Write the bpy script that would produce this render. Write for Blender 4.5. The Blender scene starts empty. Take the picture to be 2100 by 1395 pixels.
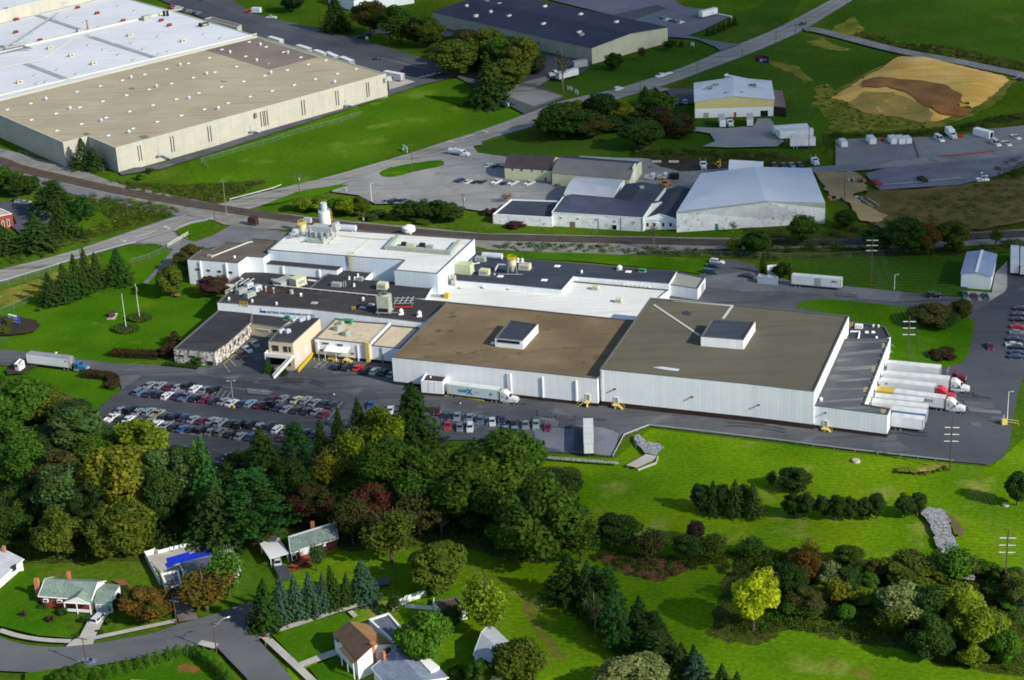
import bpy, bmesh, math, random
import numpy as np
from mathutils import Vector
R=math.radians; random.seed(7); rng=np.random.default_rng(7)
S=bpy.context.scene
# ---------------------------------------------------------------- camera
F,TH,RO,AZ,H=3754.75,R(23.0075),R(-2.8146),-20.445,215.0
fw=np.array([0,math.cos(TH),-math.sin(TH)]); r0=np.array([1.,0,0]); u0=np.array([0,math.sin(TH),math.cos(TH)])
rt=math.cos(RO)*r0+math.sin(RO)*u0; up=-math.sin(RO)*r0+math.cos(RO)*u0
cam=bpy.data.cameras.new('camera'); co=bpy.data.objects.new('camera',cam); S.collection.objects.link(co)
import mathutils
co.matrix_world=mathutils.Matrix(((rt[0],up[0],-fw[0],0),(rt[1],up[1],-fw[1],0),(rt[2],up[2],-fw[2],H),(0,0,0,1)))
cam.sensor_width=36; cam.lens=F/2100*36; cam.clip_start=1; cam.clip_end=20000; S.camera=co
S.render.resolution_x=1024; S.render.resolution_y=680
# ---------------------------------------------------------------- light
CLD=.36
CLOUDS=((1350,60,170,120,700),(1700,30,190,150,720),(1650,200,150,110,740),(1980,230,150,110,700),(1330,270,110,80,720),(1560,370,110,90,700),(1850,400,130,80,735),(2100,470,110,80,700),(1050,90,110,90,735),(760,10,120,100,700),(1700,520,90,50,715),(2150,640,70,60,690),(1010,1060,75,40,650),(880,1020,85,40,660))
SUN_EL,SUN_AZ=31.5,-36.0            # sun stands front right of the camera
w=bpy.data.worlds.new('World'); S.world=w; w.use_nodes=True; nt=w.node_tree; nt.nodes.clear()
sky=nt.nodes.new('ShaderNodeTexSky'); sky.sky_type='NISHITA'; sky.sun_disc=False
sky.sun_elevation=R(SUN_EL); sky.sun_rotation=R(90-SUN_AZ); sky.air_density=1.0; sky.dust_density=0.6
bg=nt.nodes.new('ShaderNodeBackground'); bg.inputs[1].default_value=0.14
ow=nt.nodes.new('ShaderNodeOutputWorld'); nt.links.new(sky.outputs[0],bg.inputs[0]); nt.links.new(bg.outputs[0],ow.inputs[0])
sl=bpy.data.lights.new('sun','SUN'); sl.energy=5.0; sl.angle=R(.53); sl.color=(1,.93,.80)
so=bpy.data.objects.new('sun',sl); S.collection.objects.link(so)
sd=Vector((math.cos(R(SUN_EL))*math.cos(R(SUN_AZ)),math.cos(R(SUN_EL))*math.sin(R(SUN_AZ)),math.sin(R(SUN_EL))))
so.rotation_euler=sd.to_track_quat('Z','Y').to_euler()
S.view_settings.view_transform='Standard'; S.view_settings.look='None'; S.view_settings.exposure=0.2; S.view_settings.gamma=1
S.render.engine='CYCLES'; S.cycles.filter_width=1.8; S.cycles.max_bounces=5; S.cycles.transparent_max_bounces=12
# ---------------------------------------------------------------- pixel -> world
def P(x,y,z=0.):
    d=fw+rt*(x-1050)/F-up*(y-697.5)/F
    t=(z-H)/d[2]; return np.array([0,0,H])+d*t
def PP(pts,z=0.): return [P(x,y,z) for x,y in pts]
def proj(X):
    v=np.array(X,float)-np.array([0,0,H]); return 1050+F*(v@rt)/(v@fw),697.5-F*(v@up)/(v@fw)
def hgt(bx,by,ty):
    B=P(bx,by); lo,hi=0,60
    for _ in range(30):
        m=(lo+hi)/2
        if proj(B+np.array([0,0,m]))[1]>ty: lo=m
        else: hi=m
    return lo
def z(c,r,*p):      # coordinates read off an enlarged quarter of the plan
    ox=(0,520,1040,1540)[c]; oy=(0,340,680,1023)[r]
    q=[(ox+a/3.75,oy+b/3.75) for a,b in zip(p[::2],p[1::2])]
    return q if len(q)>1 else q[0]
def Z(ox,oy,*p):
    k={0:8.717 if oy==600 else 6.973,1560:8.717,1280:10.49}.get(ox,6.973); q=[(ox+a/k,oy+b/k) for a,b in zip(p[::2],p[1::2])]
    return q if len(q)>1 else q[0]
def mpp(x,y): v=P(x,y)-np.array([0,0,H]); return (v@fw)/F
def onwall(A,B,x,y):   # ray meets the vertical plane through A,B -> (distance along, height)
    d=fw+rt*(x-1050)/F-up*(y-697.5)/F
    e=np.array([B[0]-A[0],B[1]-A[1]]); L=np.hypot(*e); e/=L; n=np.array([-e[1],e[0]])
    t=(n@np.array([A[0],A[1]]))/(n@d[:2]); X=np.array([0,0,H])+d*t
    return (X[:2]-np.array(A[:2]))@e, X[2]
# ---------------------------------------------------------------- object helpers
ORG={}
C=S.collection
def tag(o,label=None,cat=None,group=None,kind=None):
    if label: o['label']=label
    if cat: o['category']=cat
    if group: o['group']=group
    if kind: o['kind']=kind
    return o
def empty(name,loc,label,cat,group=None,kind=None,rz=0):
    o=bpy.data.objects.new(name,None); C.objects.link(o); o.empty_display_size=.5
    o.location=(float(loc[0]),float(loc[1]),float(loc[2])); o.rotation_euler=(0,0,rz); ORG[o.name]=np.array(o.location)
    return tag(o,label,cat,group,kind)
def link(me,name,mats,parent=None,smooth=False):
    for m in (mats if isinstance(mats,(list,tuple)) else [mats]): me.materials.append(m)
    if smooth: me.polygons.foreach_set('use_smooth',[True]*len(me.polygons))
    o=bpy.data.objects.new(name,me); C.objects.link(o)
    if parent is not None: o.parent=parent; ORG[o.name]=ORG[parent.name]
    else: ORG[o.name]=np.zeros(3)
    return o
class MB:
    def __init__(s): s.v=[]; s.f=[]; s.m=[]; s.cm=0
    def add(s,vs,fs):
        n=len(s.v); s.v+= [tuple(map(float,v)) for v in vs]; s.f+=[tuple(i+n for i in f) for f in fs]; s.m+=[s.cm]*len(fs); return s
    def box(s,c,d,az=0,tilt=0):
        ca,sa=math.cos(R(az)),math.sin(R(az)); V=[]
        for x,y,zz in ((-1,-1,-1),(1,-1,-1),(1,1,-1),(-1,1,-1),(-1,-1,1),(1,-1,1),(1,1,1),(-1,1,1)):
            X,Y,Zz=x*d[0]/2,y*d[1]/2,zz*d[2]/2
            if tilt: X,Zz=X*math.cos(R(tilt))-Zz*math.sin(R(tilt)),X*math.sin(R(tilt))+Zz*math.cos(R(tilt))
            V.append((c[0]+X*ca-Y*sa,c[1]+X*sa+Y*ca,c[2]+Zz))
        return s.add(V,[(3,2,1,0),(4,5,6,7),(0,1,5,4),(1,2,6,5),(2,3,7,6),(3,0,4,7)])
    def wedge(s,c,d,az,top=(1,1),shift=0):   # box whose top is scaled
        ca,sa=math.cos(R(az)),math.sin(R(az)); V=[]
        for x,y,zz in ((-1,-1,0),(1,-1,0),(1,1,0),(-1,1,0),(-1,-1,1),(1,-1,1),(1,1,1),(-1,1,1)):
            X,Y=x*d[0]/2,y*d[1]/2
            if zz: X=X*top[0]+shift; Y*=top[1]
            V.append((c[0]+X*ca-Y*sa,c[1]+X*sa+Y*ca,c[2]+zz*d[2]))
        return s.add(V,[(3,2,1,0),(4,5,6,7),(0,1,5,4),(1,2,6,5),(2,3,7,6),(3,0,4,7)])
    def prism(s,poly,z0,z1,cap=True):
        n=len(poly); V=[(p[0],p[1],z0) for p in poly]+[(p[0],p[1],z1) for p in poly]
        Fs=[(i,(i+1)%n,n+(i+1)%n,n+i) for i in range(n)]
        if cap: Fs+=[tuple(range(n,2*n)),tuple(range(n-1,-1,-1))]
        return s.add(V,Fs)
    def cone(s,c,r1,r2,h,n=10,cap=True,a0=0):
        V=[(c[0]+r1*math.cos(a0+2*math.pi*i/n),c[1]+r1*math.sin(a0+2*math.pi*i/n),c[2]) for i in range(n)]
        V+=[(c[0]+r2*math.cos(a0+2*math.pi*i/n),c[1]+r2*math.sin(a0+2*math.pi*i/n),c[2]+h) for i in range(n)]
        Fs=[(i,(i+1)%n,n+(i+1)%n,n+i) for i in range(n)]
        if cap: Fs+=[tuple(range(n,2*n)),tuple(range(n-1,-1,-1))]
        return s.add(V,Fs)
    def tube(s,pts,r,n=5,r2=None):
        pts=[np.array(p,float) for p in pts]; N=len(pts); V=[];Fs=[]
        for i,p in enumerate(pts):
            d=pts[min(i+1,N-1)]-pts[max(i-1,0)]; d=d/(np.linalg.norm(d)+1e-9)
            a=np.cross(d,[0,0,1.]) if abs(d[2])<.9 else np.cross(d,[1.,0,0]); a/=np.linalg.norm(a); b=np.cross(d,a)
            rr=r if r2 is None else r+(r2-r)*i/(N-1)
            for k in range(n):
                t=2*math.pi*k/n; V.append(p+rr*(math.cos(t)*a+math.sin(t)*b))
        for i in range(N-1):
            for k in range(n): Fs.append((i*n+k,i*n+(k+1)%n,(i+1)*n+(k+1)%n,(i+1)*n+k))
        Fs+=[tuple(range(n-1,-1,-1)),tuple(range((N-1)*n,N*n))]
        return s.add(V,Fs)
    def quad(s,*v): return s.add(v,[tuple(range(len(v)))])
    def build(s,name,mat,parent=None,local=False,smooth=False):
        me=bpy.data.meshes.new(name); V=np.array(s.v)
        if parent is not None and not local: V=V-ORG[parent.name]
        me.from_pydata([tuple(x) for x in V.tolist()],[],s.f)
        if max(s.m or [0])>0: me.polygons.foreach_set('material_index',s.m)
        me.update(); return link(me,name,mat,parent,smooth)
def ccw(poly):
    a=sum(poly[i][0]*poly[(i+1)%len(poly)][1]-poly[(i+1)%len(poly)][0]*poly[i][1] for i in range(len(poly)))
    return list(poly) if a>0 else list(poly)[::-1]
def inset(poly,d):
    n=len(poly); out=[]
    for i in range(n):
        p,q,r_=[np.array(poly[j][:2],float) for j in ((i-1)%n,i,(i+1)%n)]
        e1=(q-p)/np.linalg.norm(q-p); e2=(r_-q)/np.linalg.norm(r_-q); n1=np.array([-e1[1],e1[0]]); n2=np.array([-e2[1],e2[0]])
        b=n1+n2; k=d/max(.3,(1+n1@n2)); out.append(q+b*k)
    return out
# ---------------------------------------------------------------- materials
def N(nt,t,**k):
    n=nt.nodes.new('ShaderNode'+t)
    for a,b in k.items():
        if a.startswith('i_'): n.inputs[int(a[2:])].default_value=b
        else: setattr(n,a,b)
    return n
MATS={}
def mat(name,col,col2=None,rough=.85,scale=.15,fine=6.,fa=.25,col3=None,streak=None,corr=None,bump=0.,metal=0.,spec=.12,coord='pos',thr=(.35,.65),stripes=None,objcol=False,island=0.,brick=None):
    """layered procedural surface: large patches col<->col2, rare stains col3, fine grain, optional streaks/ribs"""
    if name in MATS: return MATS[name]
    m=bpy.data.materials.new(name); m.use_nodes=True; nt=m.node_tree; b=nt.nodes['Principled BSDF']; L=nt.links.new
    if 'grass' in name or 'brush' in name: spec=0.; rough=1.
    b.inputs['Roughness'].default_value=rough; b.inputs['Metallic'].default_value=metal; b.inputs['Specular IOR Level'].default_value=spec
    if coord=='pos': cs=N(nt,'NewGeometry').outputs['Position']
    else: cs=N(nt,'TexCoord').outputs['Object']
    def mix(f,a,c,bt='MIX'):
        x=N(nt,'Mix',data_type='RGBA',blend_type=bt)
        if isinstance(f,float): x.inputs[0].default_value=f
        else: L(f,x.inputs[0])
        for i,v in ((6,a),(7,c)):
            if isinstance(v,tuple): x.inputs[i].default_value=(*v,1)
            else: L(v,x.inputs[i])
        return x.outputs[2]
    def noise(sc,det=4,vec=None):
        n=N(nt,'TexNoise'); n.inputs['Scale'].default_value=sc; n.inputs['Detail'].default_value=det; L(vec or cs,n.inputs['Vector']); return n.outputs['Fac']
    def ramp(f,a,c):
        r=N(nt,'MapRange'); r.inputs[1].default_value=a; r.inputs[2].default_value=c; L(f,r.inputs[0]); return r.outputs[0]
    if objcol: c=N(nt,'ObjectInfo').outputs['Color']
    else: c=col
    if col2 is not None: c=mix(ramp(noise(scale),*thr),c,col2)
    if stripes:      # (azimuth, period, strength) mower stripes
        az,per,amt=stripes; mp=N(nt,'Mapping'); mp.inputs['Rotation'].default_value=(0,0,-R(az)); L(cs,mp.inputs[0])
        wv=N(nt,'TexWave',bands_direction='Y'); wv.inputs['Scale'].default_value=math.pi/10/per*2; wv.inputs['Distortion'].default_value=2.5; wv.inputs['Detail Scale'].default_value=.3; L(mp.outputs[0],wv.inputs[0])
        mr=N(nt,'MapRange'); mr.inputs[3].default_value=1-amt; mr.inputs[4].default_value=1+amt; L(wv.outputs['Fac'],mr.inputs[0])
        c=mix(1.,c,mr.outputs[0],'MULTIPLY')
    if streak:       # (azimuth, stretch, colour, amount)
        az,st,sc_,amt=streak; mp=N(nt,'Mapping'); mp.inputs['Rotation'].default_value=(0,0,-R(az)); mp.inputs['Scale'].default_value=(.02*10/st,.45,.3); L(cs,mp.inputs[0])
        c=mix(ramp(noise(1.,5,mp.outputs[0]),.5,.5+amt),c,sc_)
    if col3 is not None: c=mix(ramp(noise(scale*2.3,6),.58,.72),c,col3)
    if corr:         # (period, strength) vertical ribs on walls / standing seams
        mp=N(nt,'Mapping'); mp.inputs['Rotation'].default_value=(0,0,-R(AZ if len(corr)<3 else corr[2])); L(cs,mp.inputs[0])
        sx=N(nt,'SeparateXYZ'); L(mp.outputs[0],sx.inputs[0]); ad=N(nt,'Math',operation='ADD'); L(sx.outputs[0],ad.inputs[0]); L(sx.outputs[1],ad.inputs[1])
        mu=N(nt,'Math',operation='MULTIPLY',i_1=1/corr[0]); L(ad.outputs[0],mu.inputs[0]); fr=N(nt,'Math',operation='FRACT'); L(mu.outputs[0],fr.inputs[0])
        fl=N(nt,'Math',operation='FLOOR'); L(mu.outputs[0],fl.inputs[0]); wn=N(nt,'TexWhiteNoise',noise_dimensions='1D'); L(fl.outputs[0],wn.inputs['W'])
        gt=N(nt,'Math',operation='LESS_THAN',i_1=.14); L(fr.outputs[0],gt.inputs[0])
        mr=N(nt,'MapRange'); mr.inputs[3].default_value=1; mr.inputs[4].default_value=1-corr[1]; L(gt.outputs[0],mr.inputs[0])
        c=mix(1.,c,mr.outputs[0],'MULTIPLY')
        mr2=N(nt,'MapRange'); mr2.inputs[3].default_value=1-corr[1]*.8; mr2.inputs[4].default_value=1; L(wn.outputs['Value'],mr2.inputs[0]); c=mix(1.,c,mr2.outputs[0],'MULTIPLY')
    if brick:        # stone / brick pattern (scale, colour a, colour b)
        v=N(nt,'TexVoronoi'); v.inputs['Scale'].default_value=brick[0]; L(cs,v.inputs[0])
        bw=N(nt,'SeparateColor'); L(v.outputs['Color'],bw.inputs[0])
        c=mix(ramp(bw.outputs[0],.2,.8),brick[1],brick[2])
    if fa:
        f=noise(fine,3); mr=N(nt,'MapRange'); mr.inputs[1].default_value=.25; mr.inputs[2].default_value=.75; mr.inputs[3].default_value=1-fa; mr.inputs[4].default_value=1+fa; L(f,mr.inputs[0])
        c=mix(1.,c,mr.outputs[0],'MULTIPLY')
        if bump:
            bp=N(nt,'Bump'); bp.inputs['Strength'].default_value=bump; bp.inputs['Distance'].default_value=.3; L(f,bp.inputs['Height']); L(bp.outputs[0],b.inputs['Normal'])
    if island:
        g=N(nt,'NewGeometry'); mr=N(nt,'MapRange'); mr.inputs[3].default_value=1-island; mr.inputs[4].default_value=1+island; L(g.outputs['Random Per Island'],mr.inputs[0]); c=mix(1.,c,mr.outputs[0],'MULTIPLY')
    if isinstance(c,tuple): b.inputs['Base Color'].default_value=(*c,1)
    else: L(c,b.inputs['Base Color'])
    MATS[name]=m; return m
G=mat
M_grass=G('grass',(.040,.092,.006),(.070,.125,.009),scale=.03,fine=.6,fa=.3,col3=(.10,.12,.02),bump=.3)
M_lawn=G('lawn_grass',(.032,.102,.004),(.056,.138,.005),scale=.05,fine=1.2,fa=.22,stripes=(AZ+25,1.9,.09),col3=(.075,.15,.008))
M_field=G('meadow_grass',(.034,.080,.008),(.050,.102,.011),scale=.02,fine=.5,fa=.22,stripes=(-8,5,.12),col3=(.08,.095,.02))
M_mead=G('mown_grass',(.062,.145,.004),(.125,.215,.006),scale=.03,fine=.9,fa=.28,stripes=(-14,3.1,.055),col3=(.21,.22,.045),bump=.3)
M_rough=G('rough_grass',(.09,.12,.015),(.20,.19,.035),scale=.12,fine=2.,fa=.45,col3=(.30,.26,.07),bump=.8)
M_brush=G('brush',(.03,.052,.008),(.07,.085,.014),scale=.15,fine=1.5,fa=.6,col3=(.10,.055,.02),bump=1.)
M_asph=G('asphalt',(.066,.070,.080),(.102,.106,.116),scale=.06,fine=2.5,fa=.14,streak=(AZ,8,(.048,.05,.06),.2),col3=(.13,.135,.15),rough=.9)
M_asph2=G('old_asphalt',(.11,.113,.125),(.16,.163,.175),scale=.08,fine=2.,fa=.16,streak=(AZ,8,(.17,.17,.175),.25),rough=.9)
M_asphd=G('dark_asphalt',(.054,.060,.076),(.082,.088,.104),scale=.05,fine=2.5,fa=.15,streak=(-35,10,(.07,.075,.085),.2),rough=.9)
M_road=G('road_surface',(.20,.20,.197),(.25,.248,.24),scale=.05,fine=2.,fa=.10,streak=(35,14,(.11,.112,.115),.2),rough=.9)
M_street=G('street_surface',(.095,.10,.11),(.12,.124,.134),scale=.1,fine=3.,fa=.10,rough=.9)
M_gravel=G('gravel',(.16,.162,.165),(.24,.24,.235),scale=.08,fine=3.,fa=.25,col3=(.10,.10,.105),bump=.5)
M_gravb=G('blue_gravel',(.11,.125,.16),(.17,.18,.21),scale=.1,fine=2.5,fa=.3,bump=.5)
M_ball=G('ballast',(.17,.165,.15),(.23,.22,.20),scale=.2,fine=5.,fa=.35,bump=.5)
M_soil=G('bare_soil',(.64,.36,.07),(.74,.50,.14),scale=.06,fine=1.5,fa=.2,streak=(-60,6,(.42,.24,.06),.3),bump=.3)
M_soild=G('dark_soil',(.20,.085,.025),(.30,.14,.04),scale=.1,fine=2.,fa=.25,bump=.4)
M_cpark=G('car_park_asphalt',(.040,.044,.052),(.060,.064,.074),scale=.07,fine=2.5,fa=.2,streak=(AZ,5,(.085,.09,.10),.35))  # darker albedo stands in for partial shade over the staff car park
M_dirt=G('dirt',(.28,.21,.10),(.20,.15,.08),scale=.12,fine=2.,fa=.3,col3=(.1,.09,.05),bump=.4)
M_mulch=G('mulch',(.03,.024,.02),(.05,.035,.025),fine=6,fa=.4)
M_mulcht=G('light_mulch',(.25,.17,.08),(.2,.13,.06),fine=6,fa=.3)
M_leaf_l=G('leaf_litter',(.22,.09,.02),(.12,.08,.02),fine=3,fa=.4,scale=.4)
M_conc=G('concrete',(.42,.40,.36),(.34,.33,.30),scale=.3,fine=4,fa=.15)
M_rock=G('rocks',(.3,.31,.33),(.12,.12,.13),brick=(3.2,(.12,.125,.13),(.36,.37,.385)),fine=4,fa=.2,bump=.6)
M_yel=G('yellow_paint',(.50,.38,.03),fa=.1,fine=3); M_wl=G('white_line_paint',(.55,.55,.53),(.3,.3,.3),scale=.8,fine=4,fa=.3); M_yl=G('yellow_line_paint',(.5,.36,.06),(.25,.2,.1),scale=.8,fa=.2)
M_white=G('white_metal_wall',(.84,.87,.88),(.78,.82,.85),scale=.12,fa=.05,fine=2,corr=(1.0,.09),rough=.6)
M_whitep=G('white_panel_wall',(.85,.87,.88),(.79,.82,.85),scale=.2,fa=.04,fine=2,corr=(2.4,.06),rough=.6)
M_whited=G('weathered_white_wall',(.80,.82,.82),(.68,.70,.70),scale=.3,fa=.18,fine=2,col3=(.35,.36,.35),rough=.8)
M_wht=G('white_paint',(.78,.78,.77),fa=.05,fine=3,rough=.5)
M_beige=G('pale_concrete_wall',(.44,.435,.37),(.40,.395,.34),scale=.12,fa=.07,fine=1.2,corr=(6.0,.07,42.6),streak=(0,1,(.35,.345,.30),.5))
M_beigew=G('tan_wall',(.56,.49,.36),(.52,.46,.34),fa=.06); M_base=G('dark_brown_base',(.035,.022,.018),(.05,.03,.025),fa=.2)
M_cop=G('dark_coping',(.10,.105,.11),fa=.15); M_copw=G('pale_coping',(.45,.47,.42),fa=.1); M_copg=G('grey_coping',(.28,.29,.30),fa=.15)
M_rtan=G('tan_gravel_roof',(.38,.34,.24),(.32,.285,.20),scale=.05,fine=3,fa=.12,streak=(-51,5,(.25,.21,.14),.3),rough=.95)
M_rdk=G('dark_brown_roof',(.16,.13,.115),(.20,.165,.14),scale=.06,fine=3,fa=.15)
M_rwh=G('white_membrane_roof',(.68,.68,.65),(.60,.60,.58),scale=.05,fine=1.,fa=.06,streak=(AZ,6,(.50,.485,.45),.35),rough=.6)
M_rwb=G('bluish_white_roof',(.60,.62,.65),(.53,.55,.59),scale=.03,fine=1.,fa=.05,streak=(42,6,(.44,.46,.49),.35),rough=.6)
M_rbl=G('black_membrane_roof',(.030,.031,.036),(.042,.044,.05),scale=.1,fine=1.5,fa=.2,streak=(AZ,5,(.065,.06,.058),.4),rough=.8)
M_rrust=G('rusty_roof_stain',(.10,.04,.02),(.05,.03,.025),scale=.3,fa=.3)
M_rbr=G('brown_gravel_roof',(.122,.112,.080),(.098,.092,.070),scale=.05,fine=3.5,fa=.16,streak=(AZ,9,(.08,.068,.05),.4),rough=.95)
M_rbr2=G('brown_gravel_roof_worn',(.185,.138,.078),(.125,.095,.056),scale=.07,fine=3.5,fa=.18,col3=(.055,.038,.025),streak=(AZ,8,(.10,.075,.045),.4),rough=.95)
M_rblu=G('blue_black_roof',(.035,.043,.062),(.05,.058,.078),scale=.06,fine=1.5,fa=.2,streak=(AZ,4,(.028,.033,.045),.4),rough=.8)
M_dockr=G('worn_dock_roof',(.055,.062,.078),(.11,.115,.12),scale=.08,fine=2,fa=.2,streak=(-110,6,(.22,.22,.21),.18),rough=.7)
M_metr=G('pale_metal_roof',(.55,.59,.65),(.47,.50,.57),scale=.1,fine=1,fa=.08,streak=(60,4,(.40,.40,.46),.5),rough=.55)
M_gmr=G('grey_metal_roof',(.30,.33,.35),(.25,.28,.30),scale=.1,fa=.12,fine=2)
M_shb=G('brown_shingles',(.11,.075,.05),(.085,.06,.042),scale=.5,fine=4,fa=.3); M_sho=G('orange_brown_shingles',(.30,.17,.07),(.24,.13,.055),scale=.4,fine=5,fa=.3)
M_shg=G('green_grey_shingles',(.20,.26,.22),(.15,.20,.18),scale=.6,fine=3,fa=.4); M_shbl=G('blue_grey_shingles',(.21,.25,.33),(.17,.20,.27),scale=.6,fine=3,fa=.35)
M_shd=G('slate_shingles',(.10,.115,.15),(.14,.15,.18),scale=.5,fine=4,fa=.3); M_shw=G('pale_shingles',(.4,.42,.46),(.34,.36,.4),scale=.5,fine=4,fa=.15)
M_brick=G('red_brick',(.28,.06,.045),(.2,.045,.035),scale=.8,fine=8,fa=.25); M_brickc=G('chimney_brick',(.42,.17,.10),fa=.3,fine=8)
M_stone=G('fieldstone',(.4,.38,.34),brick=(1.5,(.16,.14,.13),(.62,.58,.52)),fine=5,fa=.2)
M_cream=G('cream_wall',(.62,.62,.42),(.56,.56,.38),scale=.2,fa=.06,corr=(2.,.05)); M_ylw=G('yellow_siding',(.60,.55,.24),fa=.05,corr=(1.,.06))
M_glass=G('window_glass',(.02,.025,.03),fa=0,rough=.15,spec=.6); M_dark=G('dark_opening',(.012,.012,.014),fa=0)
M_steel=G('galvanised_steel',(.40,.42,.43),(.32,.34,.35),scale=1,fa=.15,metal=.3,rough=.5); M_hv=G('equipment_green_grey',(.34,.38,.33),(.28,.32,.28),scale=.8,fa=.1,rough=.6)
M_hvc=G('equipment_cream',(.55,.53,.38),(.48,.46,.33),scale=.8,fa=.1); M_green=G('green_paint',(.05,.22,.10),fa=.1); M_red=G('red_paint',(.45,.03,.02),fa=.1)
M_wood=G('pole_wood',(.09,.06,.042),(.12,.08,.055),scale=1,fa=.2); M_grey=G('grey_paint',(.35,.36,.36),fa=.1); M_blue=G('blue_paint',(.02,.04,.35),fa=.05)
M_rubber=G('rubber',(.015,.015,.016),fa=0,rough=.9); M_black=G('black_plastic',(.02,.02,.022),fa=0,rough=.6)
M_trl=G('trailer_white',(.72,.74,.75),(.64,.66,.68),scale=.3,fa=.05,coord='obj',rough=.45); M_trr=G('trailer_roof',(.62,.64,.62),(.5,.52,.5),scale=.4,fa=.08,coord='obj',rough=.6)
M_paint=G('car_paint',(1,1,1),objcol=True,fa=0,rough=.28,spec=.6,metal=.15); M_paint.node_tree.nodes['Principled BSDF'].inputs['Coat Weight'].default_value=.5
M_cglass=G('car_glass',(.012,.015,.02),fa=0,rough=.08,spec=.8); M_lamp=G('lamp_lens',(.7,.7,.68),fa=0,rough=.2); M_tail=G('tail_lens',(.35,.01,.01),fa=0,rough=.3)
M_pool=G('pool_cover',(.01,.03,.55),(.012,.04,.45),fa=.05,scale=.5); M_bark=G('bark',(.07,.055,.04),(.10,.08,.06),scale=1,fa=.3); M_barkp=G('pale_bark',(.22,.19,.15),fa=.3)
# foliage: per-leaf variation on the crown's own colour, slightly translucent
def leafmat(name,var,edge=.0):
    m=bpy.data.materials.new(name); m.use_nodes=True; nt=m.node_tree; b=nt.nodes['Principled BSDF']; L=nt.links.new
    oi=N(nt,'ObjectInfo'); g=N(nt,'NewGeometry'); mr=N(nt,'MapRange'); mr.inputs[3].default_value=1-var; mr.inputs[4].default_value=1+var; L(g.outputs['Random Per Island'],mr.inputs[0])
    x=N(nt,'Mix',data_type='RGBA',blend_type='MULTIPLY',i_0=1.); L(oi.outputs['Color'],x.inputs[6]); L(mr.outputs[0],x.inputs[7])
    tc=N(nt,'TexCoord'); n=N(nt,'TexNoise'); n.inputs['Scale'].default_value=.45; L(tc.outputs['Object'],n.inputs['Vector'])
    ad=N(nt,'VectorMath',operation='ADD'); L(tc.outputs['Object'],ad.inputs[0]); 
    cv=N(nt,'CombineXYZ'); ml=N(nt,'Math',operation='MULTIPLY',i_1=50.); L(oi.outputs['Random'],ml.inputs[0]); L(ml.outputs[0],cv.inputs[0]); L(cv.outputs[0],ad.inputs[1]); L(ad.outputs[0],n.inputs['Vector'])
    m2=N(nt,'MapRange'); m2.inputs[1].default_value=.35; m2.inputs[2].default_value=.65; m2.inputs[3].default_value=.0; m2.inputs[4].default_value=.62; L(n.outputs['Fac'],m2.inputs[0])
    y=N(nt,'Mix',data_type='RGBA'); L(m2.outputs[0],y.inputs[0]); L(x.outputs[2],y.inputs[6]); y.inputs[7].default_value=(.048,.100+edge*.08,.010,1)
    L(y.outputs[2],b.inputs['Base Color']); b.inputs['Roughness'].default_value=.75; b.inputs['Specular IOR Level'].default_value=.15
    tr=N(nt,'BsdfTranslucent'); L(y.outputs[2],tr.inputs[0]); ms=N(nt,'MixShader',i_0=.42); L(b.outputs[0],ms.inputs[1]); L(tr.outputs[0],ms.inputs[2]); L(ms.outputs[0],nt.nodes['Material Output'].inputs[0])
    return m
M_leaf=leafmat('leaves',.35); M_needle=leafmat('needles',.30,.1)
# ================================================================ GROUND
ZL=[0.0]
from mathutils.geometry import delaunay_2d_cdt
def sheet(name,m,w_,dz):
    v,_,f,*_r=delaunay_2d_cdt([Vector((float(p[0]),float(p[1]))) for p in w_],[],[list(range(len(w_)))],1,1e-4)
    fs=[]
    for t in f:
        a,b,c=[v[i] for i in t[:3]]; fs.append(tuple(t) if (b-a).cross(c-a)>0 else tuple(t)[::-1])
    return MB().add([(p[0],p[1],dz) for p in v],fs).build(name,m)
def area(name,m,pts,dz=None,smooth=0,kind='structure',label=None):
    if dz is None: ZL[0]+=.006; dz=.03+ZL[0]
    w_=PP(pts,0)
    if smooth:
        for _ in range(smooth):
            q=[]
            for i in range(len(w_)):
                a,b=w_[i],w_[(i+1)%len(w_)]; q+=[a*.75+b*.25,a*.25+b*.75]
            w_=q
    return tag(sheet(name,m,w_,dz),kind=kind)
def ragged(pts,amp,n=6):   # uneven natural edge
    out=[]
    w_=PP(pts)
    for i in range(len(w_)):
        a,b=w_[i],w_[(i+1)%len(w_)]
        for k in range(n):
            p=a+(b-a)*k/n; out.append(p+np.array([rng.normal(0,amp),rng.normal(0,amp),0]))
    return out
def patch(name,m,pts,amp=1.2,n=5,kind='structure'):
    ZL[0]+=.006; w_=smoothpath(ragged(pts,amp*.6,n)+[],1)
    return tag(sheet(name,m,w_,.03+ZL[0]),kind=kind)
def strip(mb,pts,wd,dz):
    pts=[np.array(p[:2],float) for p in pts]; V=[];Fs=[]
    for i,p in enumerate(pts):
        d=pts[min(i+1,len(pts)-1)]-pts[max(i-1,0)]; d/=np.linalg.norm(d); n=np.array([-d[1],d[0]])*wd/2
        V+=[(*(p-n),dz),(*(p+n),dz)]
    for i in range(len(pts)-1): Fs.append((2*i,2*i+2,2*i+3,2*i+1))
    mb.add(V,Fs)
def smoothpath(w_,n=2):
    w_=[np.array(p,float) for p in w_]
    for _ in range(n):
        q=[w_[0]]
        for a,b in zip(w_[:-1],w_[1:]): q+=[a*.75+b*.25,a*.25+b*.75]
        w_=q+[w_[-1]]
    return w_
def ribbon(name,m,pix,wd,kind='structure',dz=None):
    if dz is None: ZL[0]+=.006; dz=.03+ZL[0]
    mb=MB(); strip(mb,PP(pix),wd,dz); return tag(mb.build(name,m),kind=kind)
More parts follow.
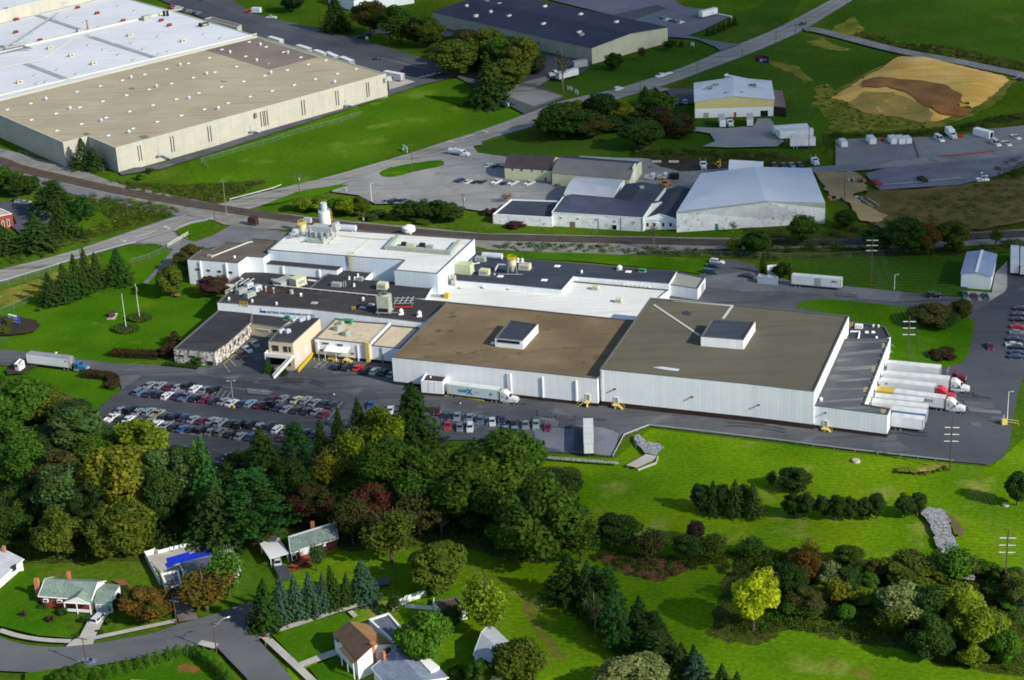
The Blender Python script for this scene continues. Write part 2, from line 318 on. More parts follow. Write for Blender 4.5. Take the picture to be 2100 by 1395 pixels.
# far-reaching base sheet
tag(MB().add([(-3000,50,0),(3000,50,0),(3000,9000,0),(-3000,9000,0)],[(0,1,2,3)]).build('ground',M_grass),kind='structure')
# upper right meadow beyond the gravel lane, roadside rough
area('field',M_field,[(1700,40),(1760,-60),(2400,-120),(2400,190),(2100,125),(1990,110),(1880,88),(1740,65),(1690,62)])
patch('brush',M_brush,z(3,0,720,270,860,240,1150,330,1500,350,1800,420,2100,480,2400,560,2400,640,2100,590,1700,480,1400,420,1170,395,900,330,740,290),1.0)
area('meadow',M_field,z(2,0,1400,285,1700,140,1900,60,2000,0,2300,-60,2150,180,1850,335,1600,340),)
area('lawn',M_field,z(2,0,200,690,620,510,900,430,1240,290,1340,320,1500,345,1620,380,1600,430,1300,530,850,680,600,745,430,750))
area('meadow',M_field,[(1520,115),(1560,100),(1655,75),(1750,88),(1850,112),(1800,160),(1720,190),(1650,260),(1690,300),(1600,320),(1430,330),(1310,315),(975,322),(970,300),(1090,265),(1260,212),(1350,188)])
area('meadow',G('long_lawn_grass',(.040,.105,.005),(.066,.14,.006),scale=.03,fine=.6,fa=.2,stripes=(-8,3.4,.10),col3=(.11,.17,.02)),[(383,325),(800,190),(862,173),(930,155),(1000,172),(1030,215),(1070,236),(1010,262),(930,283),(820,310),(640,372),(560,388),(470,395),(400,372)])
patch('rough_grass',M_rough,z(3,0,480,660,600,640,700,760,850,860,1100,890,1400,960,1300,1000,900,1010,700,1010,600,1000,560,880,500,800),1.5)
patch('rough_grass',M_rough,z(3,0,150,470,330,500,480,620,420,640,300,560,170,510),1.5)
patch('rough_grass',M_rough,z(3,0,430,320,560,290,620,340,780,380,700,400,480,350),1.)
patch('rough_grass',M_rough,z(3,0,560,280,650,200,800,130,860,220,800,300,640,270),1.5)
# company lawn and meadows below the plant
area('lawn',M_lawn,[(-80,640),(70,590),(160,600),(250,560),(345,515),(372,560),(400,600),(460,610),(440,650),(350,735),(230,745),(-80,715)])
area('lawn',M_lawn,[(-60,760),(60,750),(230,768),(246,795),(205,835),(190,880),(-60,880)])
area('meadow',M_mead,[(1105,935),(1260,942),(1333,880),(1600,912),(1850,942),(2030,960),(2100,900),(2300,860),(2300,1450),(600,1460),(560,1150),(900,1040),(1050,960)])
patch('dry_grass',G('dry_grass',(.10,.13,.012),(.16,.15,.03),scale=.3,fine=2,fa=.3),[(1062,1212),(1085,1225),(1105,1270),(1135,1310),(1160,1350),(1140,1352),(1105,1310),(1078,1262)],.6)
patch('worn_grass',MATS['dry_grass'],z(3,3,565,1205,585,1210,620,1265,665,1190,680,1195,645,1290,600,1320,585,1270),.25)
patch('dry_grass',MATS['dry_grass'],z(3,3,760,1330,850,1300,940,1310,900,1345,960,1400,860,1395),.8)
# thickets: dark undergrowth
patch('brush',M_brush,z(3,3,0,390,230,400,500,470,1100,520,1250,470,1500,380,1750,600,1850,650,2300,600,2300,1400,1500,1290,1050,1130,900,1130,700,1080,500,1050,300,1010,150,1090,0,1120,-200,1080,-350,1050,-300,900,-200,600,-120,470),1.2)
patch('brush',G('heather_brush',(.07,.06,.02),(.12,.06,.035),scale=.2,fine=1.5,fa=.5,bump=1.),z(2,3,700,400,1000,430,1440,480,1380,560,1150,640,950,600,800,520,640,470),1.)
patch('brush',M_brush,z(3,1,-100,480,600,480,900,460,1100,420,1500,380,2300,150,2300,480,1700,520,1000,570,560,560,0,560),1.5)
patch('brush',M_brush,z(3,1,-100,600,560,600,800,640,1700,640,2300,560,2300,640,1700,700,1000,720,-100,700),1.2)
patch('brush',M_brush,z(2,0,950,1150,1450,1150,2100,1180,2300,1230,2300,1290,1700,1280,1400,1270,950,1220),1.2)
patch('brush',M_brush,z(3,0,560,1030,1000,1030,1500,990,1900,900,2300,830,2300,930,1800,990,1400,1060,1000,1060,650,1080,560,1200),1.2)
patch('brush',M_brush,z(0,1,690,220,1000,250,1400,350,1250,430,900,500,700,560,640,560,700,480,880,440,740,300),1.)
patch('brush',M_brush,z(0,1,820,110,1400,150,2060,110,1760,270,1640,290,1300,250,1000,190),1.)
patch('brush',M_brush,z(2,1,-100,590,500,600,1000,620,1600,650,2100,690,2100,730,1400,705,600,680,-100,660),.8)
patch('brush',M_rough,[(-40,610),(60,580),(130,552),(230,520),(250,522),(150,575),(80,605),(-40,650)],.8)
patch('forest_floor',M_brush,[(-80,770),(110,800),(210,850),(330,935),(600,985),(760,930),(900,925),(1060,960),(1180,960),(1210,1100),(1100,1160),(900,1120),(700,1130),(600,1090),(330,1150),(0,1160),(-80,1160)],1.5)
patch('leaf_litter',M_leaf_l,z(1,3,-40,300,130,225,320,240,200,320,60,400,-40,380),.5)
patch('leaf_litter',M_leaf_l,z(1,3,100,1030,700,830,900,800,700,860,130,1045),.4)
patch('leaf_litter',M_leaf_l,z(1,3,250,550,350,500,560,430,440,530,300,570),.3)
# earthworks: a low raised pad of soil
SOIL=np.array([p[:2] for p in PP(z(3,0,1150,430,1400,440,1700,520,2010,595,1950,680,1800,800,1500,930,1370,960,1150,860,950,900,780,800,590,760,850,600))])
def soilh(x,y):
    q=np.array([x,y]); d=1e9; ins=False; j=len(SOIL)-1
    for i in range(len(SOIL)):
        a,b=SOIL[j],SOIL[i]; t=np.clip(((q-a)@(b-a))/((b-a)@(b-a)),0,1); d=min(d,np.linalg.norm(q-a-(b-a)*t))
        if (b[1]>y)!=(a[1]>y) and x<(a[0]-b[0])*(y-b[1])/(a[1]-b[1]+1e-12)+b[0]: ins=not ins
        j=i
    t=min(1,d/11)*ins; return 2.4*t*t*(3-2*t)+.25*ins*math.sin(x*.35+y*.2)*t
def mound(name,m,pts,amp):
    dzl={'bare_soil':0,'grass_slope':.22,'dark_soil':.40}[name]; w_=smoothpath(ragged(pts,amp*.5,5),1); lo,hi=np.min(w_,0),np.max(w_,0)
    ex=[Vector((float(x),float(y))) for x in np.arange(lo[0]+1,hi[0],4.) for y in np.arange(lo[1]+1,hi[1],4.)]
    v,_,f,*_r=delaunay_2d_cdt([Vector((float(p[0]),float(p[1]))) for p in w_]+ex,[],[list(range(len(w_)))],1,1e-4)
    fs=[tuple(t) if (v[t[1]]-v[t[0]]).cross(v[t[2]]-v[t[0]])>0 else tuple(t)[::-1] for t in f]
    o=MB().add([(p[0],p[1],.06+dzl+soilh(p[0],p[1])) for p in v],fs).build(name,m,smooth=True); return tag(o,kind='structure')
M_soilg=G('grassy_soil',(.38,.25,.075),(.25,.20,.05),scale=.12,fine=1.5,fa=.3,streak=(-60,6,(.36,.28,.10),.3))
patch('rough_grass',M_rough,z(3,0,1120,460,1200,415,1420,430,1720,505,2040,590,1990,700,1830,830,1520,960,1370,990,1100,900,760,830,560,770,840,590),1.6,6)
mound('bare_soil',M_soil,z(3,0,1150,430,1400,440,1700,520,2010,595,1950,680,1800,800,1500,930,1370,960,1150,860,950,900,780,800,590,760,850,600),1.0)
mound('dark_soil',M_soild,z(3,0,850,640,1000,635,1250,670,1500,700,1600,780,1700,850,1640,900,1450,900,1350,860,1200,760,1050,720,860,710),1.0)
mound('grass_slope',M_soilg,z(3,0,740,800,900,740,1080,760,1300,830,1400,900,1350,960,1100,900,900,880),1.5)
# highway, with lane markings
U=[(-60,570),(0,553),(128,524),(253,481),(381,437),(432,425),(472,413),(560,389),(645,372),(827,320),(920,289),(1013,260),(1069,238),(1160,203),(1205,198),(1261,184),(1333,163),(1440,124),(1475,106),(1540,82),(1600,56),(1705,0),(1800,-60)]
Lo=[(-60,598),(0,581),(67,561),(187,523),(280,499),(368,470),(467,443),(541,421),(691,382),(787,352),(900,317),(1013,283),(1107,257),(1160,240),(1267,203),(1363,177),(1493,128),(1540,111),(1628,73),(1655,59),(1751,0),(1830,-60)]
def samp(pl,n):
    w_=np.array(PP(pl)); d=np.r_[0,np.cumsum(np.linalg.norm(np.diff(w_,axis=0),axis=1))]; t=np.linspace(0,d[-1],n)
    return np.c_[np.interp(t,d,w_[:,0]),np.interp(t,d,w_[:,1])]
nS=140; a_,b_=samp(U,nS),samp(Lo,nS)
# re-pair lower edge: nearest along x in the picture
bl=np.array(samp(Lo,2000)); ctr=[]
for i in range(nS):
    t=a_[min(i+1,nS-1)]-a_[max(i-1,0)]; t/=np.linalg.norm(t); k=np.argmin(np.abs((bl-a_[i])@t)); ctr.append(bl[k])
b_=np.array(ctr)
def sm(a,k=5):
    o=a.copy()
    for i in range(len(a)): o[i]=a[max(0,i-k):i+k+1].mean(0)
    return o
a_,b_=sm(a_,3),sm(b_,3)
ZL[0]+=.01
mb=MB(); mb.add([(*p,.03+ZL[0]) for p in a_]+[(*p,.03+ZL[0]) for p in b_],[(i,nS+i,nS+i+1,i+1) for i in range(nS-1)]); tag(mb.build('road',M_road),kind='structure')
def laneline(name,m,t,wd,i0=0,i1=nS,dash=0,off=0):
    mb=MB(); c=a_+(b_-a_)*t
    if off:
        d=(b_-a_)/np.linalg.norm(b_-a_,axis=1)[:,None]; c=c+d*off
    if not dash: strip(mb,c[i0:i1],wd,.03+ZL[0]+.012)
    else:
        for i in range(i0,i1-1):
            if i%dash==0: strip(mb,c[i:i+2],wd,.03+ZL[0]+.012)
    return tag(mb.build(name,m),kind='structure')
laneline('yellow_line',M_yl,.47,.22,off=-.2); laneline('yellow_line',M_yl,.47,.22,off=.2)
laneline('edge_line',M_wl,.13,.2); laneline('edge_line',M_wl,.87,.2)
ribbon('turn_lane_line',M_wl,z(0,1,1040,555,1200,505),.5); ribbon('road_marking',M_wl,z(0,1,930,568,970,588),1.0); ribbon('road_marking',M_wl,z(0,1,1265,470,1305,490),1.0)
ribbon('road_marking',M_wl,z(1,0,1500,1085,1545,1100),1.0); ribbon('road_marking',M_wl,z(1,0,1760,1005,1805,1022),1.0); ribbon('road_marking',M_wl,z(1,0,1600,1070,1700,1040),.6)
# plant entrance from the highway, yard behind the office
area('driveway',M_asph2,z(0,1,980,610,1340,500,1390,560,1500,590,1640,540,1790,455,2100,500,2400,560,2400,640,2000,600,1850,640,1700,620,1600,640,1420,620,1400,700,1200,840,1130,920,1100,905,1200,800,1330,650,1200,610))
area('driveway_apron',M_road,z(0,1,1050,600,1345,498,1345,540,1400,565,1370,620,1280,620,1180,605))
area('grass_island',M_lawn,z(0,1,1360,500,1470,450,1640,425,1650,470,1500,540,1420,550,1370,535),smooth=1)
area('grass_verge',M_lawn,z(0,1,780,680,1100,610,1260,630,1300,650,1150,720,900,790,780,780))
# railway: ballast, track bed
RC=[z(0,0,-400,1150),z(0,0,0,1235),z(0,1,100,15),z(0,1,500,108),z(0,1,960,212),z(0,1,1620,322),z(0,1,1860,358),z(0,1,2100,395),(680,461),(813,474),(973,488),(1080,490),(1333,496),(1477,500),(1689,499),(1823,495),(1993,487),(2100,481),(2400,462)]
RW=smoothpath(PP(RC),2)
patch('ballast',M_ball,[(-80,285),(0,305),(170,352),(250,380),(430,418),(470,425),(540,436),(690,452),(830,465),(990,480),(1340,487),(1690,492),(1850,487),(2100,472),(2300,458),(2300,488),(2100,500),(1850,512),(1690,510),(1400,515),(1250,525),(1000,513),(940,500),(720,478),(540,470),(460,462),(400,445),(190,400),(130,385),(0,352),(-80,330)],.5)
area('service_track',M_asph2,[(0,352),(90,368),(190,392),(300,416),(390,436),(370,446),(270,425),(150,400),(60,378),(0,364)])
area('gravel_track',M_gravel,[(-60,300),(0,306),(170,352),(190,357),(185,362),(60,334),(-60,318)])
ZL[0]+=.01; zb=.03+ZL[0]
mb=MB(); strip(mb,RW,6.6,zb); tag(mb.build('track_bed',G('track_bed',(.050,.046,.043),(.075,.07,.065),fine=3,fa=.3)),kind='structure')
def offpath(w_,o):
    out=[]
    for i,p in enumerate(w_):
        d=w_[min(i+1,len(w_)-1)]-w_[max(i-1,0)]; d/=np.linalg.norm(d); out.append(p+np.array([-d[1],d[0],0])*o)
    return out
def railtrack(path,label):
    e=empty('railway_track',(path[0][0],path[0][1],0),label,'railway track')
    for s_ in (-.72,.72):
        m_=MB(); q=offpath(path,s_); strip(m_,q,.16,zb+.24); m_.build('rail',M_rail,e)
    m_=MB(); L_=0; last=None
    for a,b in zip(path[:-1],path[1:]):
        d=np.linalg.norm(b-a); n=max(1,int(d/1.2)); az=math.degrees(math.atan2(b[1]-a[1],b[0]-a[0]))
        for k in range(n):
            p=a+(b-a)*k/n
            if 0<proj(p)[0]<2100 : m_.box((p[0],p[1],zb+.07),(.26,2.6,.12),az)
    tag(m_.build('sleepers',M_wood,e),kind='stuff')
M_rail=G('rail_steel',(.06,.05,.045),(.10,.09,.08),fa=.2,metal=.2)
railtrack(offpath(RW,1.7),'far railway track of the pair crossing the scene'); railtrack(offpath(RW,-1.7),'near railway track running behind the white factory')
# big asphalt yards
area('parking_lot',M_asph,[(-80,716),(0,719),(45,722),(230,747),(345,752),(430,756),(470,700),(540,650),(900,650),(1380,600),(1483,533),(1547,543),(1560,565),(1620,580),(1727,588),(1887,604),(1956,611),(2000,612),(2063,596),(2066,537),(2300,530),(2300,760),(2110,745),(2089,803),(2076,867),(2071,915),(2055,944),(2025,955),(1956,949),(1847,937),(1668,916),(1600,907),(1331,876),(1275,899),(1259,939),(1107,927),(1000,905),(860,905),(700,950),(560,985),(330,935),(205,880),(205,838),(250,800),(240,768),(150,757),(-80,748)])
area('car_park',M_cpark,[(292,772),(420,772),(700,815),(712,830),(640,905),(600,985),(560,984),(330,934),(206,880),(207,838),(240,808)])  # dimmer light over the parked rows is put into this sheet's colour
area('loading_yard',M_asphd,[(1822,745),(1975,745),(1992,712),(2000,640),(2060,605),(2100,600),(2300,590),(2300,760),(2110,745),(2089,803),(2076,867),(2071,915),(2055,944),(2025,955),(1956,949),(1900,943),(1840,905),(1830,860),(1820,800)])
area('service_road',M_asph2,[(1440,570),(1547,556),(1620,578),(1727,588),(1850,601),(1840,620),(1780,616),(1700,606),(1600,600),(1520,600),(1450,590)])
patch('worn_asphalt',M_gravb,z(2,2,200,730,420,720,520,725,660,740,830,770,860,800,820,960,400,925,220,880),.4)
patch('trailer_shadow_patch',M_asphd,z(2,2,520,730,655,740,665,940,510,930),.2)  # dark sheet paints the lone trailer's cast shadow on the ground
area('grass_island',M_lawn,[(1631,632),(1647,620),(1684,615),(1780,623),(1900,636),(1977,644),(1999,663),(1991,711),(1980,739),(1972,746),(1932,759),(1900,770),(1840,765),(1780,690),(1741,652)])
area('lawn',M_field,[(1620,540),(1700,530),(1980,525),(1985,612),(1887,604),(1727,588),(1620,580)])
area('lawn',M_lawn,z(2,1,-100,665,600,680,1400,715,1560,725,1500,840,1300,815,600,745,-100,710))
area('concrete_pad',M_conc,z(3,1,1880,830,1970,740,1970,940,1950,980,1840,1045,1640,1045,1620,970,1850,985))
ribbon('kerb',M_conc,z(3,1,340,1095,370,1065,430,1040,540,1030),.35,dz=.25); ribbon('kerb',M_conc,z(3,2,1470,295,1560,275,1630,225),.4,dz=.25)
ribbon('parking_line',M_wl,z(1,2,690,545,600,650,570,690),.12)
# repairs, wear and tyre tracks
for i in range(34):
    x,y=random.choice(((random.uniform(300,1150),random.uniform(765,850)),(random.uniform(1100,1240),random.uniform(850,880)),(random.uniform(1860,2060),random.uniform(770,930)),(random.uniform(1480,1980),random.uniform(575,622)),(random.uniform(260,680),random.uniform(800,950))))
    a,b=random.uniform(8,34),random.uniform(2,7); patch('asphalt_repair',random.choice((M_cpark,M_asph2,M_asph,M_asphd)),[(x-a,y-b-a*.1),(x+a,y-b+a*.1),(x+a,y+b+a*.1),(x-a,y+b-a*.1)],.3,3)
for i in range(14):
    x,y=random.choice(((random.uniform(300,1100),random.uniform(770,830)),(random.uniform(1850,2000),random.uniform(780,930)),(random.uniform(1150,1750),random.uniform(850,890))))
    a=random.uniform(30,90); c=[(x-a,y-a*.1+random.uniform(-4,4)),(x-a*.3,y-a*.03+random.uniform(-3,3)),(x+a*.4,y+a*.05+random.uniform(-3,3)),(x+a,y+a*.1+random.uniform(-8,8))]
    w_=smoothpath(PP(c),2); ZL[0]+=.004
    for o in (-.9,.9):
        mb=MB(); strip(mb,[q+np.array([.2*o,o,0]) for q in w_],.28,.03+ZL[0]); tag(mb.build('tyre_track',G('tyre_mark',(.035,.037,.042),(.05,.053,.06),scale=.8,fa=.3)),kind='structure')
# parking bay lines
mb=MB()
for a,b in ((z(0,2,1720,265),z(0,2,1770,328)),(z(0,2,1765,225),z(0,2,1815,283)),(z(0,2,1812,185),z(0,2,1862,238)),(z(0,2,1710,440),z(0,2,2095,485)),(z(1,2,0,470),z(1,2,150,480))): strip(mb,PP([a,b]),.14,.03+ZL[0]+.02)
for i in range(23):
    x=1130+ i*38
    if i in(6,7,8,9,10): strip(mb,PP([z(0,2,x+250+i*2,440+i*3.5),z(0,2,x+195+i*2,520+i*3.5)]),.13,.03+ZL[0]+.02)
for i in range(4): strip(mb,PP([z(1,2,480+i*18,262+i*9),z(1,2,530+i*10,248+i*14)]),.12,.03+ZL[0]+.02)
strip(mb,PP(z(1,2,470,290,530,245,570,250,515,300,470,292)),.15,.03+ZL[0]+.02)
for i in range(9): strip(mb,PP([z(1,2,1440+i*88,628+i*10),z(1,2,1448+i*88,700+i*10)]),.12,.03+ZL[0]+.02)
strip(mb,PP(z(1,2,1470,690,1700,725,1760,740)),.12,.03+ZL[0]+.02)
tag(mb.build('parking_lines',M_wl),kind='structure')
mb=MB(); strip(mb,PP(z(0,2,1722,262,1765,228)),.25,.03+ZL[0]+.02); strip(mb,PP(z(0,2,1772,222,1812,190)),.25,.03+ZL[0]+.02); tag(mb.build('yellow_kerb_line',M_yel),kind='structure')
# upper left: delivery yard, side street
area('service_lane',M_asph,[(236,350),(300,345),(383,322),(800,186),(860,170),(930,152),(935,160),(862,178),(560,277),(420,322),(330,350),(250,362)])
area('delivery_yard',M_asphd,[(230,-40),(560,40),(675,67),(747,86),(875,124),(930,137),(1000,152),(1110,180),(1160,203),(1075,236),(1040,215),(935,160),(862,170),(798,186),(500,75)])
area('side_street',G('side_street_surface',(.075,.078,.088),(.095,.098,.105),scale=.05,fa=.1),[(400,-40),(470,-2),(520,31),(560,40),(675,67),(747,86),(875,124),(930,137),(1000,152),(1110,180),(1160,203),(1075,236),(1040,217),(935,158),(880,140),(780,112),(660,83),(560,58),(480,30),(380,-10)])
ribbon('street_marking',M_wl,z(1,0,985,458,1200,510,1400,555),.2); ribbon('street_marking',M_wl,z(2,0,225,780,285,760),.4)
area('concrete_apron',M_conc,z(1,0,1035,600,1130,610,1245,640,1150,670,1045,700))
area('driveway',M_asph,z(1,0,700,300,820,275,890,245,1000,225,1180,240,1100,270,960,270,880,275,740,320))
area('parking_area',M_asphd,[(850,60),(905,25),(1110,100),(1215,132),(1200,150),(1150,166),(1115,158),(1090,178),(1045,172),(1080,150),(1070,125),(985,95),(890,72)])
area('parking_area',M_asphd,z(2,0,230,420,440,440,600,560,520,600,340,622,290,600,90,660,0,650,250,560))
area('street',M_road,z(2,0,0,690,90,655,290,600,330,620,210,690,430,750,300,800,210,830,100,790,0,750))
area('gravel_lot',G('slate_gravel',(.10,.115,.155),(.13,.145,.18),scale=.06,fine=3,fa=.2),z(2,0,-300,-150,1150,-100,1350,60,1520,80,1720,140,1690,150,1500,245,1390,285,1500,310,1720,345,1800,350,1640,400,1600,370,1450,310,1240,295,1100,200,300,0))
area('asphalt_lot',M_asphd,z(2,0,800,130,1100,60,1160,50,1230,75,1100,120,960,170))
# truck yard of the cream sheds
area('gravel_yard',G('truck_yard',(.20,.20,.20),(.27,.27,.26),scale=.06,fine=2,fa=.14,streak=(20,9,(.15,.15,.155),.35),col3=(.16,.13,.12)),[(691,386),(787,352),(900,320),(985,290),(990,300),(970,303),(980,317),(1040,325),(1320,328),(1420,345),(1470,350),(1480,400),(1390,405),(1200,400),(1130,420),(1012,440),(955,432),(880,420),(770,422),(735,404),(680,397)])
area('grass_island',M_lawn,z(1,0,955,1340,1080,1290,1430,1240,1470,1260,1460,1290,1250,1330,1120,1370,1000,1380),smooth=1)
area('grass_verge',M_lawn,z(1,1,60,320,330,215,640,160,740,160,600,205,520,240,340,260,200,300))
area('yard_gravel',M_gravel,z(2,0,1050,1240,1400,1300,2000,1320,2100,1330,2200,1340,2200,1395,1400,1480,1300,1480,1250,1400,1100,1340))
patch('dark_soil',M_mulch,z(2,0,1080,1230,1360,1235,1600,1260,1750,1300,1450,1330,1330,1330,1150,1290),.6)
area('gravel_yard',G('grey_yard',(.17,.175,.185),(.23,.23,.225),scale=.05,fine=2,fa=.2,col3=(.2,.17,.12)),z(3,0,650,1090,900,1075,1250,1070,1600,1060,1800,1010,2300,960,2300,1180,1900,1210,1400,1250,800,1290,650,1300))
area('lane',M_gravel,z(3,0,440,1300,800,1275,1400,1225,1850,1175,2300,1140,2300,1200,1900,1235,1400,1270,1000,1310,800,1330,490,1345))
area('gravel_yard',M_gravb,z(3,1,880,75,1000,40,1300,0,1900,-50,2100,-90,2150,0,1900,90,1600,160,1000,200,950,170))
patch('scrub_soil',G('scrub_grass_soil',(.14,.10,.05),(.08,.08,.02),scale=.15,fine=1.5,fa=.4),z(3,1,880,200,1300,190,1700,150,2200,80,2200,440,1700,500,1100,520,900,450,800,330),1.5)
patch('dirt',G('tan_dirt',(.38,.28,.13),(.3,.21,.1),scale=.1,fine=1.5,fa=.25,streak=(-60,4,(.2,.15,.09),.5)),z(3,1,490,60,800,60,880,120,900,200,780,230,850,300,1050,400,1000,450,850,440,780,330,700,260,600,240,560,180),.8)
area('gravel_yard',G('truck_gravel',(.20,.215,.24),(.26,.265,.27),scale=.08,fine=2,fa=.15,streak=(-20,6,(.34,.31,.24),.4)),z(2,0,1430,990,1700,1000,1900,980,1930,925,2020,925,2050,960,2070,1040,2130,1100,2080,1140,1700,1150,1500,1140,1600,1100,1560,1040,1440,1020))
ribbon('path',M_gravel,z(2,0,760,1005,930,1022,1100,1010,1300,1000),2.6)
area('parking_area',M_asphd,z(2,0,1200,690,1440,700,1440,810,1290,810,1250,740))
area('driveway',M_road,z(2,0,1120,670,1230,690,1250,700,1180,720))
GL=PP(z(3,0,410,240,480,235,700,290,1170,415,1500,465,1800,530,2100,590,2500,690)); mb=MB(); ZL[0]+=.01; strip(mb,smoothpath(GL,2),7.5,.03+ZL[0]); tag(mb.build('gravel_lane',M_gravel),kind='structure')
# right-hand brick office car park, mulch beds
area('parking_lot',M_asphd,z(0,1,0,290,90,290,280,330,360,380,420,430,160,540,90,480,130,460,100,400,0,330,-100,320))
patch('mulch_bed',M_mulch,z(0,1,-120,1200,100,1165,270,1200,305,1240,280,1290,150,1315,-120,1320),.4)
for q in ((255,680,17,7.5),(283.5,657,15,7)):
    x,y,a,b=q; area('mulch_ring',M_mulcht,[(x+a*1.12*math.cos(t),y-2+b*1.25*math.sin(t)) for t in np.linspace(0,6.28,20)[:-1]]); area('mulch_bed',M_mulch,[(x+a*.95*math.cos(t),y-2+b*1.05*math.sin(t)) for t in np.linspace(0,6.28,20)[:-1]])
for x,y in ((107,625),(144,617),(164,608),(188,596),(207,585),(240,581),(230,584),(364,610)): area('mulch_ring',M_mulcht,[(x+7*math.cos(t),y+2.6*math.sin(t)) for t in np.linspace(0,6.28,14)[:-1]])
patch('mulch_bed',M_mulch,z(0,2,40,310,120,290,250,280,290,285,180,345,60,350),.2)
# residential streets
def curve(pix,n=2): return [proj(p) for p in smoothpath(PP(pix),n)]
e1=curve([(-60,1285),(0,1314),(40,1328),(93,1334),(136,1334),(192,1328),(320,1306),(368,1286),(437,1268),(500,1245),(560,1232),(660,1212),(800,1190)])
e2=[(800,1204),(660,1232),(545,1278),(527,1290),(522,1303),(525,1312),(597,1395),(640,1450),(545,1450),(504,1395),(448,1337),(430,1325),(300,1355),(104,1388),(0,1383),(-60,1375)]
area('street',M_street,e1+e2)
for nm,pix,wd in (('sidewalk',[(0,1299),(40,1312),(93,1320),(146,1322)],1.5),('sidewalk',[(192,1316),(267,1300),(362,1280)],1.5),('sidewalk',z(1,3,30,1090,110,1062,400,970,670,878,960,800),1.7),('sidewalk',z(1,3,90,1085,430,1400,500,1480),1.8),('garden_path',z(1,3,340,1310,640,1205),2.4),('garden_path',z(1,3,745,890,790,935),1.2),('sidewalk',[(410,1325),(445,1333)],2.)):
    ribbon(nm,M_conc,curve(pix,1),wd)
area('driveway',M_conc,z(0,3,690,950,810,950,735,1090,720,1145,510,1165,570,1110,610,1100,640,1040))
area('driveway',G('dark_driveway',(.16,.15,.14),(.11,.10,.09),scale=.4,fa=.25),z(0,3,1300,735,1420,735,1530,950,1380,975))  # mottled surface, darker than the concrete drive
area('driveway',M_asphd,z(1,3,140,520,260,540,300,640,220,660))
area('garden_bed',M_brick,z(1,3,265,545,350,500,430,480,440,500,330,555)); 
for e in (e1[:-8],): 
    mb=MB(); strip(mb,PP(e),.22,.16); tag(mb.build('kerb',M_conc),kind='structure')
area('lawn',M_lawn,z(0,3,-100,640,280,560,300,850,600,1080,560,1100,300,1080,0,1005,-100,960))
area('lawn',M_lawn,z(1,3,140,1070,700,900,760,960,600,1190,350,1290)); area('lawn',M_lawn,z(1,3,430,1330,640,1240,760,1300,800,1480,540,1480))
area('lawn',M_lawn,z(0,3,190,1480,200,1370,480,1330,1150,1300,1600,1190,1690,1230,1880,1480))
patch('mulch_bed',M_leaf_l,z(0,3,1360,1320,1460,1290,1560,1330,1500,1370,1390,1360),.3)
# drainage: culvert outfall, stone wall, rock channel
patch('rock_channel',M_rock,z(3,3,1290,115,1370,90,1480,110,1530,200,1545,300,1620,420,1700,560,1720,660,1600,640,1520,520,1440,400,1400,290,1350,190),.5)
patch('channel_bank',G('reddish_bank',(.10,.09,.03),(.14,.10,.05),scale=.3,fine=2,fa=.3),z(3,3,1500,120,1600,220,1660,310,1560,300,1540,200),.5)
patch('rock_apron',M_rock,z(2,2,975,830,1010,815,1060,870,1180,890,1205,910,1170,950,1160,975,1060,960,1000,890),.25)
patch('rock_strip',M_rock,z(2,2,300,985,860,1030,860,1048,300,1005),.15)
patch('worn_grass',M_rough,z(3,2,1120,1060,1250,1080,1500,1030,1530,1060,1300,1110,1140,1105),.5)
# foundation plinths for trench
HW=empty('culvert_headwall',P(*z(2,2,1015,812)),'concrete culvert headwall and wing walls in the grass below the guard rail','headwall')
for a in (z(2,2,975,825,1015,812,1055,850),z(2,2,975,825,995,900),z(2,2,1060,960,1085,975,920,1055),z(2,2,1160,975,1145,1020,1005,1075)): 
    w_=PP(a)
    for p,q in zip(w_[:-1],w_[1:]):
        d=q-p; L_=np.linalg.norm(d); MB().box(((p[0]+q[0])/2,(p[1]+q[1])/2,.3),(L_,.3,.6),math.degrees(math.atan2(d[1],d[0]))).build('wing_wall',M_conc,HW)

area('culvert_apron',M_conc,z(2,2,1070,970,1150,985,1130,1015,1000,1075,915,1055))
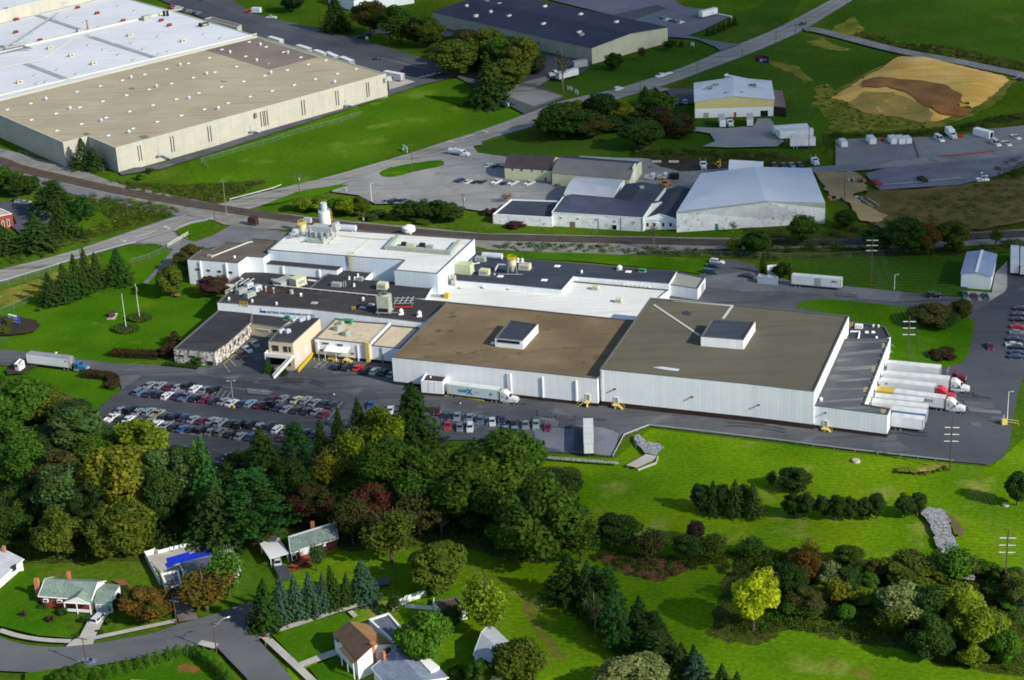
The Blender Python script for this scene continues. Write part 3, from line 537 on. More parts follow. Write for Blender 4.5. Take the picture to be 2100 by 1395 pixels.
# ================================================================ BUILDINGS
BL={}
def base_of(poly): return np.array([np.mean([p[0] for p in poly]),np.mean([p[1] for p in poly]),0])
class Bld:
    """flat-roofed block whose roof corners are read at height h"""
    def __init__(s,name,label,cat,pix,h,wall,roof,cope=None,band=None,z0=0.,par=.35,group=None,wallname='wall',world=None,copeh=.12):
        s.h=h; s.w=[p[:2] for p in (PP(pix,h) if world is None else world)]; s.cw=ccw(s.w); s.e=empty(name,base_of(s.w),label,cat,group)
        s.az=math.degrees(math.atan2(*(s.w[1]-s.w[0])[::-1]))
        mb=MB(); mb.prism(s.cw,z0,h-.02,cap=False); mb.build(wallname,wall,s.e)
        inn=inset(s.cw,.4); n=len(s.cw)
        if cope is not None:
            out=inset(s.cw,-.04); mb=MB()
            V=[(*p,h-copeh) for p in out]+[(*p,h) for p in out]+[(*p,h) for p in inn]+[(*p,h-par) for p in inn]
            Fs=[]
            for k in range(3): Fs+=[(k*n+i,k*n+(i+1)%n,(k+1)*n+(i+1)%n,(k+1)*n+i) for i in range(n)]
            mb.add(V,Fs).build('coping',cope,s.e)
        else: par=0.0; inn=s.cw
        MB().add([(*p,h-par+.0) for p in inn],[tuple(range(n))]).build('roof',roof,s.e); s.rz=h-par
        if band is not None: 
            MB().prism(inset(s.cw,-.03),0,band,cap=False).build('base_band',M_base,s.e)
    def wallrect(s,i,j,x0,y0,x1,y1,name,m,depth=.08,frame=None,z0=None,z1=None):
        A,B=s.w[i],s.w[j]; return wallrect(s.e,A,B,x0,y0,x1,y1,name,m,depth,frame,z0,z1)
    def top(s,x,y,dz=0): return P(x,y,s.rz+dz)
    def item(s,x,y,name,mats,fn,dz=0):
        p=P(x,y,s.rz+dz); mb=MB(); fn(mb,p[0],p[1],s.rz); return mb.build(name,mats,s.e)
def wallrect(e,A,B,x0,y0,x1,y1,name,m,depth=.08,frame=None,z0=None,z1=None):
    A,B=np.array(A[:2]),np.array(B[:2])
    u0_,za=onwall(A,B,x0,y0); u1_,zb_=onwall(A,B,x1,y1)
    if z1 is not None: za=z1
    if z0 is not None: zb_=z0
    zb_=max(zb_,.02); d=(B-A)/np.linalg.norm(B-A); n=np.array([d[1],-d[0]])
    if n@(-(A+B)/2)<0: n=-n     # outwards = towards the viewing side
    c=A+d*(u0_+u1_)/2+n*depth/2; az=math.degrees(math.atan2(d[1],d[0]))
    o=MB().box((c[0],c[1],(za+zb_)/2),(abs(u1_-u0_),depth,abs(za-zb_)),az).build(name,m,e)
    if frame is not None:
        fr=MB(); W,Hh=abs(u1_-u0_),abs(za-zb_); cz=(za+zb_)/2; c2=A+d*(u0_+u1_)/2+n*(depth+.03)/2
        for du,dz,sw,sh in ((-W/2,0,.12,Hh+.12),(W/2,0,.12,Hh+.12),(0,Hh/2,W,.12),(0,-Hh/2,W,.12)):
            q=c2+d*du; fr.box((q[0],q[1],cz+dz),(sw,depth+.04,sh),az)
        f=fr.build('window_frame',frame,e); f.parent=o; 
    return o
def windows(b,i,j,rects,frame=None,m=None,depth=.08,name='window'):
    for r_ in rects: b.wallrect(i,j,*r_,name,m or M_glass,depth,frame)
# roof equipment -------------------------------------------------------------
def skylight(sx=1.5,sy=.9,h=.35,az=0): 
    def f(mb,x,y,zz): mb.wedge((x,y,zz),(sx+.2,sy+.2,h*.5),az,(1,1)); mb.cm=1; mb.wedge((x,y,zz+h*.5),(sx,sy,h*.6),az,(.85,.7)); mb.cm=0
    return f
def vent(r=.45,h=.9):
    def f(mb,x,y,zz): mb.box((x,y,zz+.15),(r*2.4,r*2.4,.3)); mb.cm=1; mb.cone((x,y,zz+.3),r*.7,r*.7,h*.4,10); mb.cone((x,y,zz+.3+h*.4),r*1.15,r*1.05,h*.25,10); mb.cone((x,y,zz+.3+h*.65),r*1.05,r*.35,h*.3,10); mb.cm=0
    return f
def smallvent(r=.2,h=.5):
    def f(mb,x,y,zz): mb.cone((x,y,zz),r*.7,r*.6,h*.6,8); mb.cone((x,y,zz+h*.6),r,r*.5,h*.4,8)
    return f
def acunit(sx=2.2,sy=1.4,h=1.2,az=0,fan=True):
    def f(mb,x,y,zz):
        mb.box((x,y,zz+.12),(sx*1.08,sy*1.1,.24),az); mb.cm=1; mb.wedge((x,y,zz+.24),(sx,sy,h),az,(.97,.97)); 
        ca,sa=math.cos(R(az)),math.sin(R(az))
        if fan:
            mb.cm=2
            for k in ((-.22,.22) if sx>1.6 else (0,)): mb.cone((x+ca*sx*k,y+sa*sx*k,zz+.24+h),min(sy,sx*.5)*.36,min(sy,sx*.5)*.36,.1,12)
        mb.cm=2; mb.box((x+sa*sy*.5,y-ca*sy*.5,zz+.24+h*.45),(sx*.6,.05,h*.4),az); mb.cm=0
    return f
SKG=[M_steel,G('dull_skylight',(.55,.57,.57),fa=.1)]; ACM=[M_steel,M_hv,M_gmr]; ACC=[M_steel,M_hvc,M_gmr]; VM=[M_steel,M_wht]; SKM=[M_steel,M_wht]
def pipe_on(b,pix,r=.12,m=None,name='roof_pipe',lift=.35):
    w_=[P(x,y,b.rz+lift) for x,y in pix]; mb=MB(); mb.tube(w_,r,6)
    for p in w_: mb.box((p[0],p[1],b.rz+lift/2),(.2,.3,lift))
    return mb.build(name,m or M_steel,b.e)
def ladder(b,x0,y0,x1,zt,zb_,m,name='ladder',wd=.5,cage=False):
    pass
# ---- top left warehouse: tan part, white part, raised part
LW=Bld('warehouse','very large warehouse with tan gravel roof and pale concrete walls above the long green lawn','warehouse',[(-46,216),(129,292),(180,279),(237,303),(792,151),(527,74)],10.6,M_beige,M_rtan,M_copw)
WAZ=LW.az; az42=42.6
pl=PP([(420,103),(527,78),(653,117),(553,143)],LW.rz); MB().add([(p[0],p[1],LW.rz+.02) for p in ccw([q[:2] for q in pl])],[(0,1,2,3)]).build('dark_roof_section',M_rdk,LW.e)
for x,y in ((55,847),(235,800),(240,927),(430,878),(437,1010),(612,830),(590,710),(625,958),(770,665),(790,783),(815,910),(832,1047),(940,622),(972,737),(995,862),(1022,993),(1112,577),(1145,692),(1175,813),(1208,941),(1280,535),(1318,647),(1355,767),(1393,893),(1447,492),(1485,602),(1528,720),(1570,845),(1607,450),(1652,560),(1700,673),(1752,797),(1817,517),(1872,630),(1922,748),(1705,385),(1888,438),(2060,493),(1915,327),(2045,365)): LW.item(x/3.75,y/3.75,'skylight',SKG,skylight(1.7,.85,.4,az42))
for x,y in ((230,405),(362,445),(110,493),(85,587),(142,704),(258,543),(312,658),(418,500),(475,613),(555,467),(643,571),(787,535)): LW.item(520+x/3.75,y/3.75,'skylight',SKG,skylight(1.7,.85,.4,az42))
for x,y in ((355,762),(540,835),(780,930),(993,1017),(1010,597),(1205,665),(1455,755),(1680,835),(1387,500),(1590,567),(1975,465),(2003,343),(1770,403),(2085,560),(2575,632),(2215,405)): LW.item(x/3.75,y/3.75+2,'roof_vent',[M_steel,M_metr],vent(.6,1.2))
for q in (z(0,0,630,1030,665,1018,700,1035,660,1045),z(0,0,1065,1050,1120,1040,1150,1060,1090,1070),z(0,0,985,683,1020,670,1040,688,1010,692),z(0,0,1690,620,1750,625,1730,632,1700,632)):
    MB().add([(*P(x,y,LW.rz)[:2],LW.rz+.025) for x,y in q],[(0,1,2,3)]).build('roof_patch',M_rdk,LW.e)
for x in (1055,1075,1315,1335,1610,1630,2025,2045): LW.wallrect(3,4,x/3.75,300,(x+5)/3.75,300,'downspout',M_black,.15,z0=2.5 if x<2100 else 3,z1=9)
for x in (70,88,362,382,630,648,872,888): LW.wallrect(3,4,520+x/3.75,200,520+(x+5)/3.75,200,'downspout',M_black,.15,z0=2.5,z1=9)
for c,x,y in ((0,1215,1175),(0,1925,990),(1,705,790)):
    ox=(0,520)[c]; x,y=ox+x/3.75,y/3.75
    LW.wallrect(3,4,x-2,y-6,x+2,y+4,'door',M_steel,.1); A,B=LW.w[3],LW.w[4]; d=(B-A)/np.linalg.norm(B-A); n=np.array([d[1],-d[0]]); u,zz=onwall(A,B,x,y+4); q=A+d*u+n*1.; az=math.degrees(math.atan2(d[1],d[0]))
    mb=MB(); mb.box((*q,zz-.1),(2,1.6,.2),az)
    for k in range(10): t=q+d*(1.1+k*.42); mb.box((*t,zz-.2-k*zz/10.5),(.42,1.3,.15),az)
    mb.tube([(*(q+n*.75),zz+1),(*(q+d*1+n*.75),zz+1),(*(q+d*5.3+n*.75),1.)],.06); mb.build('stair',M_steel,LW.e)
for x,y in ((z(0,0,1960,890)),z(1,0,1008,615),z(1,0,10,890)): LW.wallrect(3,4,x-3,y-4,x+2,y+3,'wall_fan',M_steel,1.0)
LW2=Bld('warehouse','huge white roofed factory hall joined behind the tan roofed warehouse','factory hall',[(-46,215.5),(527,73.5),(361,24),(265,-2),(160,-32),(-260,60),(-200,165)],11.0,M_beige,M_rwb,M_copw)
for x,y in ((550,435),(385,378),(150,640),(720,497),(1000,280),(1408,323)): LW2.item(x/3.75,y/3.75,'roof_fan',[M_steel,M_hvc,M_black],acunit(2.6,1.6,1.1,az42,False))
for x,y in ((125,258),(750,112),(600,68),(950,170),(310,320),(130,160),(1305,205),(1243,167)): LW2.item(x/3.75,y/3.75,'rusty_roof_fan',[M_steel,M_brick,M_black],acunit(2.2,1.5,1.2,az42,False))
for x,y in ((800,385),(685,350),(915,425),(1030,465),(1220,283),(1105,380),(1017,335),(590,573),(275,583),(445,540),(357,633),(1297,400),(1575,265),(1700,300),(760,212),(912,48),(1225,420),(290,645),(650,175),(1040,85),(530,135)): LW2.item(x/3.75,y/3.75,'roof_hatch',M_steel,lambda mb,x_,y_,zz: mb.box((x_,y_,zz+.3),(1.8,.8,.6),az42))
for a,b,wd in (((190,490),(520,615),2.6),((665,275),(1205,450),2.6),((270,115),(640,240),2.6)):
    p,q=P(a[0]/3.75,a[1]/3.75,LW2.rz),P(b[0]/3.75,b[1]/3.75,LW2.rz); mb=MB(); d=q-p; mb.box(((p[0]+q[0])/2,(p[1]+q[1])/2,LW2.rz+.12),(np.linalg.norm(d),wd,.24),math.degrees(math.atan2(d[1],d[0]))); mb.build('expansion_joint',M_gmr,LW2.e)
for a,b,hh,wd,m_ in (((-100,425),(1300,98),.9,1.2,M_copw),((-160,775),(1975,265),.55,.5,M_copw),((1290,95),(1400,75),.9,.9,M_hv)):
    p,q=P(a[0]/3.75,a[1]/3.75,LW2.rz),P(b[0]/3.75,b[1]/3.75,LW2.rz); mb=MB(); d=q-p; mb.box(((p[0]+q[0])/2,(p[1]+q[1])/2,LW2.rz+hh/2),(np.linalg.norm(d),wd,hh),math.degrees(math.atan2(d[1],d[0]))); mb.build('roof_ridge_beam',m_,LW2.e)
mb=MB(); p,q=P(10,98,13),P(118,27,13); mb.tube([p,q],.35,6)
for t in (.05,.5,.95): c=p+(q-p)*t; mb.box((c[0],c[1],(LW2.rz+13)/2),(.3,.3,13-LW2.rz),az42)
mb.build('overhead_duct',M_gmr,LW2.e)
for (x0,y0,x1,y1) in ((0,525,180,490),(180,490,310,465),(310,465,560,300),(560,300,840,255),(130,140,330,105)): pipe_on(LW2,[(x0/3.75,y0/3.75),(x1/3.75,y1/3.75)],.2,M_copw)
LW2.item(180.6,62,'chimney_stack',M_brickc,lambda mb,x,y,zz: mb.cone((x,y,zz),.55,.45,5.2,8))
for k in range(2): LW2.item(337+k*7,33,'exhaust_stack',M_black,lambda mb,x,y,zz: mb.cone((x,y,zz),.7,.7,2.6,8))
LW2.item(302,41,'air_conditioner',ACM,acunit(5,2.5,2.,az42)); LW2.item(418,54,'air_conditioner',[M_steel,M_black,M_hv],acunit(4.5,2.5,1.6,az42)); LW2.item(165,67,'air_conditioner',ACM,acunit(3.5,2,1.6,az42))
LW2.item(28,102,'gantry_platform',M_steel,lambda mb,x,y,zz: [mb.box((x+i*1.2,y,zz+1.2),(.3,13,.35),az42) for i in range(-5,6)]+[mb.box((x,y+7*k,zz+1.6),(14,.3,.8),az42) for k in (-1,0,1)])
mb=MB(); wp=PP([(-60,64),(0,48.5),(72,29.5),(160,8.5),(240,-12),(150,-45),(-200,-20)],11); LW3=Bld('factory_tower','raised white walled hall rising at the very top left corner','factory hall',None,17.5,M_beige,M_rwb,M_copw,world=[p[:2] for p in wp],z0=10.9)
LW3.wallrect(0,1,14,9,24,14,'louvre',M_steel,.1); LW3.wallrect(2,3,124,5,134,9,'louvre',M_steel,.1)
LWs=Bld('loading_annex','low grey flat annex behind the white hall edge','annex',Z(300,0,830,270,935,240,1360,355,1300,395),5,M_beige,M_rdk,M_copw)
# ---- dark-roofed warehouse top centre
# eaves corners: front corner (1213,98), right corner (1369,54), left back (890,24)
DK=empty('warehouse',P(1150,90),'dark roofed warehouse with pale tan walls near the top centre of the view','warehouse')
fc,rc,lb=P(1213.5,98.5,7.6),P(1369,56,7.6),P(888,24.5,7.6); bk=rc+(lb-fc)
rf=P(1300,70,9.6); rfd=(fc+rc)/2; rfd[2]=9.5; rb=rfd+(lb-fc)
poly=[q[:2] for q in (fc,rc,bk,lb)]
mb=MB(); f0,r0_,b0_,l0=[np.array([q[0],q[1],0]) for q in (fc,rc,bk,lb)]
mb.quad(f0,r0_,rc,rfd,fc); mb.quad(l0,f0,fc,lb); mb.quad(r0_,b0_,bk,rc); mb.quad(b0_,l0,lb,rb,bk); mb.build('wall',G('tan_metal_wall',(.50,.50,.38),(.44,.44,.34),scale=.15,fa=.06,corr=(1.2,.08,10)),DK)
o_=(fc-lb)/np.linalg.norm(fc-lb)*.3; s_=(rc-fc)/np.linalg.norm(rc-fc)*.4; up_=np.array([0,0,.12])
mb=MB(); mb.quad(fc-s_+o_+up_,rfd+o_+up_,rb-o_+up_,lb-s_-o_+up_); mb.quad(rfd+o_+up_,rc+s_+o_+up_,bk+s_-o_+up_,rb-o_+up_); mb.build('roof',G('dark_slate_roof',(.028,.036,.06),(.04,.048,.075),scale=.08,fa=.12,streak=(-50,5,(.05,.06,.085),.5)),DK)
mb=MB(); 
for a,b in ((fc+o_,rfd+o_),(rfd+o_,rc+o_),(lb-s_,fc-s_)):
    mb.tube([a+np.array([0,0,.05]),b+np.array([0,0,.05])],.14,5)
mb.build('eaves_trim',M_cop,DK)
def dkroof(x,y):
    p=P(x,y,8.4); return p
for x,y in z(2,0,15,132,290,57,565,118,280,193,840,178,555,257,-60,40,-155,25,-240,130): 
    p=dkroof(x,y); MB().box((p[0],p[1],8.9),(2.6,1.2,1.1),50).build('skylight',M_wht,DK)
for x,y in z(1,0,1825,105,1780,12,1640,60): 
    p=dkroof(x,y); m_=MB(); vent(.9,1.6)(m_,p[0],p[1],8.4); m_.build('roof_vent',VM,DK)
p=dkroof(*z(2,0,572,275)); m_=MB(); acunit(2.5,1.6,1.2,40)(m_,p[0],p[1],8.1); m_.build('air_conditioner',ACM,DK)
wallrect(DK,lb,fc,1103,85,1105.5,104,'door',M_black,.1); wallrect(DK,lb,fc,1111,107,1113,120,'downspout',M_black,.1); wallrect(DK,lb,fc,1061,60,1062,90,'downspout',M_black,.1); wallrect(DK,fc,rc,1227,100,1230,125,'door',M_hvc,.1)
TW=Bld('warehouse','small white industrial block at the top edge among trees','warehouse',z(1,0,570,-60,770,5,830,-10,1000,-40,800,-120),6,M_white,M_metr,M_cop)
WB2=Bld('warehouse','white and pale block at the very top centre by the dark roof','warehouse',z(1,0,870,-30,960,-20,1230,-60,1200,-100,900,-90),6,M_white,M_metr,M_cop)
# ---- white and yellow gabled building
def gabled(name,label,cat,A,B,D,he,hr,wall,roof,front2=None,fh=None,ov=.3,ridge_along='AD',wallname='wall'):
    """A,B front eave corners (world xy), D = back corner behind A. ridge midway AB running along AD"""
    A,B,D=[np.array(q[:2],float) for q in (A,B,D)]; Cc=B+(D-A); e=empty(name,base_of([A,B,Cc,D]),label,cat)
    v3=lambda q,h: np.array([q[0],q[1],h]); m0=(A+B)/2; m1=(D+Cc)/2
    mb=MB(); mb.quad(v3(A,0),v3(B,0),v3(B,he),v3(m0,hr),v3(A,he)); mb.quad(v3(B,0),v3(Cc,0),v3(Cc,he),v3(B,he)); mb.quad(v3(Cc,0),v3(D,0),v3(D,he),v3(m1,hr),v3(Cc,he)); mb.quad(v3(D,0),v3(A,0),v3(A,he),v3(D,he)); mb.build(wallname,wall,e)
    f=(A-D)/np.linalg.norm(A-D)*ov; s=(B-A)/np.linalg.norm(B-A)*ov; sl_=(hr-he)/np.linalg.norm(m0-A)
    rf=MB(); t=.15
    for (p,q,r_,s2,sg) in ((A,m0,m1,D,-1),(B,m0,m1,Cc,1)):
        lo0=v3(p+f+s*sg,he-sl_*ov+.03); hi0=v3(q+f,hr+.03); hi1=v3(r_-f,hr+.03); lo1=v3(s2-f+s*sg,he-sl_*ov+.03); T=np.array([0,0,t])
        rf.add([lo0,hi0,hi1,lo1,lo0+T,hi0+T,hi1+T,lo1+T],[(0,1,2,3),(4,5,6,7),(0,1,5,4),(3,2,6,7),(0,3,7,4)])
    rf.build('roof',roof,e); return e,A,B,Cc,D,m0,m1
a,b=P(1425,209,7),P(1587.5,204.5,7); d=P(1424,171,7)
YB,A,B,Cc,D,m0,m1=gabled('industrial_building','white and yellow gabled industrial building with loading docks','industrial building',a,b,d,7,8.9,M_whitep,M_metr)
n_=(A-D)/np.linalg.norm(A-D)*.05; mb=MB(); v3=lambda q,h: np.array([q[0],q[1],h]); mb.quad(v3(A+n_,4.1),v3(B+n_,4.1),v3(B+n_,6.95),v3(m0+n_,8.85),v3(A+n_,6.95)); mb.build('yellow_gable_siding',M_ylw,YB)
for r_,nm,m_ in ((Z(1380,140,440,635,515,710),'window',M_grey),(Z(1380,140,875,630,905,700),'red_door',M_red),(Z(1380,140,1255,608,1360,700),'dock_door',M_dark)):
    wallrect(YB,A,B,*r_[0],*r_[1],nm,m_,.12,frame=M_wht if nm=='window' else None)
for x,y in Z(1380,140,520,290,615,250,780,370,955,365,1140,250,1150,265): 
    p=P(x,y,8.1); m_=MB(); acunit(3,1.6,1.0,0)(m_,p[0],p[1],7.5); m_.build('air_conditioner',[M_steel,M_hv,M_black],YB)
q=PP(Z(1380,140,1430,315,1560,310,1615,560,1445,540),4.2); m_=MB(); 
Bs=Bld('lean_to_shed','rusty brown flat roofed lean-to against the right side of the yellow and white building','shed',Z(1380,140,1440,545,1618,565,1565,320,1435,315),4.2,M_base,G('rusty_roof',(.2,.14,.13),(.15,.11,.10),scale=.3,fa=.2))
# ---- cream sheds with barrel roofs
def barrel(name,label,cat,A,B,D,he,hr,wall,roof,n=10,ov=.3,roof2=None):
    A,B,D=[np.array(q[:2],float) for q in (A,B,D)]; Cc=B+(D-A); e=empty(name,base_of([A,B,Cc,D]),label,cat)
    def pr_(P0,P1): 
        out=[]
        for i in range(n+1):
            t=i/n; q=P0+(P1-P0)*t; out.append(np.array([q[0],q[1],he+(hr-he)*(1-(2*t-1)**2)]))
        return out
    f=pr_(B,Cc); g=pr_(A,D); v3=lambda q,h: np.array([q[0],q[1],h])     # arch spans A->D, vault runs A->B
    mb=MB(); mb.add([v3(B,0)]+f+[v3(Cc,0)],[tuple(range(n+3))]); mb.add([v3(A,0)]+g+[v3(D,0)],[tuple(range(n+3))]); mb.quad(v3(A,0),v3(B,0),v3(B,he),v3(A,he)); mb.quad(v3(D,0),v3(Cc,0),v3(Cc,he),v3(D,he)); mb.build('wall',wall,e)
    x=(B-A)/np.linalg.norm(B-A)*ov; x3=np.array([x[0],x[1],0.]); up_=np.array([0,0,.12]); mb=MB()
    for i in range(n):
        if roof2 is not None: mb.cm=1 if i>=n*.55 else 0
        mb.quad(g[i]-x3+up_,g[i+1]-x3+up_,f[i+1]+x3+up_,f[i]+x3+up_)
    mb.build('roof',[roof,roof2] if roof2 else roof,e); return e,A,B,Cc,D
a,b=P(*z(2,1,345,60),5.2),P(*z(2,1,940,110),5.2); d=P(*z(2,0,420,1225),5.2); d=a+(b-a)*0+(P(*z(2,0,1040,1235),5.4)-b)*.95
CB,A,B,Cc,D=barrel('workshop','cream walled workshop with long arched grey and black roof beside the truck yard','workshop',a,b,d,5.2,7.2,M_cream,G('grey_arched_roof',(.19,.18,.17),(.16,.15,.15),scale=.2,fa=.1),roof2=M_rblu)
wallrect(CB,B,Cc,*z(2,1,965,10),*z(2,1,990,95),'door',M_wht,.1)
a,b=P(*z(1,1,1930,20),4.8),P(*z(2,1,335,40),4.8); d=a+(P(*z(2,0,390,1210),5)-P(*z(2,1,335,40),4.8))
CA,A,B,Cc,D=barrel('workshop','cream workshop with dark brown arched roof and small square vents','workshop',a,b,d,4.8,7.,M_cream,G('brown_arched_roof',(.055,.045,.05),(.075,.06,.06),scale=.2,fa=.1))
for x in (35,105,185,265): wallrect(CA,A,B,*z(2,1,x,22+x*.06),*z(2,1,x+12,34+x*.06),'window',M_glass,.1)
for x in (1985,2060): wallrect(CA,A,B,*z(1,1,x,24),*z(1,1,x+10,36),'window',M_glass,.1)
wallrect(CA,A,B,*z(2,1,288,92),*z(2,1,305,130),'red_door',M_red,.1)
MB().add([(*P(*q,6.2)[:2],6.2) for q in z(2,0,520,1225,560,1200,1040,1225,985,1258,650,1240)],[(0,1,2,3,4)]).build('metal_roof_section',M_gmr,CB)
# ---- low white complex beside the railway
CX=Bld('office_building','low dark roofed white annex with flower vines left end by the railway','annex',z(2,1,345,398,-110,372,30,258,395,270)[::-1],3.6,M_whited,M_rblu,M_wht)
a,b=P(*z(2,1,345,360),5.0),P(*z(2,1,1045,402),5.0); 
SH=empty('factory_building',P(1230,470),'white works with slate blue gabled roofs beside the railway','works')
v3=lambda q,h: np.array([q[0],q[1],h]); rA,rB=P(*z(2,1,432,240),7.2),P(*z(2,1,1118,292),7.2); A,B=a[:2],b[:2]; dA,dB=(rA[:2]-A)*2+A,(rB[:2]-B)*2+B
mb=MB(); mb.quad(v3(A,0),v3(B,0),v3(B,5),v3(A,5)); mb.quad(v3(B,0),v3(dB,0),v3(dB,5),v3(rB,7.2),v3(B,5)); mb.quad(v3(A,0),v3(dA,0),v3(dA,5),v3(rA,7.2),v3(A,5)); mb.quad(v3(dA,0),v3(dB,0),v3(dB,5),v3(dA,5)); mb.build('wall',M_whited,SH)
u=np.array([0,0,.1]); mb=MB(); mb.quad(v3(A,5)+u,v3(B,5)+u,rB+u,rA+u); mb.quad(rA+u,rB+u,v3(dB,5)+u,v3(dA,5)+u); mb.build('roof',G('slate_blue_roof',(.06,.075,.115),(.045,.055,.085),scale=.2,fine=2,fa=.15),SH)
mb=MB(); mb.tube([v3(A,5)+u,rA+u],.14); mb.tube([v3(B,5)+u,rB+u],.14); mb.tube([v3(A,5)+u*.5,v3(B,5)+u*.5],.12); mb.build('roof_trim',M_wht,SH)
wn=[]
for x,y in ((408,398),(538,405),(678,413),(820,425),(966,433)): wallrect(SH,A,B,*z(2,1,x,y-6),*z(2,1,x+16,y+8),'window',M_glass,.1,frame=M_wht)
wallrect(SH,A,B,*z(2,1,485,430),*z(2,1,525,500),'door',G('brown_door',(.2,.14,.1)),.12); wallrect(SH,A,B,*z(2,1,807,452),*z(2,1,845,500),'dark_door',M_dark,.12,frame=M_wht)
for x in (700,872,1035): wallrect(SH,A,B,*z(2,1,x,400),*z(2,1,x+5,510),'downspout',M_black,.12)
# hipped dark roof behind, metal arched roof behind it
HB=empty('workshop',P(1290,410),'black gabled roof wing behind the slate roof works','workshop')
k=z(2,1,815,260,910,140,1050,125,1220,160,1118,290); pts=[P(*k[0],5.6),P(*k[1],6.6),P(*k[2],8.6),P(*k[3],5.8),P(*k[4],5.8)]
mb=MB(); mb.add([pts[0],pts[1],pts[2],P(*z(2,1,940,290),7.0)],[(0,1,2,3)]); mb.add([pts[2],pts[3],pts[4],P(*z(2,1,940,290),7.0)],[(0,1,2,3)]); mb.build('roof',M_rblu,HB)
g=MB(); g.prism(ccw([q[:2] for q in (pts[0],pts[1],pts[2],pts[3],pts[4])]),0,5.4); g.build('wall',M_whited,HB)
p=P(*z(2,1,1035,175),7.8); m_=MB(); m_.box((p[0],p[1],7.9),(1.5,1.2,1.6),20); m_.build('roof_vent',M_hv,HB)
a,b=P(*z(2,1,440,225),5.4),P(*z(2,1,815,250),5.4); d=a+(P(*z(2,1,905,110),5.4)-b)
AR,*_=barrel('workshop','pale grey arched metal roof between the slate roof and the cream workshop','workshop',a,b,d,5.4,6.8,M_whited,G('arched_metal_roof',(.42,.46,.50),(.36,.40,.45),scale=.2,fa=.08,corr=(.9,.1,10)))
WG=empty('workshop',P(1350,470),'small white gable front with long black roof beside the big white shed','workshop')
g0,g1,gm=P(*z(2,1,1055,410),3.8),P(*z(2,1,1300,412),3.8),P(*z(2,1,1170,373),5.0); dv=(P(*z(2,1,1325,142),5.6)-gm); dv[2]=0
mb=MB(); mb.quad(v3(g0,0),v3(g1,0),g1,gm,g0); mb.quad(v3(g1,0),v3(g1+dv,0),g1+dv,g1); mb.quad(v3(g0,0),v3(g0+dv,0),g0+dv,g0); mb.quad(v3(g0+dv,0),v3(g1+dv,0),g1+dv,gm+dv,g0+dv); mb.build('wall',M_whited,WG)
mb=MB(); mb.quad(g0+u,gm+u,gm+dv+u,g0+dv+u); mb.quad(gm+u,g1+u,g1+dv+u,gm+dv+u); mb.build('roof',M_rblu,WG)
mb=MB(); mb.tube([g0+u,gm+u],.15); mb.tube([gm+u,g1+u],.15); mb.tube([g0-u*3,g1-u*3],.12); mb.build('gable_trim',M_wht,WG)
for x in (1080,1132,1200,1257): wallrect(WG,g0,g1,*z(2,1,x-11,438),*z(2,1,x+11,468),'window',M_glass,.1,frame=M_wht)
# ---- big white metal shed
a,b=P(*z(2,1,1302,358),7.2),P(*z(3,1,570,288),7.8); d=P(*z(2,1,1490,62),7.2)
MS=empty('industrial_shed',P(1540,450),'big white metal shed with broad shallow gabled roof beside the railway','industrial shed')
he=7.3; A=P(*z(2,1,1302,358),he)[:2]; B=P(*z(3,1,572,288),he)[:2]; rfr=P(*z(3,1,115,274),9.8); D=P(*z(2,1,1490,60),he)[:2]; E_=P(*z(3,1,462,20),he)[:2]; rbk=P(*z(3,1,25,10),9.8)
mb=MB(); mb.quad(v3(A,0),v3(B,0),v3(B,he),rfr,v3(A,he)); mb.quad(v3(B,0),v3(E_,0),v3(E_,he),v3(B,he)); mb.quad(v3(D,0),v3(A,0),v3(A,he),v3(D,he)); mb.quad(v3(D,0),v3(E_,0),v3(E_,he),rbk,v3(D,he)); mb.build('wall',M_whited,MS)
mb=MB(); mb.quad(v3(A,he)+u,rfr+u,rbk+u,v3(D,he)+u); mb.quad(rfr+u,v3(B,he)+u,v3(E_,he)+u,rbk+u); mb.build('roof',G('pale_shed_roof',(.60,.64,.68),(.54,.58,.63),scale=.08,fa=.05,corr=(1.2,.04,60)),MS)
d_=(B-A)/np.linalg.norm(B-A); n_=np.array([d_[1],-d_[0]])*.06; n_=n_ if n_@(-A)>0 else -n_
mb=MB(); mb.quad(v3(A+n_,he-.5),v3(B+n_,5.6),v3(B+n_,he-.05),rfr+np.array([*n_,-.1]),v3(A+n_,he-.1)); mb.build('upper_siding',G('grey_green_siding',(.42,.46,.38),(.38,.42,.35),corr=(1.,.08),fa=.05),MS)
wallrect(MS,A,B,*z(2,1,1600,447),*z(2,1,1622,505),'green_door',M_green,.12)
a,b=P(*z(2,0,1708,1305),5),P(*z(2,0,1962,1320),5); d=a+(P(*z(2,0,1955,1232),5.3)-P(*z(2,0,1962,1290),5.3)); 
RS,*_=barrel('storage_shed','bright white arched storage shed behind the big metal shed','shed',a,b,a+np.array([2.,12,0]),4.6,6.2,M_wht,G('white_arched_roof',(.78,.79,.80),fa=.03))
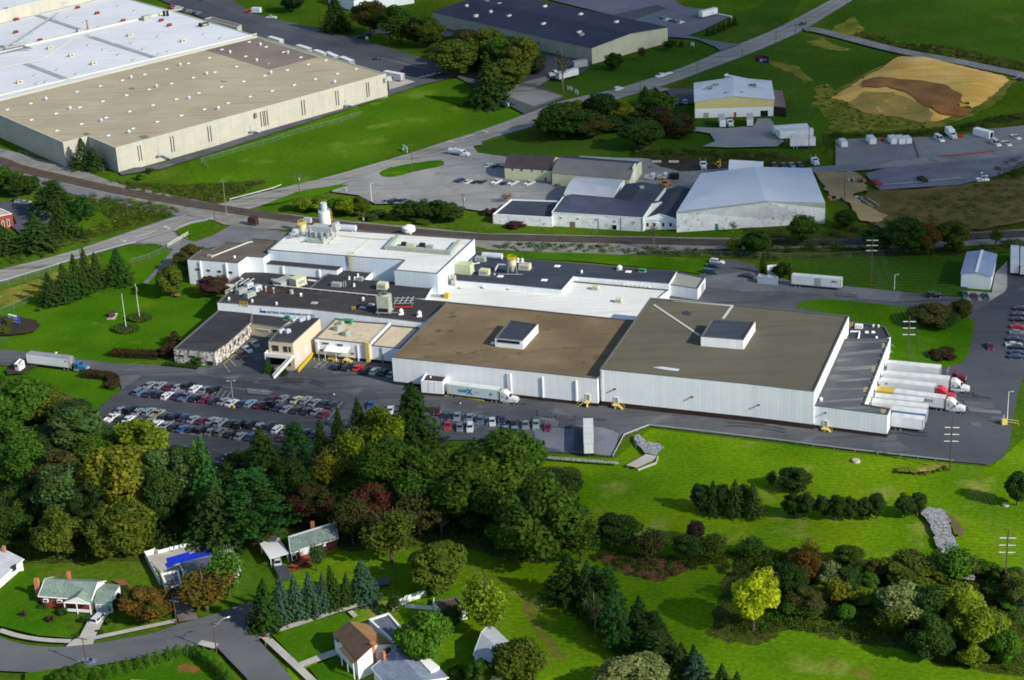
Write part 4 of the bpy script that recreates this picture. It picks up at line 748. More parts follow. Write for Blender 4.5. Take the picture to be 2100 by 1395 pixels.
# ---- small sheds / right metal shed
RM,A,B,Cc,D,m0,m1=gabled('metal_shed','pale metal shed with blue grey roof and three parked cars at its front','metal shed',P(*z(3,1,1618,832),4.6),P(*z(3,1,1848,850),4.6),P(*z(3,1,1665,668),4.6),4.6,5.5,M_white,G('blue_grey_metal_roof',(.28,.35,.50),(.25,.31,.45),scale=.2,fa=.06,corr=(.8,.06,-60)))
mb=MB(); mb.box((*((m0+m1)/2),5.75),(np.linalg.norm(m1-m0)+.6,.9,.1),math.degrees(math.atan2(*(m1-m0)[::-1]))); mb.build('ridge_cap',M_wht,RM)
BK=Bld('brick_building','red brick office corner at the left edge beside its car park','brick building',z(0,1,-300,450,93,368,0,325,-300,220),5.2,M_brick,G('gravel_ballast_roof',(.42,.36,.30),fa=.1),M_wht)
windows(BK,0,1,[(*z(0,1,12,425),*z(0,1,35,472)),(*z(0,1,52,415),*z(0,1,76,462))],frame=M_wht)
# ================================================================ THE WHITE FACTORY
# brown roofed halls in front
BG=Bld('warehouse','larger brown roofed white hall with plain ribbed walls, right of its twin','warehouse',[(1230.5,757),(1540,788),(1669.5,803),(1741,647.5),(1505,624),(1333,611)],11.3,M_white,M_rbr,M_cop,band=1.7)
B2=Bld('warehouse','lower brown roofed white hall left of the larger brown roofed hall','warehouse',[(803.5,732.5),(1225,776.5),(1303,657),(1080,634),(917,618.7)],8.8,M_whitep,M_rbr2,M_cop,band=1.3)
BG.wallrect(0,2,1233,759,1236,759,'corner_trim',M_wht,.1,z0=1.7,z1=11.1)
for b,nm,x0,y0,x1,y1 in ((BG,'rooftop_room',1437.3,690,1525,697),):
    q=Bld('x','x','x',[(1437.3,689.9),(1525,697),(1549,659),(1460,654)],13.9,M_white,M_rblu,M_cop,z0=10.9); q.e.name='rooftop_room'; q.e['label']='white ribbed rooftop room with blue black roof on the larger brown roofed hall'; q.e['category']='rooftop room'
q=Bld('rooftop_room','white rooftop room with black roof and open front on the lower brown roofed hall','rooftop room',[(1014.7,693),(1072,698.7),(1103.5,664),(1045,656)],11.2,M_white,M_rblu,M_cop,z0=8.4); RR=q
wallrect(RR.e,RR.w[0],RR.w[1],1020,696,1066,706,'louvre',M_black,.12)
pt=P(1038,708,8.7); m_=MB(); m_.box((pt[0],pt[1],9.0),(9,1.4,.15),AZ)
for k in range(6): m_.box((pt[0]-4+k*1.6,pt[1]-.6+1.5-k*.6,9.2),(.08,.08,1.1))
m_.build('service_platform',M_wht,RR.e)
# light strips and patches on the brown roofs
for a,b,wd in ((z(2,1,1128,1072),z(2,1,1480,1308),.7),(z(2,1,1738,1070),z(2,1,1660,1178),.7)):
    p,q_=P(*a,BG.rz),P(*b,BG.rz); d=q_-p; MB().box(((p[0]+q_[0])/2,(p[1]+q_[1])/2,BG.rz+.1),(np.linalg.norm(d),wd,.2),math.degrees(math.atan2(d[1],d[0]))).build('roof_pipe_cover',M_copw,BG.e)
p,q_=P(*z(2,1,1100,1020),BG.rz),P(*z(2,1,1738,1078),BG.rz); d=q_-p; MB().box(((p[0]+q_[0])/2,(p[1]+q_[1])/2,BG.rz+.12),(np.linalg.norm(d),1.2,.2),math.degrees(math.atan2(d[1],d[0]))).build('roof_edge_flashing',M_copw,BG.e)
def rpatch(b,pix,m,name='roof_patch',dz=.02): return MB().add([(*P(x,y,b.rz)[:2],b.rz+dz) for x,y in pix],[tuple(range(len(pix)))]).build(name,m,b.e)
rpatch(BG,[proj(p) for p in ragged(z(2,1,1340,1125,1380,1115,1420,1135,1400,1155,1350,1150),0,1)],M_rblu)
pw=z(2,2,1120,275,1190,270,1330,290,1310,305,1200,292); rpatch(BG,pw,M_metr)
for x,y in z(2,2,830,440,1425,500,1930,560): BG.wallrect(0,1,x-2,y-1,x+2,y+1,'wall_lamp',M_black,.7) if x<1540 else None
BG.wallrect(1,2,1555,829,1558,831,'wall_lamp',M_black,.7)
def doorstair(b,i,j,x,y0,y1,side=1,m=None,name='stair'):
    b.wallrect(i,j,x-4,y0,x+4,y1,'door',M_gmr,.12,frame=M_wht)
    A,B=b.w[i],b.w[j]; d=(B-A)/np.linalg.norm(B-A); n=np.array([d[1],-d[0]]); u_,zz=onwall(A,B,x,y1); zz=max(zz,.6); q=A+d*u_+n*.9; az=math.degrees(math.atan2(d[1],d[0]))
    mb=MB(); mb.box((*q,zz-.08),(1.5,1.4,.12),az); ns=max(3,int(zz/.22))
    for k in range(ns): t=q+d*side*(.9+k*.27); mb.box((*t,zz-(k+1)*zz/(ns+1)),(.3,1.1,.07),az)
    for o in (-.6,.6):
        e_=q+d*side*(.8+ns*.27)+n*o; mb.tube([(*(q-d*side*.9+n*o),zz+1),(*(q+d*side*.8+n*o),zz+1),(*e_,1.0)],.035); mb.tube([(*(q-d*side*.9+n*o),zz),(*(q-d*side*.9+n*o),zz+1)],.03); mb.tube([(*(q+d*side*.8+n*o),zz),(*(q+d*side*.8+n*o),zz+1)],.03); mb.tube([(*e_,0),(*e_,1)],.03)
        s0=q+d*side*.8+n*o; mb.add([(*s0,zz-.1),(*e_,0),(*e_,.2),(*s0,zz+.1)],[(0,1,2,3)])
    mb.box((*(q-n*0),zz/2),(.12,1.2,zz),az)
    mb.build(name,m or M_ylr,b.e)
M_ylr=G('pale_yellow_metal',(.60,.50,.14),fa=.1)
doorstair(BG,0,1,*( (1264,)),z(2,2,840,505)[1],z(2,2,840,552)[1]); doorstair(B2,0,1,1206,z(2,2,620,482)[1],z(2,2,620,532)[1],-1)
for x in (1040+18/3.75,1040+272/3.75,1040+530/3.75): B2.wallrect(0,1,x-2.2,750,x+2.2,800,'pilaster',M_wht,.35,z0=1.35,z1=7.6)
B2.wallrect(0,1,520+1955/3.75,780,520+1985/3.75,800,'pilaster',M_wht,.35,z0=1.35,z1=7.6)
QD=Bld('dock_shelter','small white dock shelter with black roof on the lower brown roofed hall','dock shelter',Z(860,740,22,285,335,310,435,180,105,150),4.7,M_whitep,M_rbl,M_wht,band=1.1)
for k in range(5):
    for x in (128,212): QD.wallrect(0,1,*Z(860,740,x-5,320+k*28),*Z(860,740,x+5,330+k*28),'wall_vent',M_black,.06)
QD.item(*Z(860,740,160,245),'roof_vent',M_wht,smallvent(.3,.5))
# dock wing on the right
DKp=[(1670.5,832),(1820.5,850.5),(1826.5,838),(1773,828.5),(1825,694.7),(1732,694.7)]
DR=Bld('loading_dock','grey roofed loading dock wing with white ribbed end wall and brown base','loading dock',DKp,6.9,M_white,M_dockr,M_cop,band=1.3)
p,q_=P(1773,828.5,DR.h),P(1825,694.7,DR.h); d=(q_-p)
for t in np.linspace(.04,.96,11): c=p+d*t; MB().tube([(c[0]-1.,c[1],DR.h+.1),(c[0]+1.6,c[1]-.5,DR.h-1.6)],.05).build('dock_stay_cable',M_steel,DR.e)
doorstair(DR,0,1,1693,z(3,2,580,685)[1],z(3,2,580,735)[1]); DR.wallrect(0,1,1692,845,1695,847,'wall_lamp',M_black,.7); DR.item(1684,823,'roof_vent',VM,vent(.4,.9))
for q in (z(3,2,995,575,1065,578,1060,630,1000,625),z(3,2,1010,90,1050,95,1035,125,1005,130),z(3,2,935,260,965,270,945,320,925,305),z(3,2,870,430,905,425,890,470,860,460)): rpatch(DR,q,G('sandy_roof_patch',(.32,.25,.16),fa=.2),dz=.03)
D2=Bld('dock_annex','blue black roofed annex between the brown roofed hall and the power pole','annex',z(3,1,740,1345,1000,1345,1075,1315,1030,1235,790,1200,740,1240)[::-1],5.6,M_white,M_rblu,M_cop)
D2.item(*z(3,1,940,1240),'roof_vent',VM,vent(.3,.6)); D2.item(*z(3,1,980,1243),'roof_vent',VM,vent(.3,.6)); D2.item(*z(3,1,890,1285),'skylight',SKM,skylight(1,1,.4)); D2.item(*z(3,1,940,1285),'skylight',SKM,skylight(1,1,.4)); D2.item(*z(3,1,965,1335),'roof_vent',VM,vent(.35,.7)); D2.item(*z(3,1,830,1250),'roof_unit',M_wht,lambda mb,x,y,zz:mb.box((x,y,zz+.6),(2.2,1.2,1.2),AZ))
pipe_on(D2,z(3,1,765,1275,835,1275,825,1340),.25,M_wht)
D2.item(*z(3,1,768,1248),'yellow_ladder',M_yel,lambda mb,x,y,zz:[mb.box((x+s,y,zz+1),(.1,.1,2)) for s in (-.4,.4)]+[mb.box((x,y,zz+.3+k*.35),(.8,.08,.08)) for k in range(5)])
# white membrane roof (low) and blue-black roof with its units, shed at the right end
WR=Bld('factory_building','bright white flat roofed wing between the dark roofs and the brown roofed halls','factory wing',z(2,1,-620,945,-470,1070)[:1]+[(840,640),(1080,650),(1310,665),(1345,615),(1372,594),(1160,575),(1100,560),(930,570),(880,595)],3.4,M_whitep,M_rwh,M_cop)
EB=Bld('factory_building','blue black flat roofed wing carrying the yellow topped hopper and cream air units','factory wing',[(926,574),(1040,583.3),(1152,594),(1176,566.5),(1372,581.5),(1388,556),(1040,528),(971,515),(945,540)],4.9,M_white,M_rblu,M_cop)
SD=Bld('shed','small pale roofed white shed at the right end of the blue black roof','shed',[(1371,583),(1430.7,592),(1446.7,568.5),(1388.5,556.3)],4.1,M_whitep,G('grey_felt_roof',(.30,.30,.27),(.26,.26,.24),fa=.1),M_cop)
SD.wallrect(1,2,1437,590,1444,582,'roller_door',M_grey,.1,z0=.1,z1=3.2)
HZ=9.9
HI=Bld('factory_building','tall white roofed main factory block with white ribbed walls at the heart of the plant','factory block',[(549,512),(746.7,527.5),(828,533),(808,553.3),(897,561.3),(973.3,489.3),(738.7,473.3),(660,467),(606,464)],HZ,G('mixed_panel_wall',(.66,.71,.75),(.55,.64,.74),scale=.12,fa=.04,corr=(1.6,.10)),M_rwh,M_cop)
OF=Bld('factory_office','white two storey office block with brown flat roof at the left end of the plant','office block',Z(340,440,307,640,1030,695,1165,600,1395,615,1475,560,1600,365,1230,335,1110,405,840,385,740,450,640,500,510,495),8.7,M_white,G('dark_brown_gravel_roof',(.115,.095,.08),(.09,.075,.065),scale=.1,fa=.2,streak=(50,5,(.16,.14,.12),.4)),M_cop)
windows(OF,0,1,[(*Z(340,440,427,770),*Z(340,440,480,800)),(*Z(340,440,585,785),*Z(340,440,638,815)),(*Z(340,440,742,798),*Z(340,440,795,830)),(*Z(340,440,900,812),*Z(340,440,955,845)),(*Z(340,440,448,935),*Z(340,440,505,968))],m=M_dark,frame=M_gmr)
for x in (495,862): OF.wallrect(0,1,*Z(340,440,x-10,700),*Z(340,440,x+8,700),'pilaster',M_wht,.4,z0=.1,z1=8.4)
OF.item(*Z(340,440,985,630),'roof_vent',VM,vent(.35,.8)); pipe_on(OF,Z(340,440,650,605,1180,400,1240,390),.25,M_copw); OF.item(*Z(340,440,640,603),'roof_unit',M_steel,lambda mb,x,y,zz:mb.box((x,y,zz+.3),(2.4,1,.6),AZ))
CN=Bld('factory_building','narrow black canopy roof along the front of the tall white block','canopy wing',Z(540,440,20,705,1050,800,1130,745,90,648),6.2,M_white,M_rbl,M_cop)
for x in (285,800): CN.wallrect(0,1,*Z(540,440,x-8,800),*Z(540,440,x+10,800),'pilaster',M_wht,.35,z0=.1,z1=6)
MBk=Bld('factory_building','low black roofed wing with small white vents in front of the tall white block','factory wing',Z(540,440,620,1075,1620,1190,2320,1200,2430,1010,1860,965,1440,930,1608,768,1120,745,850,880,700,1010),5.0,M_white,M_rbl,M_cop)
LB=Bld('factory_building','sunken black roofed yard wing with ducts left of the vented black roof','factory wing',Z(540,440,-560,985,-200,1000,620,1080,830,905,30,830,-270,825),4.2,M_white,M_rbl,M_cop)
BN=Bld('factory_building','long black roofed wing with the blue slogan on its white front wall','factory wing',[(445.4,620.2),(640,634.5),(868,661.5),(920,618.5),(776,606.5),(662,593.5),(562,585),(490,578)],7.3,M_whitep,G('patched_black_roof',(.032,.032,.036),(.048,.045,.046),scale=.08,fine=1.5,fa=.2,col3=(.09,.055,.035),streak=(AZ,5,(.06,.05,.045),.4)),M_cop,par=.3)
rpatch(BN,[proj(p) for p in ragged(Z(340,440,1330,1040,1650,1060,1780,1100,1500,1120,1340,1150),.5,4)],M_rrust)
# stone office
ST=Bld('office_building','low fieldstone office with black roof facing the visitor parking','stone office',Z(340,600,108,802,695,857,835,752,850,755,1215,430,1230,300,750,250),4.6,M_stone,M_rbl,M_cop)
for x,y in ((915,780),(978,725),(1038,675),(1100,620),(1157,575)): ST.wallrect(3,4,*Z(340,600,x-14,y-22),*Z(340,600,x+14,y+22),'window',M_glass,.1,frame=M_gmr)
windows(ST,0,1,[(*Z(340,600,175,885),*Z(340,600,265,925)),(*Z(340,600,320,895),*Z(340,600,400,935)),(*Z(340,600,580,975),*Z(340,600,690,1060))],frame=M_gmr)
LK=Bld('office_link','low black roofed link with a ribbon window between the stone office and the tan block','link building',Z(340,600,1225,440,1640,500,1790,400,1740,360,1230,300),4.2,M_beigew,M_rbl,M_cop)
LK.wallrect(0,1,*Z(340,600,1310,515),*Z(340,600,1480,560),'window',M_glass,.1,frame=M_wht); LK.wallrect(0,1,*Z(340,600,1530,530),*Z(340,600,1600,570),'window',M_glass,.1)
TB=Bld('office_building','two storey tan block with black roof, balcony and outside stair','tan office block',Z(340,600,1465,690,1815,720,2090,470,2205,365,1960,345,1640,500),9.3,M_beigew,M_rbl,M_cop)
windows(TB,0,1,[(*Z(340,600,1522,757),*Z(340,600,1615,838)),(*Z(340,600,1682,772),*Z(340,600,1740,850)),(*Z(340,600,1760,780),*Z(340,600,1790,850))],frame=M_base)
TB.wallrect(0,1,*Z(340,600,1490,900),*Z(340,600,1790,1050),'porch_glazing',M_dark,.1)
for q in (Z(340,600,1868,870,1905,950),Z(340,600,1985,770,2020,850)): TB.wallrect(1,2,*q[0],*q[1],'door',M_wht,.12)
A,B=TB.w[0],TB.w[1]; d=(B-A)/np.linalg.norm(B-A); n=np.array([d[1],-d[0]]); az=math.degrees(math.atan2(d[1],d[0])); Lw=np.linalg.norm(B-A); zb2=5.3
m_=MB(); c=(A+B)/2+n*1.2; m_.box((*c,zb2),(Lw+1,2.4,.2),az); m_.box((*(c+n*1.15),zb2+.55),(Lw+1,.12,1.1),az); m_.box((*(A-d*.4+n*1.2),zb2+.55),(.12,2.3,1.1),az); m_.box((*(A-d*.4+n*2.2),zb2/2),(.25,.25,zb2),az); m_.build('balcony',M_wht,TB.e)
m_=MB(); p0=B+n*2.0+d*.3; p1=B+n*6-d*4.4; s2=(p1-p0)/np.linalg.norm(p1-p0); L_=np.linalg.norm(p1-p0); azs=math.degrees(math.atan2(s2[1],s2[0]))
for k in range(14): q=p0+(p1-p0)*(k+.5)/14; m_.box((*q,zb2*(1-(k+.5)/14)),(.42,1.2,.12),azs)
nn=np.array([-s2[1],s2[0]])
for o in (-.65,.65): a3=p0+nn*o; b3=p1+nn*o; m_.add([(*a3,zb2-.1),(*b3,0.1),(*b3,1.1),(*a3,zb2+1)],[(0,1,2,3)])
m_.build('outside_stair',M_wht,TB.e)
for x,y,sx in ((*Z(340,600,1650,570),2.),(*Z(340,600,1745,575),1.6),(*Z(340,600,1840,410),2.2),(*Z(340,600,1945,405),2.2),(*Z(340,600,2030,385),1.3)): TB.item(x,y,'air_conditioner',[M_steel,M_metr,M_gmr],acunit(sx,1.1,.8,50))
TB.item(*Z(340,600,1740,390),'air_conditioner',[M_steel,M_green,M_black],acunit(1.8,1.2,.9,AZ))
# ramp with yellow rails on the right of the tan block
rp=empty('access_ramp',P(*Z(600,600,150,1000)),'concrete ramp with yellow railing walls beside the tan office block','ramp')
g=PP(Z(600,600,0,1120,235,850,335,860,90,1160)); MB().prism(ccw([q[:2] for q in g]),0,.5).build('ramp_slab',M_conc,rp)
for q in (Z(600,600,85,1160,340,870),Z(600,600,0,1125,240,870)):
    a3,b3=PP(q); d=b3-a3; MB().box(((a3[0]+b3[0])/2,(a3[1]+b3[1])/2,.75),(np.linalg.norm(d),.2,1.5),math.degrees(math.atan2(d[1],d[0]))).build('railing',M_yel,rp)
# cream roofed two storey
M_rcr=G('cream_membrane_roof',(.55,.47,.33),(.48,.41,.30),scale=.2,fa=.08,col3=(.30,.22,.15))
CR=Bld('factory_building','white two storey wing with cream roof and entrance canopy between tan block and brown halls','entrance wing',Z(600,600,315,655,1110,735,1400,440,880,405,610,365),6.2,M_whitep,M_rcr,M_cop,band=1.2)
CR2=Bld('factory_building','lower cream roofed white bay beside the brown roofed hall','entrance wing',Z(600,600,1120,757,1530,800,1820,500,1405,462),5.6,M_whitep,M_rcr,M_cop,band=1.2)
windows(CR,0,1,[(*Z(600,600,425,712),*Z(600,600,520,742)),(*Z(600,600,638,735),*Z(600,600,718,768)),(*Z(600,600,390,810),*Z(600,600,430,838)),(*Z(600,600,838,860),*Z(600,600,880,885))],m=M_dark,frame=M_gmr)
for k,(x,m_,b) in enumerate(((362,M_wht,CR),(925,M_wht,CR),(1270,M_gmr,CR2))): b.wallrect(0,1,*Z(600,600,x-6,720),*Z(600,600,x+8,720),'downspout',m_,.25,z0=.1,z1=5.4)
CR.wallrect(0,1,*Z(600,600,1042,720),*Z(600,600,1095,720),'yellow_ladder',M_ylr,.5,z0=.1,z1=6.6)
A,B=CR.w[0],CR.w[1]; d=(B-A)/np.linalg.norm(B-A); n=np.array([d[1],-d[0]]); az=math.degrees(math.atan2(d[1],d[0])); u0_,_=onwall(A,B,*Z(600,600,500,800)); u1_,_=onwall(A,B,*Z(600,600,830,820))
m_=MB(); c0,c1=A+d*u0_,A+d*u1_; m_.add([(*c0,4.2),(*c1,4.2),(*(c1+n*2.6),3.5),(*(c0+n*2.6),3.5),(*c0,4.3),(*c1,4.3),(*(c1+n*2.6),3.6),(*(c0+n*2.6),3.6)],[(3,2,1,0),(4,5,6,7),(3,2,6,7),(0,3,7,4),(1,2,6,5)]); 
for t in (.03,.5,.97): q=c0+(c1-c0)*t+n*2.4; m_.box((*q,1.75),(.12,.12,3.5),az)
m_.build('entrance_canopy',M_wht,CR.e)
for t in (.2,.85):
    q=c0+(c1-c0)*t+n*1.2; m_=MB(); m_.box((*q,.9),(1.6,1.8,.12),az)
    for k in range(5): m_.box((*(q+d*(1.+k*.35)),.75-k*.17),(.36,1.4,.1),az)
    for o in (-.8,.8): m_.tube([(*(q-d*.8+n*o),1.9),(*(q+d*.8+n*o),1.9),(*(q+d*2.6+n*o),1.)],.04)
    m_.build('entrance_steps',M_ylr,CR.e)
q0,q1=P(*Z(600,600,1115,745),CR.rz),P(*Z(600,600,1395,455),CR.rz); d=q1-q0; MB().box(((q0[0]+q1[0])/2,(q0[1]+q1[1])/2,CR.h+.1),(np.linalg.norm(d),.4,.35),math.degrees(math.atan2(d[1],d[0]))).build('parapet',M_wht,CR.e)
CR.item(*Z(600,600,790,440),'air_conditioner',[M_steel,M_green,M_black],acunit(3.2,1.6,1.,AZ,False)); CR.item(*Z(600,600,645,535),'air_conditioner',ACM,acunit(2.2,1.4,1.2,60)); CR.item(*Z(600,600,770,610),'air_conditioner',ACM,acunit(2.2,1.4,1.2,60)); CR.item(*Z(600,600,700,470),'air_conditioner',ACM,acunit(1.6,1.2,1.,60))
CR.item(*Z(600,600,880,290),'yellow_roof_ladder',M_yel,lambda mb,x,y,zz:[mb.box((x+s,y,zz+1.),(.12,.12,2.4)) for s in (-.5,.5)]+[mb.box((x,y,zz+k*.4),(1,.1,.1)) for k in range(6)])
# --- banner roof equipment
for x,y in Z(340,440,905,1225,1238,1258,1585,1295,1935,1170): BN.item(x,y,'roof_vent',VM,vent(.33,.8))
for x,y in Z(600,600,120,55,1010,115,): BN.item(x,y,'roof_vent',VM,vent(.4,.9))
for x,y in Z(600,600,1555,310,1815,340): BN.item(x,y,'roof_vent',[M_wht,M_wht],vent(.62,1.6))
for x,y,s_ in (*[(*q,1) for q in Z(600,600,310,155,1120,180,1000,220)],): BN.item(x,y,'skylight',[M_steel,M_hv],skylight(1.8,1.4,.35,AZ))
for x,y in Z(340,440,1080,1120,1200,1170): BN.item(x,y,'air_conditioner',ACM,acunit(3.4,2.2,1.2,48)) 
for x,y in Z(340,440,1190,1050,1310,1090): BN.item(x,y,'air_conditioner',[M_steel,M_metr,M_gmr],acunit(2.6,1.8,1.5,48))
for x,y in Z(340,440,1435,1110,1545,1130,1015,1060,1090,990): BN.item(x,y,'exhaust_stack',M_steel,lambda mb,x_,y_,zz:[mb.cone((x_,y_,zz),.2,.2,1.7,8),mb.cone((x_,y_,zz+1.7),.45,.3,.35,8)])
BN.item(*Z(340,440,1800,1130),'exhaust_stack',M_hv,lambda mb,x_,y_,zz:[mb.cone((x_,y_,zz),.7,.55,1.2,8)]); BN.item(*Z(340,440,940,1110),'exhaust_stack',M_hvc,lambda mb,x_,y_,zz:[mb.cone((x_,y_,zz),.5,.4,.9,8)])
w0,w1=P(*Z(540,440,150,1010),BN.h+.25),P(*Z(540,440,1640,1160),BN.h+.25); m_=MB(); m_.tube([w0,w1],.16,6); 
for t in np.linspace(.02,.98,12): q=w0+(w1-w0)*t; m_.box((q[0],q[1],BN.h),(.12,.12,.5))
m_.build('roof_edge_pipe',G('pinkish_pipe',(.62,.55,.60),fa=0),BN.e)
A,B=BN.w[0],BN.w[1]; m_=MB(); d=(B-A)/np.linalg.norm(B-A); n=np.array([d[1],-d[0]]); u_,_=onwall(A,B,*Z(340,440,1115,1275))
for s_ in (-1.3,0,1.3): m_.box((*(A+d*(u_+s_)+n*.1),7.4),(.1,.1,1.6),AZ)
for k in range(4): m_.box((*(A+d*u_+n*.1),6.9+k*.45),(2.6,.08,.1),AZ)
m_.build('yellow_guard_rail',M_yel,BN.e)
# slogan on the banner wall
def text_on(e,A,B,x,y,size,txt,m,name='lettering',off=.06,ref=None,bold=0.,shear=0,sp=1.,flip=False,loc=None):
    A,B=np.array(A[:2]),np.array(B[:2]); d=(B-A)/np.linalg.norm(B-A); n=np.array([d[1],-d[0]])
    u_,zz=onwall(A,B,x,y); q=A+d*u_+n*off
    c=bpy.data.curves.new(name,'FONT'); c.body=txt; c.size=size; c.extrude=.01; c.offset=bold; c.shear=shear; c.space_character=sp; c.fill_mode='BOTH'
    t=bpy.data.objects.new('t',c); C.objects.link(t); dg=bpy.context.evaluated_depsgraph_get(); me=bpy.data.meshes.new_from_object(t.evaluated_get(dg)); bpy.data.objects.remove(t); me.name=name
    V=np.empty(len(me.vertices)*3); me.vertices.foreach_get('co',V); V=V.reshape(-1,3); W=np.zeros_like(V)
    W[:,0]=q[0]+V[:,0]*d[0]-V[:,2]*(-n[0]); W[:,1]=q[1]+V[:,0]*d[1]-V[:,2]*(-n[1]); W[:,2]=zz+V[:,1]
    W-=ORG[e.name]; me.vertices.foreach_set('co',W.ravel()); me.update(); me.materials.clear(); return link(me,name,m,e)
M_navy=G('navy_lettering',(.01,.05,.30),fa=0); M_ltb=G('blue_lettering',(.02,.22,.42),fa=0); M_pale=G('pale_lettering',(.35,.45,.55),fa=0)
A,B=BN.w[0],BN.w[2]; A,B=BN.w[0],BN.w[1]
text_on(BN.e,A,B,*Z(340,600,1455,293),1.0,'SETTING THE STANDARD FOR QUALITY',M_ltb,bold=.03,sp=1.0)
wallrect(BN.e,A,B,*Z(340,600,1345,258),*Z(340,600,1440,292),'blue_emblem',M_blue,.08); wallrect(BN.e,A,B,*Z(340,600,1345,222),*Z(340,600,1380,248),'grey_emblem',M_pale,.08)
# cooling tower on the banner roof
ct=BN.top(*Z(600,600,1310,310)); CT=empty('cooling_tower',(ct[0],ct[1],BN.rz),'grey green cooling tower with roof fan standing on the black slogan roof','cooling tower')
c=(ct[0]+.2,ct[1]+1.6); az=-14
m_=MB(); m_.box((*c,BN.rz+.5),(4.6,4.2,.15),az)
for i in (-1,1):
    for j in (-1,1): m_.box((c[0]+i*1.9,c[1]+j*1.7,BN.rz+.25),(.2,.2,.5),az)
m_.box((c[0]+2.6,c[1]-1.9,BN.rz+.5),(4.5,.25,.25),az); m_.build('frame',M_steel,CT)
MB().box((*c,BN.rz+.58+2.5),(3.7,3.7,5.0),az).build('casing',M_hv,CT)
m_=MB(); m_.cone((*c,BN.rz+5.58),1.65,1.55,.5,18); m_.build('fan_cowl',M_hv,CT); m_=MB()
for k in range(5): m_.box((c[0],c[1],BN.rz+6.1),(2.9,.25,.06),az+36*k)
m_.build('fan',M_black,CT)
m_=MB(); ca,sa=math.cos(R(az)),math.sin(R(az)); m_.box((c[0]+sa*1.87,c[1]-ca*1.87,BN.rz+1.35),(3.1,.08,1.2),az); m_.build('louvre',M_black,CT)
PR=BN.item(*Z(600,600,1600,165),'pipe_rack',[M_steel,M_red],lambda mb,x,y,zz:[mb.tube([(x-3+k*1.6,y-2.2,zz+1.2),(x-2+k*1.6,y+2.4,zz+1.4)],.14) for k in range(4)]+[mb.tube([(x-3.2,y-2.2+j*2.2,zz+1.2),(x+3.,y-2.6+j*2.2,zz+1.2)],.12) for j in range(3)]+[mb.box((x+a,y+b,zz+.6),(.15,.15,1.2)) for a in(-3,2.4) for b in (-2.2,2.2)]+[setattr(mb,'cm',1),mb.tube([(x-3,y-3.2,zz+.4),(x+2.2,y-3.8,zz+.4)],.3),setattr(mb,'cm',0)])
# --- mid black roof and sunken roof equipment
for x,y in Z(540,440,1230,930,1355,890,1310,935,1345,940,1300,1030): MBk.item(x,y,'roof_vent',[M_wht,M_wht],vent(.28,.9))
for x,y in Z(540,440,1150,1040,1180,1030): MBk.item(x,y,'exhaust_stack',M_steel,lambda mb,x_,y_,zz:mb.cone((x_,y_,zz),.15,.15,2.,6))
MBk.item(*Z(540,440,1450,810),'skylight',SKM,skylight(1.7,1.3,.3,AZ)); MBk.item(*Z(540,440,1400,945),'air_conditioner',ACM,acunit(1.4,1.2,1.,AZ)); MBk.item(*Z(540,440,1050,1025),'air_conditioner',ACM,acunit(3.2,1.6,1.,AZ,False)); MBk.item(*Z(540,440,1710,1060),'air_conditioner',ACC,acunit(3.2,2.6,1.8,AZ,False))
LB.item(*Z(540,440,500,1010),'air_handler',ACC,acunit(4.6,3.4,2.6,48,False)); LB.item(*Z(540,440,300,990),'air_handler',ACM,acunit(6.5,4.2,1.4,48)); pipe_on(LB,Z(540,440,115,930,260,935),.3,M_steel); pipe_on(LB,Z(540,440,640,940,790,960),.35,M_wht)
for k in range(3): pipe_on(BN,Z(340,440,985+k*75,995,1110+k*75,915),.14,M_copw)
# --- tall block roof equipment
HI.item(*Z(540,440,1180,235),'roof_tank',M_metr,lambda mb,x,y,zz:[mb.tube([(x-3.6,y+1.2,zz+1.2),(x+3.6,y-1.2,zz+1.2)],1.05,10),mb.box((x-2.5,y+.8,zz+.3),(.5,1.6,.6),AZ),mb.box((x+2.5,y-.8,zz+.3),(.5,1.6,.6),AZ)])
# raised curb with open units
def frame_on(b,pix,hh,wd,m,name):
    w_=[P(x,y,b.rz) for x,y in pix]; mb=MB(); L_=len(w_)
    for i in range(L_-1):
        p,q=w_[i],w_[i+1]; d=q-p; mb.box(((p[0]+q[0])/2,(p[1]+q[1])/2,b.rz+hh/2+.001*i),(np.linalg.norm(d)+wd,wd,hh),math.degrees(math.atan2(d[1],d[0])))
    return mb.build(name,m,b.e)
frame_on(HI,Z(800,440,110,345,-40,500,845,575,980,420),1.3,1.3,M_hv,'duct_frame')
HI.item(*Z(800,440,200,450),'roof_opening',[M_hvc,M_black,M_black],acunit(1.6,1.4,1.,AZ)); HI.item(*Z(800,440,460,465),'roof_opening',[M_hvc,M_black,M_black],acunit(1.8,1.8,1.,AZ)); HI.item(*Z(800,440,300,460),'roof_unit',M_hvc,lambda mb,x,y,zz:mb.box((x,y,zz+.5),(3,1.2,1.0),AZ)); HI.item(*Z(800,440,570,480),'roof_unit',M_hv,lambda mb,x,y,zz:mb.box((x,y,zz+.5),(2.5,1.4,1.0),AZ))
pipe_on(HI,Z(540,440,940,410,1070,300,1500,340,1850,360),.15,M_hvc); pipe_on(HI,Z(540,440,1290,545,1530,350),.12,M_hvc)
A,B=HI.w[0],HI.w[1]; m_=MB(); d=(B-A)/np.linalg.norm(B-A); n=np.array([d[1],-d[0]]); u_,_=onwall(A,B,*Z(540,440,1248,640))
for s_ in (-.5,.5): m_.box((*(A+d*(u_+s_)+n*.35),7.9),(.1,.1,6),AZ)
for k in range(14): m_.box((*(A+d*u_+n*.35),5.2+k*.42),(1,.1,.08),AZ)
for s_ in (-1.3,1.3): m_.box((*(A+d*(u_+s_)-n*.3),HZ+.5),(.1,.1,1.1),AZ)
